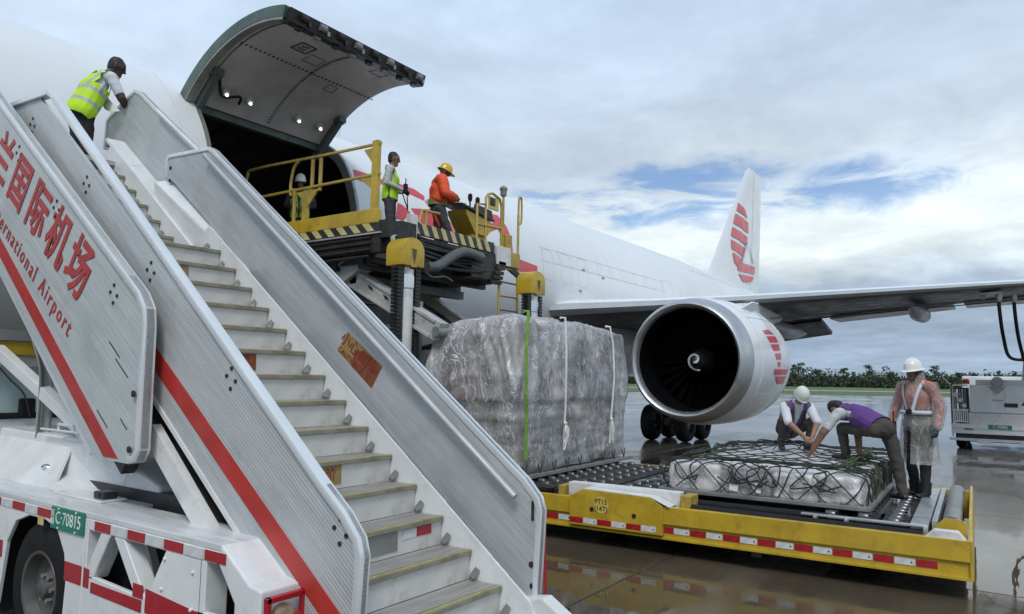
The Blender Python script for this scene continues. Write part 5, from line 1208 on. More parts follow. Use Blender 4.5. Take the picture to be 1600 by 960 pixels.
# end plate, end roller, cross bar
b = B(); b.prism([T(-.012, .0, TB), T(-.012, .0, .556), T(-.012, .25, .60), T(-.012, .45, .69), T(-.012, 3.0, .72), T(-.012, 3.3, .60), T(-.012, TW, .556), T(-.012, TW, TB)], TA*.03); b.build('end_plate', yellow_paint, tr, bevel=.006)
b = B(); b.prism([T(.03, .26, .46), T(.03, .26, .66), T(.08, .26, .70), T(.22, .26, .70), T(.30, .26, .62), T(.30, .26, .46)], TCc*.03); b.build('roller_bracket', yellow_paint, tr)
b = B(); b.prism([T(.02, .02, .53), T(.10, .02, .625), T(.30, .02, .625), T(.40, .02, .53)], TCc*.10); b.build('end_guard', white_worn, tr, bevel=.008)
b = B(); b.tube([T(.16, .34, .63), T(.16, 3.05, .63)], .085, 18); b.build('end_roller', steel_grey, tr, smooth=40)
b = B(); tspan(b, .36, .52, .34, 3.3, .56, .612); b.build('cross_bar', alu, tr, bevel=.004)
b = B(); tspan(b, .28, .33, .34, 3.1, .56, .66); b.build('cross_bar', alu, tr, bevel=.004)
b = B(); tspan(b, .36, 1.55, .30, .36, .585, .606); tspan(b, .36, .40, .20, .36, .42, .60); tspan(b, 1.08, 1.11, .20, .36, .42, .60); tspan(b, 1.38, 1.41, .2, .36, .42, .60); b.build('deck_edge', alu, tr, bevel=.003)
# long drive roller along the near side
b = B(); b.tube([T(.4, .17, .505), T(2.7, .17, .515)], .075, 16); b.build('drive_roller', black_rubber, tr, smooth=40)
b = B(); b.tube([T(1.3, .42, .56), T(2.9, .42, .56)], .05, 12); b.build('drive_roller', black_rubber, tr, smooth=40)
# deck plates with castor rollers
b = B()
for u0, u1 in ((.55, .80), (.84, 1.10), (1.14, 1.5), (3.0, 3.5), (3.55, 4.05), (4.1, 4.6), (4.65, 5.2), (5.25, 7.8)): tspan(b, u0, u1, .38, TW-.2, .52, .565)
b.build('deck_plate', black_grease, tr)
b = B(); tspan(b, 0.52, 1.5, 1.0, TW-.25, .566, .572); b.build('wet_plate', wet_steel, tr)
ro = None
def roller_at(u, w):
    global ro
    if ro is None:
        b = B(); b.lathe([(-.05, .0), (-.05, .035), (-.035, .042), (.035, .042), (.05, .035), (.05, 0)], T(u, w, .575), TA, 12); b.span(T(u, w, .56)-V((.06, .07, 0)), T(u, w, .56)+V((.06, .07, .012))); ro = b.build('deck_roller', roller_steel, tr, smooth=40)
    else: copy_at(ro, T(u, w, 0)+V((0, 0, WLOC[ro.name].z)), tr)
for u, ph in ((.68, 0), (.98, .1), (1.30, .05)):
    for k in range(13): roller_at(u, .55+ph+k*.235)
for u, ph in ((3.2, 0), (3.62, .1), (3.85, .0), (4.3, .1), (4.52, 0), (4.85, .1), (5.02, 0)):
    for k in range(11): roller_at(u, .50+ph+k*.29)
b = B(); b.bar(T(3.35, .62, .60), T(2.9, 1.35, .60), .03, .02); b.bar(T(3.9, 1.5, .60), T(3.3, 2.9, .60), .03, .02); b.build('guide_arm', alu, tr)
for u in (1.2, 3.9, 6.6):
    for w in (.7, TW-.7):
        b = B(); b.lathe([(-.11, 0), (-.11, .2), (-.06, .24), (.06, .24), (.11, .2), (.11, 0)], T(u, w, .24), TCc, 22); b.build('wheel', black_rubber, tr, smooth=40)
b = B(); tspan(b, 1.9, 2.0, -.0, .03, .14, .19); b.build('mud_flap', black_rubber, tr)

# ================================================================== NETTED LOW PALLET
PA, PCx = TA, TCc
def Pp(u, w, z): return V((8.80, 1.46, 0))+V((-.043, .999, 0))*u+V((.999, .043, 0))*w+V((0, 0, z))
PROT = Matrix((V((.999, .043, 0)), V((-.043, .999, 0)), V((0, 0, 1)))).transposed()
PLu, PLw, PZ = 2.34, 3.2, .622
b = B(); b.box(Pp(PLu/2, PLw/2, PZ+.012), (PLw, PLu, .024), PROT)
pal = tag(b.build('air_cargo_pallet', alu), 'flat aluminium air cargo pallet under the white netted bales', 'cargo pallet')
r_ = thing('x', 'x', 'x', (0, 0, 0)); bpy.data.objects.remove(r_)
for (u0, w0, u1, w1) in ((0, 0, PLu, 0), (0, PLw, PLu, PLw), (0, 0, 0, PLw), (PLu, 0, PLu, PLw)):
    b = B(); p0, p1 = Pp(u0, w0, PZ+.028), Pp(u1, w1, PZ+.028); b.bar(p0, p1, .055, .045); b.build('edge_rail', steel_grey, pal, bevel=.006)
def bale(u0, u1, w0, w1, z0, z1, seed, label, bulge=.04, mat=None, group=None):
    rg = random.Random(seed); bm = bmesh.new(); bmesh.ops.create_cube(bm, size=1); bmesh.ops.subdivide_edges(bm, edges=bm.edges, cuts=11, use_grid_fill=True)
    off = V((seed*3.1, seed*1.7, seed*.9))
    for v in bm.verts:
        p = v.co*2; q = V((p.x, p.y, p.z)); n6 = (abs(p.x)**14+abs(p.y)**14+abs(p.z)**14)**(1/14.); q = p/n6 if n6 > 0 else p
        u = (u0+u1)/2+q.y*(u1-u0)/2; w = (w0+w1)/2+q.x*(w1-w0)/2; z = (z0+z1)/2+q.z*(z1-z0)/2
        n1_ = noise.noise(V((u, w, z))*3.2+off); n2_ = noise.noise(V((u, w, z*2.5))*8+off); n3_ = abs(noise.noise(V((u*1.3, w*1.3, z*3))*15+off))
        d_ = bulge*.7*n1_+.014*n2_-.014*n3_
        pp = Pp(u, w, z); nrm = PROT @ V((q.x, q.y, q.z)).normalized(); pp += nrm*d_; pp.z = max(pp.z, z0+.002)
        v.co = pp
    me = bpy.data.meshes.new('cargo_bale'); c = Pp((u0+u1)/2, (w0+w1)/2, z0)
    for v in bm.verts: v.co -= c
    for f in bm.faces: f.smooth = True
    bm.to_mesh(me); bm.free(); me.materials.append(mat or film_white)
    return tag(put('cargo_bale', me, c), label, 'bale', group or 'plastic wrapped bales on the low pallet')
ZB = PZ+.027
bale(1.62, 2.26, .06, .72, ZB, .985, 1, 'white film-wrapped bale at the near left corner of the netted pallet', .03)
bale(1.0, 1.64, .07, .75, ZB, .93, 2, 'grey film-wrapped bale carrying two white paper slips on its near face', .035, film_grey)
bale(.50, 1.02, .06, .74, ZB, .955, 3, 'white film-wrapped bale between the papered bale and the near right corner bale', .03)
bale(.08, .52, .05, .7, ZB, .97, 4, 'white film-wrapped bale at the near right corner of the netted pallet', .04)
names = ['second', 'third', 'farthest']
for i, w in enumerate((.73, 1.50, 2.28)):
    for j, (u0, u1, sd) in enumerate(((1.55, 2.28, 'left'), (.80, 1.57, 'middle'), (.07, .82, 'right'))):
        bale(u0, u1, w, w+.80, ZB, .955+.02*((i*3+j) % 3), 10+i*3+j, 'film-wrapped bale in the %s row back under the net, %s one' % (names[i], sd), .03)
for u, w, tilt in ((1.44, .035, .12), (1.18, .03, -.04)):
    b = B(); p = Pp(u, w, .77); rM = PROT @ Matrix.Rotation(tilt, 3, 'Y'); b.box(p, (.006, .10, .13), PROT @ Matrix.Rotation(tilt, 3, 'X')); tag(b.build('paper_slip', paper), 'white paper slip stuck on the grey bale, %s one' % ('left' if u > 1.3 else 'right'), 'paper slip', 'paper slips on the grey bale')
# the net: diamond mesh draped over everything, lifted to a peak where the two men pull
def net_z(u, w):
    n = noise.noise(V((u*2.1, w*2.1, 5)))*.02+noise.noise(V((u*6, w*6, 1)))*.012
    pk = .16*math.exp(-((u-1.35)**2/.10+(w-2.35)**2/.22))
    return 1.0+n+pk
def net_pt(u, w):
    """follow the top, then hang down the sides once past the edge"""
    e = .05; du = max(0, -(u-e), u-(PLu-e)); dw = max(0, -(w-e), w-(PLw-e)); hang = max(du, dw)
    uc, wc = min(max(u, e), PLu-e), min(max(w, e), PLw-e)
    o = .035+.02*noise.noise(V((u*4, w*4, 9)))
    if hang > 0:
        z = net_z(uc, wc)-hang*.92+.02; z = max(z, PZ+.05)
        if du >= dw: uc += (o if u > 1 else -o)
        else: wc += (o if w > 1 else -o)
        return Pp(uc, wc, z)
    return Pp(uc, wc, net_z(uc, wc)+.012)
net = thing('cargo_net', 'dark cord cargo net draped over the white bales and pulled up to a peak', 'cargo net', Pp(1.2, 1.6, 1.0))
rgn = random.Random(11)
H = .36; stp = .31
for k in range(-14, 26):
    for sg_ in (1, -1):
        c0 = k*stp*1.15; seg = []; runs = []
        t = -H
        while t <= PLw+H:
            w = t; u = c0+sg_*t*.86
            wob_ = .13*noise.noise(V((u*1.5, w*1.5, 3+sg_*2+k*.3)))
            if -H <= u <= PLu+H and not ((u < -.02 or u > PLu+.02) and (w < -.02 or w > PLw+.02)): seg.append(net_pt(u+wob_, w+wob_))
            else:
                if len(seg) > 3: runs.append(seg)
                seg = []
            t += .06
        if len(seg) > 3: runs.append(seg)
        for s_ in runs:
            b = B(); b.tube(s_, .0076, 5); b.build('net_cord', net_mat, net)
# gathered cord bundles: along the right edge, near top edge and far edge
def bundle(pts, n, spread, r, mat):
    for i in range(n):
        q = []
        for k, p in enumerate(pts): q.append(V(p)+V((rgn.gauss(0, spread), rgn.gauss(0, spread), abs(rgn.gauss(0, spread*.45)))))
        b = B(); b.tube(smoothpts(q, 5), r, 5); b.build('net_cord', mat, net)
bundle([net_pt(u, .18)+V((0, 0, .03)) for u in np.linspace(.25, 1.8, 9)], 7, .035, .009, net_mat)
bundle([net_pt(u, 2.95)+V((0, 0, .03)) for u in np.linspace(.1, 2.25, 10)], 7, .04, .010, net_mat)
bundle([net_pt(2.15, w)+V((0, 0, .03)) for w in np.linspace(.5, 2.9, 9)], 6, .04, .010, net_mat)
bundle([net_pt(1.95, w)+V((0, 0, .02)) for w in np.linspace(.35, 1.4, 6)], 4, .04, .009, net_green)
bundle([net_pt(.28, w)+V((0, 0, .03)) for w in np.linspace(.2, 2.9, 9)], 7, .045, .009, net_green)
for k in range(34):
    w = rgn.uniform(.08, 3.0); top = net_pt(.25+rgn.uniform(-.1, .1), w); bot = net_pt(-.36, w+rgn.uniform(-.12, .12)); mid = net_pt(-.05, w+rgn.gauss(0, .06))
    b = B(); b.tube(smoothpts([top, mid, bot], 4), .008, 5); b.build('net_cord', net_green if k % 3 == 0 else net_mat, net)
for k in range(14):
    u = rgn.uniform(.2, 2.0); b = B(); b.tube(smoothpts([net_pt(u, .15), net_pt(u+rgn.uniform(-.2, .2), -.03), net_pt(u+rgn.uniform(-.25, .25), -.2), net_pt(u+rgn.uniform(-.3, .3), -.12)], 4), .009, 5); b.build('net_cord', net_mat, net)

# ================================================================== TALL WRAPPED PALLET
def Q(u, w, z): return V((8.20, 5.64, 0))+V((-.03, .9995, 0))*u+V((.9995, .03, 0))*w+V((0, 0, z))
QROT = Matrix((V((.9995, .03, 0)), V((-.03, .9995, 0)), V((0, 0, 1)))).transposed()
CU, CW, CZ0, CZ1 = 1.46, 3.68, .655, 2.90
b = B(); b.box(Q(CU/2, CW/2, .635), (CW+.06, CU+.06, .028), QROT); pal2 = tag(b.build('air_cargo_pallet', alu), 'aluminium air cargo pallet under the tall film-wrapped load', 'cargo pallet')
for (u0, w0, u1, w1) in ((-.02, -.02, -.02, CW+.02), (-.02, -.02, CU, -.02)):
    b = B(); b.bar(Q(u0, w0, .642), Q(u1, w1, .642), .06, .05); b.build('edge_rail', steel_grey, pal2, bevel=.006)
wl = thing('wrapped_cargo', 'tall cargo load shrouded in crinkled clear plastic with one green and two white straps', 'wrapped cargo', Q(CU/2, CW/2, CZ0))
rgc = random.Random(9)
def load_shape(qx, qy, qz):
    """unit box coordinates (-1..1) to the bulging load; narrower below, overhanging above, sloping shoulders"""
    z = CZ0+(qz+1)/2*(CZ1-CZ0); t = (qz+1)/2
    fw = 1-.02*(1-t)+.03*math.exp(-((t-.62)**2)/.05)-(.04*max(0, t-.86)/.14)
    if t < .40: fw -= .025*math.sin(PI*t/.40)*.6
    z += -.08*max(0, qx)**2*(t**6)-.17*max(0, qy+.0)**2.2*(t**4)+.05*noise.noise(V((qx*2.2, qy*2.2, 3)))*t**6
    if qy > 0: fw += .12*qy*math.exp(-((t-.60)**2)/.05)
    return Q(CU/2+qy*CU/2*fw, CW/2+qx*CW/2*fw, z), t
bm = bmesh.new(); bmesh.ops.create_cube(bm, size=2); bmesh.ops.subdivide_edges(bm, edges=bm.edges, cuts=69, use_grid_fill=True)
for v in bm.verts:
    p = v.co.copy(); n8 = (abs(p.x)**18+abs(p.y)**18+abs(p.z)**18)**(1/18.); q = p/n8
    P, t = load_shape(q.x, q.y, q.z); nr = QROT @ V((q.x**5, q.y**5, q.z**5)).normalized()
    s = q.x*1.6 if abs(p.y) > abs(p.x) else q.y*.8
    fold = 0
    al_ = P.x*1.0+P.y*.9
    if t > .40:   # loose hanging sheet: pleats fan out from the top edge and gather at the waist
        a = al_*2.6+1.3*noise.noise(V((P.x*.8, P.y*.8, P.z*.7)))
        g = min(1, (t-.40)/.15)
        fold = g*(-.085*abs(noise.noise(V((a, P.z*.45, 3))))-.05*abs(noise.noise(V((a*2.3+P.z*.8, P.z*.5, 8)))))
        fold += -.045*g*abs(noise.noise(V((al_*2.2+P.z*2.0, al_*1.2-P.z*1.6, 4))))
    else:          # tightly wound stretch film with horizontal creases
        fold = .012*noise.noise(V((P.x*1.5, P.y*1.5, P.z*14)))-.022*abs(noise.noise(V((P.x*2.2, P.y*2.2, P.z*5+2))))
    fold += .05*noise.noise(V((P.x*1.1, P.y*1.1, P.z*1.3+5)))-.012*abs(noise.noise(V((P.x*7, P.y*7, P.z*5))))
    if .36 < t < .46: fold -= .03*math.sin(PI*(t-.36)/.10)
    v.co = P+nr*fold; v.co.z = max(v.co.z, CZ0)
c = WLOC[wl.name]
me = bpy.data.meshes.new('plastic_wrap')
for v in bm.verts: v.co -= c
for f in bm.faces: f.smooth = True
bm.to_mesh(me); bm.free(); me.materials.append(film_grey); put('plastic_wrap', me, c, wl)
# cartons inside
zc_ = CZ0+.01
for lay in range(4):
    hgt = (.48, .50, .50, .40)[lay]
    for i in range(4):
        for j in range(2):
            w0 = .20+i*.83; u0 = .19+j*.57; 
            b = B(); dw, du = .80-rgc.uniform(0, .06), .55-rgc.uniform(0, .04); b.box(Q(u0+du/2, w0+dw/2, zc_+hgt/2), (dw, du, hgt-.015), QROT); b.build('carton', carton if (i+j+lay) % 3 == 0 else carton_grey, wl, bevel=.008, seg=1)
    zc_ += hgt
def surf(qx, qy, qz, o=.02):
    P, t = load_shape(qx, qy, qz); n = QROT @ V((qx if abs(qx) > .97 else 0, qy if abs(qy) > .97 else 0, 0)); 
    return P+(n.normalized() if n.length else V((0, 0, 1)))*o
def strap(name, pts, w, mat):
    b = B(); P_ = [V(p) for p in pts]
    nrm = [(P_[min(i+1, len(P_)-1)]-P_[max(0, i-1)]).normalized() for i in range(len(P_))]; rows = []
    for p, d in zip(P_, nrm):
        side_ = d.cross(V((-.6, -.8, .12))).normalized(); rows.append([b.bm.verts.new(p-side_*w/2), b.bm.verts.new(p+side_*w/2)])
    for a, c2 in zip(rows, rows[1:]): b._f([a[0], a[1], c2[1], c2[0]])
    o = b.build(name, mat, wl); m_ = o.modifiers.new('t', 'SOLIDIFY'); m_.thickness = .005; return o
def wall(w_q, qz0, qz1, jit=0): return [surf(w_q+jit*noise.noise(V((k*.6, w_q*9, 2))), -1, qz0+(qz1-qz0)*k/16, .035) for k in range(17)]
sgr = wall(-.90, 1.0, -.80, .02); strap('green_strap', [surf(-.90, -.92, 1.0, .0)]+sgr, .05, strap_green)
for wq in (-.305, .57):
    strap('white_strap', [surf(wq, -.92, 1, .0)]+wall(wq, 1.0, -.75, .012), .032, strap_white)
    for k in range(4):
        kn = surf(wq, -1, -.40, .05); b = B(); b.tube(smoothpts([kn, kn+V((rgc.uniform(-.05, .05), -.03, -.12)), kn+V((rgc.uniform(-.08, .08), -.02, -.24-.05*k))], 4), .012, 6, radii=None); b.build('strap_tail', strap_white, wl)
    b = B(); b.sphere(surf(wq, -1, -.40, .05), .035, 8, (1.2, .8, .8)); b.build('strap_knot', strap_white, wl, smooth=True)
for k in range(9):
    q = -.9+k*.22; b = B(); p = surf(q, -1, -.995, .03); b.tube([p, p+V((.05, 0, .16))], .009, 5); b.tube([p, p+V((-.06, 0, .13))], .009, 5); b.build('net_stub', net_mat, wl)

# ================================================================== FUEL DISPENSER TRUCK
ft = thing('fuel_truck', 'white fuel dispenser truck seen from behind with hoses reaching up to the wing', 'fuel truck', (28.5, .6, 0))
FX, FY0, FY1 = 26.9, -.75, 2.02
def fs(b, y0, y1, z0, z1, x0=0, x1=.1): b.span((FX+x0, y0, z0), (FX+x1, y1, z1)); return b
b = fs(B(), FY0, FY1, .50, .68, 0, 4.5); b.build('bed_frame', white_paint, ft, bevel=.01)
b = fs(B(), -.35, 1.50, 1.16, 2.00, .05, 3.5); bd = b.build('cabinet', white_paint, ft, bevel=.02)
b = fs(B(), -.1, 1.35, 2.0, 2.16, .3, 3.0); b.build('cabinet_top', white_worn, ft, bevel=.02)
b = fs(B(), -.40, 1.55, .80, 1.14, .02, 3.5); b.build('lower_cabinet', white_worn, ft, bevel=.015)
b = fs(B(), FY0, FY1, .66, .80, -.03, .3); bp = b.build('rear_bumper', white_paint, ft, bevel=.01)
b = B(); b.span((FX-.045, .45, .67), (FX-.031, 1.05, .795)); np2 = b.build('number_plate', green_plate, bp)
text('plate_number', 'C·70906', .115, plate_text, np2, (FX-.047, .75, .733), (0, -1, 0), (0, 0, 1), sx=.95)
for y in (.05, .75): pass
for y0, y1 in ((1.55, 2.0), (-.72, -.40)):
    b = B(); b.bar((FX+.05, y0, 1.98), (FX+.05, y1, 1.98), .05, .05); b.bar((FX+.05, y0, 1.22), (FX+.05, y1, 1.22), .04, .04); b.bar((FX+.05, y0, .86), (FX+.05, y1, .86), .04, .04); b.bar((FX+.05, y0 if y0 < 0 else y1, .7), (FX+.05, y0 if y0 < 0 else y1, 2.0), .05, .05); b.build('side_frame', white_paint, ft)
    n = 8 if y1 > 0 else 5
    for k in range(n):
        y = y0+.03+(y1-y0-.06)*k/(n-1); b = B(); b.bar((FX+.05, y, .86), (FX+.05, y, 1.22), .03, .025); b.build('guard_bar', white_paint, ft)
    b = B(); b.span((FX+.5, y0+.02, .8), (FX+1.0, y1-.02, 1.9)); b.build('pump_bay', dark_liner, ft)
    for k in range(5):
        yy = y0+.08+(y1-y0-.16)*k/4; b = B(); b.tube([(FX+.3, yy, 1.0), (FX+.32, yy, 1.3+.1*(k % 3)), (FX+.36, yy+.02, 1.86)], .028, 8); b.build('pipework', chrome if k % 2 else steel_grey, ft, smooth=True)
    for k in range(3):
        b = B(); b.lathe([(0, .07), (.04, .08), (.08, .06), (.08, 0)], (FX+.28, y0+.12+.11*k, 1.35+.16*k), (-1, 0, 0), 12); b.build('gauge', white_reflect if k else alu, ft)
b = B(); b.lathe([(0, .10), (.02, .10), (.32, .03), (.32, 0)], (FX+.28, 1.80, .88), (0, 0, 1), 14); tag(b.build('traffic_cone', M('orange_cone', (.75, .14, .03), .5)), 'orange traffic cone carried behind the white bars of the fuel truck', 'traffic cone')
b = B(); b.span((FX+.035, .28, 1.34), (FX+.048, .62, 1.46)); s1 = b.build('dark_sign', black_text, bd)
b = B(); b.prism([(FX+.04, .20, 1.40), (FX+.04, .02, 1.40), (FX+.04, .11, 1.54)], (.008, 0, 0)); b.build('warning_triangle', black_text, bd)
b = B(); b.span((FX+.02, -.3, 1.155), (FX+.048, 1.45, 1.172)); b.span((FX+.036, .575, 1.18), (FX+.049, .585, 1.98)); b.build('door_seam', line_grey, bd)
b = B(); b.lathe([(0, .14), (.05, .16), (.1, .14), (.1, 0)], (FX+.1, .78, 2.10), (-1, 0, 0), 18); b.prism([(FX+.04, 1.0, 1.97), (FX+.04, .56, 1.97), (FX+.04, .70, 1.80), (FX+.04, .78, 1.72), (FX+.04, .86, 1.80)], (-.05, 0, 0)); b.bar((FX+.0, .92, 1.55), (FX+.0, .64, 1.55), .02, .02); b.build('hose_reel', steel_grey, ft)
for y in (1.62, -.2):
    b = B(); b.lathe([(0, .10), (.12, .10), (.16, .06), (.16, 0)], (FX+.5, y, 2.02), (0, 0, 1), 12); b.build('red_cap', red_paint, ft)
for y in (1.55, -.05):
    b = B(); b.span((FX-.034, y-.12, .625), (FX-.02, y+.12, .665)); b.build('tail_lamp', red_reflect, ft)
b = B(); b.bar((FX+.05, 2.0, 2.0), (FX+.05, 2.22, 2.22), .04, .04); b.bar((FX+.05, 1.98, .4), (FX+.05, 1.98, 2.0), .05, .05); b.build('mirror_arm', white_worn, ft)
b = B(); b.span((FX+.02, FY0, .28), (FX+.12, FY1+.06, .36)); b.span((FX-.03, .95, .22), (FX+.03, 1.35, .34)); b.span((FX-.03, -.1, .22), (FX+.03, .28, .34)); b.build('tow_bar', alu, ft)
b = B(); b.span((FX+.2, FY0+.1, .25), (FX+4.2, FY1-.1, .5)); b.build('chassis', dark_liner, ft)
for x in (.9, 3.6):
    for y, o in ((FY1-.2, 1), (FY0+.2, -1)):
        b = B(); b.lathe([(-.13, 0), (-.13, .36), (-.07, .42), (.07, .42), (.13, .36), (.13, 0)], (FX+x, y, .42), (0, 1, 0), 24); b.build('wheel', black_rubber, ft, smooth=40)
b = B(); b.span((FX+3.6, FY0+.1, .6), (FX+5.4, FY1-.1, 2.3)); b.build('cab', white_paint, ft, bevel=.06)
# hydraulic mast with the two black fuelling hoses
b = B(); b.tube([(FX+.9, .02, 1.9), (FX+.7, -.02, 2.75)], .13, 12, radii=[.17, .12]); b.sphere((FX+.6, .0, 2.85), .16, 12); b.build('boom', galv, ft, smooth=True)
for k, (sx_, sy_, mz) in enumerate(((23.28, .55, 2.95), (23.6, .22, 2.9))):
    b = B(); b.tube(smoothpts([(sx_, sy_, 4.36), (sx_+.05, sy_, 4.0), (sx_+.5, sy_-.05, 3.3), (25.3, sy_-.15, mz-.15), (26.4, .0, mz-.2), (FX+.3, -.05, 2.8), (FX+.6, -.02, 2.85)], 6), .045, 9); hs_ = b.build('fuel_hose', black_rubber, ft, smooth=True)
    b = B(); b.lathe([(0, .07), (.14, .07), (.2, .05), (.2, 0)], (sx_, sy_, 4.40), (0, 0, -1), 12); b.build('hose_coupling', steel_grey, hs_)
# ================================================================== PEOPLE
skin_dark = M('skin_dark', (.045, .024, .016), .5, 0, .12, 12)
skin_brown = M('skin_brown', (.21, .11, .068), .5, 0, .12, 12)
skin_mid = M('skin_mid', (.27, .15, .095), .5, 0, .12, 12)
hair_black = M('hair_black', (.012, .011, .010), .6, 0, .3, 30)
hair_grey = M('hair_grey', (.13, .13, .13), .7, 0, .3, 30)
cloth_white = M('white_shirt_cloth', (.60, .61, .66), .8, 0, .06, 5, bump=.25, bscale=18)
cloth_grey_shirt = M('pale_shirt_cloth', (.45, .47, .47), .8, 0, .08, 5, bump=.25, bscale=18)
cloth_black = M('black_trouser_cloth', (.012, .012, .016), .85, 0, .2, 5, bump=.3, bscale=14)
cloth_char = M('charcoal_trouser_cloth', (.045, .045, .05), .85, 0, .2, 6, bump=.35, bscale=14)
cloth_brown = M('brown_trouser_cloth', (.055, .047, .042), .85, 0, .2, 6, bump=.35, bscale=14)
cloth_orange = M('orange_jacket_cloth', (.72, .085, .02), .65, 0, .15, 7, bump=.5, bscale=14)
cloth_coral = M('coral_shirt_cloth', (.60, .13, .085), .75, 0, .12, 7, bump=.3, bscale=16)
cloth_hivis = M('hi_vis_vest_cloth', (.46, .74, .02), .7, 0, .10, 7, bump=.35, bscale=16)
cloth_stripe = M('silver_reflective_tape', (.40, .42, .40), .4, 0, .08, 12)
cloth_purple = M('purple_vest_cloth', (.10, .035, .20), .75, 0, .18, 7, bump=.35, bscale=16)
cloth_mesh = M('grey_mesh_cloth', (.10, .095, .11), .8, 0, .2, 20)
cloth_sash = M('green_hip_pack_cloth', (.20, .21, .10), .8, 0, .15, 9)
shoe_black = M('black_shoe', (.015, .014, .014), .4, 0, .2, 8)
glove_teal = M('dark_teal_glove', (.012, .045, .042), .7, 0, .2, 12)
glove_black = M('black_glove', (.018, .018, .022), .7, 0, .2, 12)
helmet_white = M('white_helmet_shell', (.72, .74, .72), .28, 0, .03, 4, coat=.4)
helmet_yellow = M('yellow_helmet_shell', (.62, .40, .02), .28, 0, .05, 4, coat=.4)
cap_white = M('white_cap_cloth', (.62, .64, .58), .8, 0, .06, 6)
eye_mat = M('eye_dark', (.01, .008, .007), .25)
lip_mat = M('lip', (.16, .055, .045), .5)
DG = {}
def capsule(bm, pr, infl=0.):
    p0, p1, r0, r1, side, sw, sd = pr['p0'], pr['p1'], pr['r0']+infl, pr['r1']+infl, pr['side'], pr['sw'], pr['sd']
    d = p1-p0; L = d.length
    if L < 1e-5: d = V((0, 0, 1)); L = 1e-5
    else: d = d/L
    s = (side-d*side.dot(d)); s = s.normalized() if s.length > 1e-4 else d.orthogonal().normalized(); o = d.cross(s)
    n = 14; rings = []
    for k in range(0, 5):
        a = PI/2*(k/4.5)+.12; rings.append((p0-d*r0*math.cos(a)*.9, r0*math.sin(a)))
    for k in range(1, 4): t = k/4; rings.append((p0+d*L*t, r0+(r1-r0)*t))
    for k in range(4, -1, -1):
        a = PI/2*(k/4.5)+.12; rings.append((p1+d*r1*math.cos(a)*.9, r1*math.sin(a)))
    rr_ = [[bm.verts.new(c+(s*math.cos(2*PI*i/n)*sw+o*math.sin(2*PI*i/n)*sd)*r) for i in range(n)] for c, r in rings]
    for a, b_ in zip(rr_, rr_[1:]):
        for i in range(n): bm.faces.new([a[i], a[(i+1) % n], b_[(i+1) % n], b_[i]])
    bm.faces.new(rr_[0][::-1]); bm.faces.new(rr_[-1])
def prim_dist(C, pr):
    """approximate distance of points C (n,3) from a primitive"""
    p0, p1 = np.array(pr['p0']), np.array(pr['p1']); d = p1-p0; L = max(1e-5, np.linalg.norm(d)); d = d/L
    s = np.array(pr['side']); s = s-d*(s@d); ns = np.linalg.norm(s); s = s/ns if ns > 1e-4 else np.array(V(d).orthogonal().normalized()); o = np.cross(d, s)
    q = C-p0; t = q@d; tc_ = np.clip(t, 0, L); ax = t-tc_
    r = pr['r0']+(pr['r1']-pr['r0'])*tc_/L
    return np.sqrt(((q@s)/pr['sw'])**2+((q@o)/pr['sd'])**2+ax**2)-r, t/L
def jitter(me, idx, fn):
    n = len(me.vertices); co = np.empty(n*3, 'f'); nr = np.empty(n*3, 'f'); me.vertices.foreach_get('co', co); me.vertices.foreach_get('normal', nr)
    co = co.reshape(-1, 3); nr = nr.reshape(-1, 3); d = np.zeros(n, 'f')
    for i in idx: d[i] = fn(V(co[i]))
    co = co+nr*d[:, None]; me.vertices.foreach_set('co', co.ravel()); me.update()
def remesh(prims, vox, infl=0., smooth=3, noise_amp=0.):
    bm = bmesh.new()
    for pr in prims: capsule(bm, pr, infl)
    bmesh.ops.recalc_face_normals(bm, faces=bm.faces)
    me = bpy.data.meshes.new('body'); bm.to_mesh(me); bm.free()
    o = bpy.data.objects.new('body', me); COL.objects.link(o)
    m = o.modifiers.new('r', 'REMESH'); m.mode = 'VOXEL'; m.voxel_size = vox
    m = o.modifiers.new('s', 'SMOOTH'); m.factor = .5; m.iterations = smooth
    bpy.context.view_layer.update()
    r = bpy.data.meshes.new_from_object(o.evaluated_get(bpy.context.evaluated_depsgraph_get()))
    bpy.data.objects.remove(o); bpy.data.meshes.remove(me)
    if noise_amp:
        jitter(r, range(len(r.vertices)), lambda q: (noise.noise(q*7)+.5*noise.noise(q*17))*noise_amp)
    return r
def centres(me):
    c = np.empty(len(me.polygons)*3, 'f'); me.polygons.foreach_get('center', c); return c.reshape(-1, 3)
def finish(me, name, mats, idx, parent, keep=None):
    if keep is not None:
        bm = bmesh.new(); bm.from_mesh(me); bm.faces.ensure_lookup_table()
        for f, i in zip(bm.faces, idx): f.material_index = int(i)
        bmesh.ops.delete(bm, geom=[f for f, k in zip(bm.faces, keep) if not k], context='FACES')
        for _ in range(2):
            bd_ = [v for v in bm.verts if v.is_boundary]; bmesh.ops.smooth_vert(bm, verts=bd_, factor=.5, use_axis_x=True, use_axis_y=True, use_axis_z=True)
        bm.to_mesh(me); bm.free()
    while len(me.materials) < len(mats): me.materials.append(None)
    for i_, m in enumerate(mats): me.materials[i_] = m
    if keep is None: me.polygons.foreach_set('material_index', np.array(idx, 'i'))
    me.polygons.foreach_set('use_smooth', np.ones(len(me.polygons), bool))
    v = np.empty(len(me.vertices)*3, 'f'); me.vertices.foreach_get('co', v); v = v.reshape(-1, 3); c = V((v.min(0)+v.max(0))/2)
    me.transform(Matrix.Translation(-c)); me.name = name
    return put(name, me, c, parent)

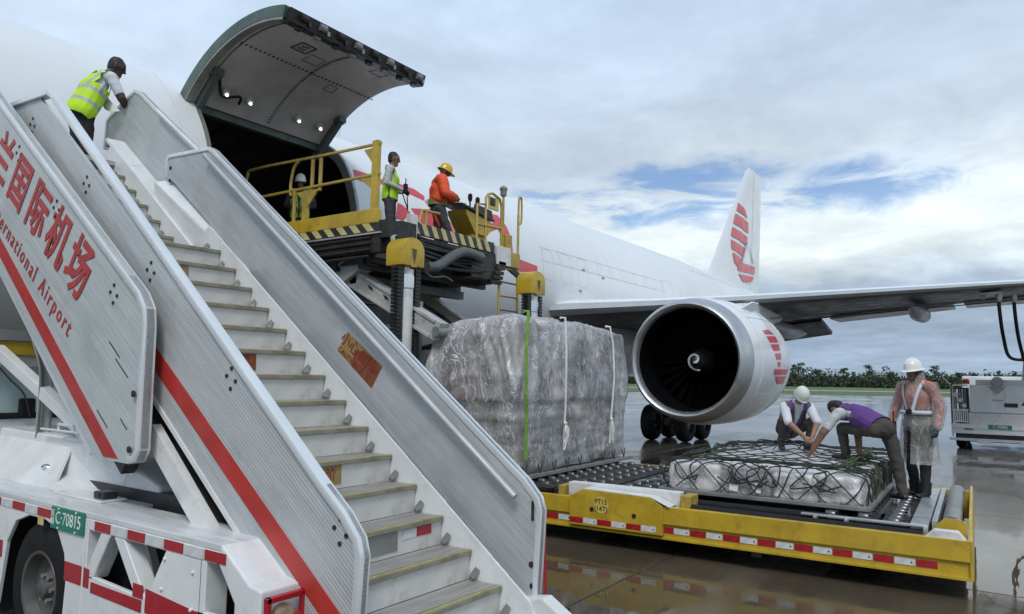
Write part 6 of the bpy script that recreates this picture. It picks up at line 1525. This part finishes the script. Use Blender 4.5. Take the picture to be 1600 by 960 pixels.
class Person:
    """pose given by world-space joints; one continuous voxel-skinned body, clothing as children"""
    def __init__(s, label, base, face, J, mats, H=1.75, vox=.0075, hair='hair', hands='skin', sleeve='long', group='ground crew at work', curl=.5, look=None, glove=None, headr=1.0):
        s.J = J; k = H/1.75; s.k = k; s.mats = mats
        f = V((face[0], face[1], 0)).normalized(); s.f = f; s.r = V((f.y, -f.x, 0))
        s.root = thing('person', label, 'person', base, group)
        P = []; s.P = P
        def add(p0, p1, r0, r1, tag_, side=s.r, sw=1., sd=1.): P.append(dict(p0=V(p0), p1=V(p1), r0=r0*k, r1=r1*k, side=V(side), sw=sw, sd=sd, tag=tag_))
        s.add = add
        pel, che, nec, hd = J['pelvis'], J['chest'], J['neck'], J['head']
        look = V(look).normalized() if look is not None else f
        s.look = look
        shax = (J['shR']-J['shL']).normalized(); hpax = (J['hpR']-J['hpL']).normalized(); mid = (pel+che)/2
        add(pel-(mid-pel).normalized()*.03, mid, .124, .124, 'hips', hpax, 1.38, .98)
        add(mid, che, .126, .136, 'torso', shax, 1.34, .94)
        add(che, nec-(nec-che).normalized()*.05, .136, .090, 'torso', shax, 1.34, .92)
        add(J['shL']*.94+J['shR']*.06, J['shR']*.94+J['shL']*.06, .070, .070, 'torso')
        add(nec-(nec-che).normalized()*.04, nec*.35+hd*.65, .056, .052, 'skin')
        up = (hd-nec).normalized(); up = (V((0, 0, 1))*.6+up*.4).normalized() if look.z > -.5 else up
        lk = (look-up*look.dot(up)).normalized(); hs = lk.cross(up)
        s.up, s.lk, s.hs = up, lk, hs; hr = headr
        add(hd+up*.020*k, hd+up*.035*k, .098*hr, .094*hr, 'skin', hs, .80, 1.0)          # cranium
        add(hd-up*.03*k+lk*.018*k, hd-up*.085*k+lk*.045*k, .070*hr, .042*hr, 'skin', hs, .92, 1.0)   # face to chin
        add(hd+lk*.084*k+up*.02*k, hd+lk*.100*k-up*.024*k, .012, .018, 'skin')           # nose
        for sg_ in (-1, 1):
            add(hd+hs*sg_*.080*k-up*.02*k, hd+hs*sg_*.082*k+up*.018*k, .016, .020, 'skin', lk, 1.0, .55)
            add(hd+lk*.085*k+hs*sg_*.034*k+up*.026*k, hd+lk*.085*k+hs*sg_*.030*k+up*.026*k, .012, .012, 'skin')
        if hair:
            add(hd+up*.045*k-lk*.020*k, hd+up*.050*k-lk*.012*k, .098*hr, .092*hr, hair, hs, .86, 1.02)
            add(hd-lk*.045*k-up*.02*k, hd-lk*.05*k+up*.03*k, .066, .07, hair, hs, 1.05, .9)
        for S in 'LR':
            sh, e, w, hp, kn, an, to = (J[q+S] for q in ('sh', 'el', 'wr', 'hp', 'kn', 'an', 'to'))
            out = (shax if S == 'R' else -shax)
            jt = 'shirt'
            add(sh, e, .064, .052, 'shirt' if sleeve != 'none' else 'skin'); m1 = e*.45+w*.55
            ft_ = 'shirt' if sleeve == 'long' else 'skin'
            add(e, m1, .049, .041, ft_); add(m1, w, .040, .031, ft_ if sleeve == 'long' else 'skin')
            # hand
            hdv = J.get('hd'+S, (w-e).normalized()); hdv = V(hdv).normalized(); pn = V(J.get('pn'+S, -out)).normalized(); pn = (pn-hdv*pn.dot(hdv)).normalized(); ws = hdv.cross(pn)
            th = ws if (ws.dot(f) > 0) else -ws     # thumb side
            add(w+hdv*.02*k, w+hdv*.080*k, .030, .036, 'hand', ws, 1.12, .52)
            for i, (o_, L_) in enumerate(((.030, .070), (.011, .080), (-.010, .074), (-.029, .058))):
                q0 = w+hdv*.085*k+th*o_*k; c_ = curl*(1+.12*i); d1 = (hdv*math.cos(c_*.6)+pn*math.sin(c_*.6)); d2 = (hdv*math.cos(c_*1.5)+pn*math.sin(c_*1.5)); d3 = (hdv*math.cos(c_*2.2)+pn*math.sin(c_*2.2))
                q1 = q0+d1*L_*.45*k; q2 = q1+d2*L_*.32*k; q3 = q2+d3*L_*.23*k
                add(q0, q1, .0105, .0100, 'hand'); add(q1, q2, .0098, .0092, 'hand'); add(q2, q3, .0090, .0082, 'hand')
            t0 = w+hdv*.03*k+th*.026*k; t1 = t0+(hdv*.6+th*.65+pn*.35).normalized()*.042*k; t2 = t1+(hdv*.85+th*.15+pn*.5).normalized()*.032*k
            add(t0, t1, .0145, .0120, 'hand'); add(t1, t2, .0112, .0098, 'hand')
            # leg and shoe
            add(hp, kn, .098, .068, 'trousers'); m2 = kn*.62+an*.38
            add(kn, m2, .068, .066, 'trousers'); add(m2, an, .062, .056, 'trousers')
            fd = (to-an); fd.z = 0 if abs(fd.z) < .08 else fd.z; fdn = fd.normalized() if fd.length > .01 else f
            zf = min(an.z, to.z)
            heel = V((an.x, an.y, an.z-.045))-fdn*.03
            add(heel, to-fdn*.05*k, .046, .040, 'shoe', fdn.cross(V((0, 0, 1))), .95, .80)
            add(an, an*.5+heel*.5+fdn*.04, .048, .046, 'shoe')
        me = remesh(P, vox)
        C = centres(me); best = np.full(len(C), 9.); tags = np.zeros(len(C), int)
        names = []
        for pr in P:
            if pr['tag'] not in names: names.append(pr['tag'])
            ds, _ = prim_dist(C, pr); m = ds < best; best[m] = ds[m]; tags[m] = names.index(pr['tag'])
        # eyes, brows and mouth
        kx, ky, kz = (C-np.array(hd))@np.array(hs), (C-np.array(hd))@np.array(lk), (C-np.array(hd))@np.array(up)
        n0 = len(names); names += ['eye', 'lip', 'brow']
        fr = ky > .03*k
        tags[fr & (np.abs(np.abs(kx)-.031*k) < .013*k) & (np.abs(kz-.008*k) < .008*k)] = n0
        tags[fr & (np.abs(kx) < .024*k) & (np.abs(kz+.055*k) < .007*k)] = n0+1
        tags[fr & (np.abs(np.abs(kx)-.032*k) < .018*k) & (np.abs(kz-.030*k) < .005*k)] = n0+2
        sk = mats['skin']
        mm = {'skin': sk, 'hand': mats.get('glove', sk), 'eye': eye_mat, 'lip': lip_mat if sk is not skin_dark else skin_dark, 'brow': hair_black, 'hair': mats.get('hair', hair_black), 'hips': mats['trousers'], 'shirt': mats['shirt'], 'torso': mats['shirt'], 'trousers': mats['trousers'], 'shoe': mats.get('shoe', shoe_black)}
        if sleeve == 'short':
            # bare below mid upper arm
            for S in 'LR':
                sh, e, w = J['sh'+S], J['el'+S], J['wr'+S]
                ds, t = prim_dist(C, dict(p0=sh, p1=e, r0=.058*k, r1=.047*k, side=V((0, 0, 1)), sw=1, sd=1)); tags[(ds < .03) & (t > .80) & (t < 1.3) & (tags == names.index('shirt'))] = names.index('skin')
        cl = [n not in ('skin', 'hand', 'eye', 'lip', 'brow', 'hair', 'shoe') for n in names]
        seen = set()
        for p_, t_ in zip(me.polygons, tags):
            if cl[t_]: seen.update(p_.vertices)
        jitter(me, seen, lambda q: .004+.013*(noise.noise(V((q.x*8, q.y*8, q.z*13)))*.5-abs(noise.noise(V((q.x*11+q.z*6, q.y*11-q.z*5, q.z*7+3))))))
        s.body = finish(me, 'body', [mm[n] for n in names], tags, s.root)
    def garment(s, name, tags, mat, infl=.016, vox=.011, cut=None, stripes=None, stripe_mat=None, namp=.004):
        """shell over the primitives with these tags; cut(C) -> keep mask; stripes(C) -> mask"""
        pr = [p for p in s.P if (p['tag'] in tags)]
        me = remesh(pr, vox, infl*s.k, 3, namp); C = centres(me); keep = cut(C) if cut else np.ones(len(C), bool)
        idx = np.zeros(len(C), int)
        if stripes is not None: idx[stripes(C)] = 1
        return finish(me, name, [mat]+([stripe_mat] if stripe_mat else []), idx, s.root, keep)
    def torso_t(s, C):
        a, b_ = np.array(s.J['pelvis']), np.array(s.J['neck']); d = b_-a; return (C-a)@d/(d@d)
    def lateral(s, C):
        ax = np.array((s.J['shR']-s.J['shL']).normalized()); m = np.array((s.J['shR']+s.J['shL'])/2); return (C-m)@ax
    def frontal(s, C):
        ax = np.array((s.J['shR']-s.J['shL']).normalized()); d = np.array((s.J['neck']-s.J['pelvis']).normalized()); fr = np.cross(d, ax)
        if fr@np.array(s.f) < 0 and abs(fr@np.array(s.f)) > .2: fr = -fr
        return (C-np.array(s.J['chest']))@fr
    def vest(s, mat, hem=-.16, open_front=True, stripes=True, stripe_mat=None, name='vest', infl=.018, vstripe=True):
        def cut(C):
            t, x = s.torso_t(C), s.lateral(C); fr = s.frontal(C); hw = (s.J['shR']-s.J['shL']).length/2
            k = (t > hem) & (t < 1.04) & (np.abs(x) < hw*1.00)
            k &= ~((np.abs(x) > hw*.80) & (t > .60) & (t < .93))
            k &= ~((np.abs(x) < .055) & (t > .86))
            if open_front: k &= ~((fr > 0) & (np.abs(x) < .012+.10*np.clip(t-.45, 0, 1)))
            return k
        def st(C):
            t, x = s.torso_t(C), s.lateral(C)
            m = (np.abs(t-.14) < .042) | (np.abs(t-.44) < .042)
            if vstripe: m |= (np.abs(np.abs(x)-.105) < .024) & (t > .44)
            return m
        return s.garment(name, ('hips', 'torso'), mat, infl, .011, cut, st if stripes else None, stripe_mat)
    def helmet(s, mat, brim=True, tilt=0., name='helmet', peak=.055):
        k = s.k; c = s.J['head']+s.up*.045*k; M3 = Matrix((s.hs, s.lk, s.up)).transposed()
        b = B(); n = 28; prof = [(-.012, 1.02), (.02, 1.0), (.06, .92), (.095, .72), (.118, .42), (.125, .15), (.126, 0)]
        rows = []
        for z, r in prof:
            rows.append([b.bm.verts.new(c+M3 @ V((.100*r*math.cos(2*PI*i/n), .122*r*math.sin(2*PI*i/n), z))*k) for i in range(n)] if r else [b.bm.verts.new(c+M3 @ V((0, 0, z))*k)])
        for a, d in zip(rows, rows[1:]):
            for i in range(n):
                if len(d) == 1: b._f([a[i], a[(i+1) % n], d[0]])
                else: b._f([a[i], a[(i+1) % n], d[(i+1) % n], d[i]])
        def brim_ring(e, z): return [b.bm.verts.new(c+M3 @ V(((.102+e*.35)*math.cos(2*PI*i/n), (.124+e*(.5+.9*max(0, math.sin(2*PI*i/n))))*math.sin(2*PI*i/n), z-(.012 if e else 0)))*k) for i in range(n)]
        if brim:
            r0, r1, r2 = rows[0], brim_ring(peak, -.012), brim_ring(peak, -.018)
            for a, d in ((r0, r1), (r1, r2)):
                for i in range(n): b._f([a[i], d[i], d[(i+1) % n], a[(i+1) % n]])
            r3 = brim_ring(-.004, -.020)
            for i in range(n): b._f([r2[i], r3[i], r3[(i+1) % n], r2[(i+1) % n]])
        o = b.build(name, mat, s.root, smooth=50)
        if name == 'helmet':
            b = B()
            for dx in (-.022, 0, .022):
                pts = [c+M3 @ V((dx, .122*math.cos(a)*1.01, .127*math.sin(a)*(1 if abs(dx) < .01 else .98)))*k for a in np.linspace(.5, PI-.5, 9)]; b.tube(pts, .0065*k, 6)
            b.build('helmet_ridge', mat, o, smooth=True)
            b = B(); pts = [c+M3 @ V((sg_*.078, .03, -.02))*k for sg_ in (1,)]+[s.J['head']+M3 @ V((.055, .055, -.075))*k, s.J['head']+M3 @ V((0, .062, -.112))*k, s.J['head']+M3 @ V((-.055, .055, -.075))*k, c+M3 @ V((-.078, .03, -.02))*k]; b.tube(smoothpts(pts, 4), .006, 5); b.build('chin_strap', black_rubber, o)
        return o
    def collar(s, mat):
        n = s.J['neck']; b = B(); b.lathe([(-.02, .068), (.035, .063), (.035, .058), (-.02, .063)], n, (s.J['head']-n), 16, close=True); return b.build('collar', mat, s.root, smooth=40)
    def badge(s, mat, p, right, up, txt, size=.03):
        return text('helmet_mark', txt, size, mat, s.root, p, right, up)

def pose(base, face, H=1.75, lean=0., crouch=0., **over):
    """standing joints in world space; overrides are given in the person's own frame (right, forward, up) in metres"""
    k = H/1.75; f = V((face[0], face[1], 0)).normalized(); r = V((f.y, -f.x, 0)); base = V(base)
    W_ = lambda x, y, z: base+r*(x*k)+f*(y*k)+V((0, 0, z*k))
    L = dict(pelvis=(0, 0, .95), chest=(0, .01, 1.26), neck=(0, .0, 1.47), head=(0, .025, 1.625),
             shL=(-.19, 0, 1.415), shR=(.19, 0, 1.415), elL=(-.25, -.02, 1.13), elR=(.25, -.02, 1.13), wrL=(-.255, .07, .89), wrR=(.255, .07, .89),
             hpL=(-.095, 0, .91), hpR=(.095, 0, .91), knL=(-.11, .03, .50), knR=(.11, .03, .50), anL=(-.12, 0, .085), anR=(.12, 0, .085), toL=(-.14, .19, .045), toR=(.14, .19, .045))
    L.update(over)
    return {q: (W_(*v) if q[:2] not in ('hd', 'pn') else (r*v[0]+f*v[1]+V((0, 0, v[2])))) for q, v in L.items() if q not in ()} | {'head': W_(*L['head'])}

WRL = lambda f, v: V(v)
# --- 1 man leaning over the balustrade at the top of the stairs
f1 = (.99, .10)
J = pose((4.06, 9.22, 4.21), f1, 1.76, pelvis=(.02, -.02, .88), chest=(.05, .10, 1.17), neck=(.09, .20, 1.38), head=(.15, .30, 1.50), shL=(-.12, .19, 1.33), shR=(.28, .16, 1.31),
         elL=(-.10, .38, 1.08), elR=(.36, .26, 1.06), wrL=(.06, .46, .98), wrR=(.22, .46, .96), hpL=(-.09, 0, .86), hpR=(.09, 0, .86), knL=(-.10, .03, .47), knR=(.11, .02, .47))
p1 = Person('man in yellow hi-vis vest and black trousers leaning over the top of the stairs', (4.06, 9.22, 4.21), f1, J, dict(skin=skin_dark, shirt=cloth_white, trousers=cloth_black), 1.76, sleeve='short', look=(.75, -.55, -.30), group='airport workers')
p1.vest(cloth_hivis, hem=-.18, stripe_mat=cloth_stripe, infl=.036)
b = B(); c_ = J['wrR']*.5+J['wrL']*.5; b.quad((4.28, 9.20, 5.24), (4.30, 9.12, 5.32), (4.33, 8.86, 5.11), (4.30, 9.03, 5.12))
o = b.build('paper_sheet', paper); m_ = o.modifiers.new('t', 'SOLIDIFY'); m_.thickness = .004; tag(o, 'white paper sheet held by the man on the stairs', 'paper sheet')
# --- 2 man in pale shirt standing on the bridge
f2 = (.62, -.78)
J = pose((8.70, 8.62, 4.02), f2, 1.70, head=(0, .05, 1.62), elL=(-.25, -.03, 1.15), elR=(.24, -.04, 1.15), wrL=(-.14, .20, 1.08), wrR=(.10, .22, 1.07), hdL=(.5, .8, -.1), hdR=(-.5, .8, -.1), pnL=(.2, 0, -1), pnR=(-.2, 0, -1))
p2 = Person('man in pale shirt and open yellow vest standing on the raised loader bridge', (8.70, 8.62, 4.02), f2, J, dict(skin=skin_brown, shirt=cloth_grey_shirt, trousers=cloth_char, glove=glove_black), 1.70, sleeve='long', look=(.6, -.75, -.30), group='airport workers', curl=.8)
p2.vest(cloth_hivis, hem=-.10, stripe_mat=cloth_hivis, vstripe=False); p2.collar(cloth_white)
b = B(); q = J['wrR']+V((.02, -.05, .02)); b.box(q, (.06, .05, .15)); b.tube([q+V((0, 0, .07)), q+V((0, 0, .17))], .01, 6); tag(b.build('radio', black_rubber, bevel=.006), 'black hand radio held by the man in the pale shirt', 'radio')
b = B(); b.tube(smoothpts([J['wrL']+V((0, 0, -.02)), J['wrL']+V((.05, -.05, -.22)), J['wrL']+V((.03, -.10, -.30)), J['wrL']+V((.02, -.09, -.08))], 5), .01, 6); b.build('wrist_strap', black_rubber, p2.root)
# --- 3 loader operator in orange
f3 = (.80, -.60)
J = pose((9.62, 8.34, 4.0), f3, 1.72, pelvis=(0, -.02, .93), chest=(0, .0, 1.25), neck=(0, .03, 1.46), head=(0, .09, 1.595), elL=(-.29, .05, 1.14), elR=(.28, .06, 1.13), wrL=(-.09, .27, 1.14), wrR=(.07, .28, 1.13), hdL=(.8, .5, 0), hdR=(-.8, .5, 0), pnL=(0, .3, -1), pnR=(0, .3, -1), knR=(.13, .16, .50), anR=(.13, .02, .085), toR=(.14, .2, .045))
p3 = Person('loader operator in bright orange jacket and yellow helmet beside the control console', (9.62, 8.34, 4.0), f3, J, dict(skin=skin_brown, shirt=cloth_orange, trousers=cloth_char, glove=glove_black), 1.72, look=(.7, -.5, -.75), group='airport workers', hair=None, curl=.9)
p3.helmet(helmet_yellow)
p3.garment('jacket', ('shirt', 'torso'), cloth_orange, .045, .012, lambda C: (p3.torso_t(C) > .10) & (p3.torso_t(C) < 1.06), None, None, .012)
b = B(); b.lathe([(-.04, .075), (0, .105), (.06, .09), (.06, .06), (0, .06), (-.04, .06)], J['neck']+V((0, 0, -.02)), (J['head']-J['neck']), 16, close=True); b.build('hood', cloth_orange, p3.root, smooth=50)
b = B(); b.lathe([(-.06, .155), (-.05, .17), (.05, .168), (.06, .155)], J['pelvis']+V((0, 0, .09)), (0, 0, 1), 20); b.build('hip_pack', cloth_sash, p3.root, smooth=50)
b = B(); c_ = J['hpL']+V((-.12, -.02, .0)); b.prism([c_+V((-.06, -.08, .10)), c_+V((.12, -.10, .12)), c_+V((.14, -.10, -.10)), c_+V((.05, -.12, -.34)), c_+V((-.04, -.06, -.12))], (.02, .07, 0)); b.build('tied_sleeve', cloth_orange, p3.root, bevel=.02, seg=2, smooth=50)
# --- 4 man in the doorway
f4 = (-.75, -.66)
J = pose((8.93, 11.2, 4.06), f4, 1.68, head=(0, .08, 1.60), elL=(-.27, .0, 1.14), elR=(.27, .02, 1.14), wrL=(-.10, .20, 1.05), wrR=(.14, .20, 1.08))
p4 = Person('worker in white helmet and yellow vest standing inside the dark cargo doorway', (8.93, 11.2, 4.06), f4, J, dict(skin=skin_brown, shirt=cloth_char, trousers=cloth_char), 1.68, look=(-.75, -.55, -.4), group='airport workers', hair=None)
p4.helmet(helmet_white); p4.vest(cloth_hivis, hem=-.12, stripe_mat=cloth_stripe)
# --- 5 man squatting on the bales, facing the camera
f5 = (-.80, -.60)
b5 = (11.42, 2.86, .985)
J = pose(b5, f5, 1.70, pelvis=(0, -.24, .30), chest=(0, -.02, .56), neck=(0, .14, .73), head=(0, .26, .83), shL=(-.19, .10, .67), shR=(.19, .10, .67), elL=(-.22, .30, .45), elR=(.22, .30, .45), wrL=(-.07, .45, .24), wrR=(.05, .44, .25),
         hpL=(-.10, -.22, .30), hpR=(.10, -.22, .30), knL=(-.21, .17, .46), knR=(.24, .15, .47), anL=(-.19, .0, .085), anR=(.20, -.02, .085), toL=(-.22, .18, .045), toR=(.24, .16, .045), hdL=(.25, .6, -.7), hdR=(-.25, .6, -.7), pnL=(.6, -.4, -.3), pnR=(-.6, -.4, -.3))
p5 = Person('man in white cap and dark purple vest squatting behind the net and pulling it up', b5, f5, J, dict(skin=skin_mid, shirt=cloth_white, trousers=cloth_brown, hair=hair_grey), 1.70, sleeve='rolled' if False else 'short', look=(-.6, -.5, -.75), group='airport workers', curl=1.1)
p5.garment('shirt_sleeves', ('shirt', 'torso'), cloth_white, .010, .011, lambda C: (p5.torso_t(C) > .25) & (p5.torso_t(C) < 1.1), None, None, .004)
p5.vest(cloth_mesh, hem=-.05, stripes=True, stripe_mat=cloth_purple, vstripe=True)
p5.helmet(cap_white, brim=True, name='cap', peak=.015)
# --- 6 man bending over with one foot up on the bales
f6 = (.50, .87)
b6 = (10.12, 1.36, .585)
def wj(**k): return {q: V(v) for q, v in k.items()}
J = pose(b6, f6, 1.75)
sd6 = V((f6[1], -f6[0], 0)).normalized(); fv = V((f6[0], f6[1], 0)).normalized()
pe = V((10.10, 1.50, 1.46))
J.update(pelvis=pe, chest=pe+fv*.28+V((0, 0, .11)), neck=pe+fv*.51+V((0, 0, .21)), head=pe+fv*.65+V((0, 0, .20)))
J['shL'] = pe+fv*.46-sd6*.20+V((0, 0, .15)); J['shR'] = pe+fv*.46+sd6*.19+V((0, 0, .12))
J['elL'] = J['shL']+fv*.10-sd6*.17+V((0, 0, -.25)); J['wrL'] = J['elL']+fv*.12-sd6*.06+V((0, 0, -.23))
J['elR'] = J['shR']+fv*.04+sd6*.0+V((0, 0, -.28)); J['wrR'] = J['elR']-fv*.06-sd6*.05+V((0, 0, -.22))
J['hpL'] = pe-sd6*.10+V((0, 0, -.03)); J['hpR'] = pe+sd6*.10+V((0, 0, -.03))
J['knL'] = V((10.34, 2.00, 1.415)); J['anL'] = V((10.42, 1.97, 1.08)); J['toL'] = V((10.48, 2.17, 1.035))
J['knR'] = V((10.18, 1.34, 1.02)); J['anR'] = V((10.16, 1.30, .68)); J['toR'] = V((10.26, 1.47, .635))
for S in 'LR': J['hd'+S] = V((.25, .55, -.8)); J['pn'+S] = V((.2, .5, .5))
p6 = Person('man in purple vest bending forward with one foot up on the netted bales', b6, f6, J, dict(skin=skin_brown, shirt=cloth_grey_shirt, trousers=cloth_brown), 1.75, sleeve='short', look=(.5, .75, -.55), group='airport workers', curl=.7)
p6.vest(cloth_purple, hem=.02, stripes=False, open_front=False)
b = B(); q = pe+sd6*.19-fv*.02+V((0, 0, .0)); b.box(q, (.07, .06, .15)); b.tube([q+V((0, 0, .07)), q+V((.01, 0, .2))], .009, 6); tag(b.build('radio', black_rubber, bevel=.006), 'black hand radio clipped to the belt of the bending man', 'radio')
b = B(); b.lathe([(-.022, .128), (.022, .128), (.022, .138), (-.022, .138)], pe+fv*.03, fv, 20, close=True); b.build('belt', black_rubber, p6.root, smooth=40)
# --- 7 standing man in clear raincoat with harness
f7 = (-.74, .42)
b7 = (10.66, 1.16, .585)
J = pose(b7, f7, 1.72, head=(0, .06, 1.60), elL=(-.29, -.02, 1.13), elR=(.30, .0, 1.14), wrL=(-.31, .08, .90), wrR=(.33, .10, .90), anL=(-.10, .06, .085), toL=(-.11, .25, .045), anR=(.10, -.06, .085), toR=(.14, .12, .045))
p7 = Person('man in white helmet, clear raincoat and safety harness standing on the roller deck', b7, f7, J, dict(skin=skin_brown, shirt=cloth_coral, trousers=cloth_black, glove=glove_teal), 1.72, sleeve='long', look=(-.75, .42, -.42), group='airport workers', curl=.55)
p7.helmet(helmet_white)
p7.badge(steel_grey, J['head']+p7.up*.075*p7.k+p7.lk*.105+p7.hs*.0, -p7.hs*-1 if False else -p7.hs, p7.up, 'C.A.A', .035)
p7.garment('raincoat', ('shirt', 'torso', 'hips'), raincoat_mat, .026, .013, lambda C: (p7.torso_t(C) < 1.0), None, None, .010)
b = B(); k = p7.k
rows = []
for z, rx, ry in ((.98, .20, .155), (.85, .215, .175), (.70, .225, .19), (.55, .235, .20), (.43, .245, .21)):
    row = []
    for i in range(25):
        a = PI/2+.12+(2*PI-.24)*i/24; fo_ = 1+.06*math.sin(a*7+z*4)+.05*noise.noise(V((a*2, z*4, 1)))
        row.append(b.bm.verts.new(V(b7)+p7.r*rx*math.cos(a)*fo_*k+p7.f*ry*math.sin(a)*fo_*k+V((0, 0, z*k))))
    rows.append(row)
for a, d in zip(rows, rows[1:]):
    for i in range(24): b._f([a[i], a[i+1], d[i+1], d[i]])
b.build('raincoat_skirt', raincoat_mat, p7.root, smooth=60)
b = B(); b.lathe([(-.05, .088), (-.02, .098), (.05, .10), (.11, .085), (.11, .075), (.04, .085), (-.05, .07)], J['neck']-p7.f*.01, (J['head']-J['neck']), 18, close=True, a0=0); b.build('raincoat_hood', raincoat_mat, p7.root, smooth=50)
def loopband(z, rx, ry, w, mat, name):
    b = B(); pts = [V(b7)+p7.r*rx*math.cos(a)*k+p7.f*(ry*math.sin(a)+.005)*k+V((0, 0, z*k)) for a in np.linspace(0, 2*PI, 29)[:-1]]
    lo = [b.bm.verts.new(p-V((0, 0, w/2))) for p in pts]; hi = [b.bm.verts.new(p+V((0, 0, w/2))) for p in pts]; n = len(pts)
    for i in range(n): b._f([lo[i], lo[(i+1) % n], hi[(i+1) % n], hi[i]])
    o = b.build(name, mat, p7.root, smooth=60); m_ = o.modifiers.new('t', 'SOLIDIFY'); m_.thickness = .006
loopband(1.075, .215, .165, .05, cloth_white, 'harness_belt')
for sg_ in (-1, 1):
    pts = [(sg_*.03, .168, 1.07), (sg_*.06, .162, 1.16), (sg_*.10, .152, 1.30), (sg_*.125, .10, 1.425), (sg_*.13, .02, 1.475), (sg_*.12, -.08, 1.43), (sg_*.08, -.15, 1.25), (sg_*.03, -.165, 1.07)]
    P_ = smoothpts([V(b7)+p7.r*x*k+p7.f*y*k+V((0, 0, z*k)) for x, y, z in pts], 4); b = B(); rows = []
    for i, p in enumerate(P_):
        d = (P_[min(i+1, len(P_)-1)]-P_[max(0, i-1)]).normalized(); n_ = (p-(V(b7)+V((0, 0, 1.25*k)))); sdv = d.cross(n_).normalized(); rows.append([b.bm.verts.new(p-sdv*.02), b.bm.verts.new(p+sdv*.02)])
    for a, d in zip(rows, rows[1:]): b._f([a[0], a[1], d[1], d[0]])
    o = b.build('harness_strap', cloth_stripe if sg_ > 0 else cloth_white, p7.root, smooth=60); m_ = o.modifiers.new('t', 'SOLIDIFY'); m_.thickness = .006
b = B(); b.box(V(b7)+p7.f*.175*k+V((0, 0, 1.085*k)), (.07, .07, .06)); b.build('harness_buckle', black_rubber, p7.root, bevel=.01)
for S in 'LR':
    b = B(); b.tube([J['an'+S]+V((0, 0, -.03)), J['an'+S]*.7+J['kn'+S]*.3], .07, 14, radii=[.068, .075]); b.build('boot', shoe_black, p7.root, smooth=50)
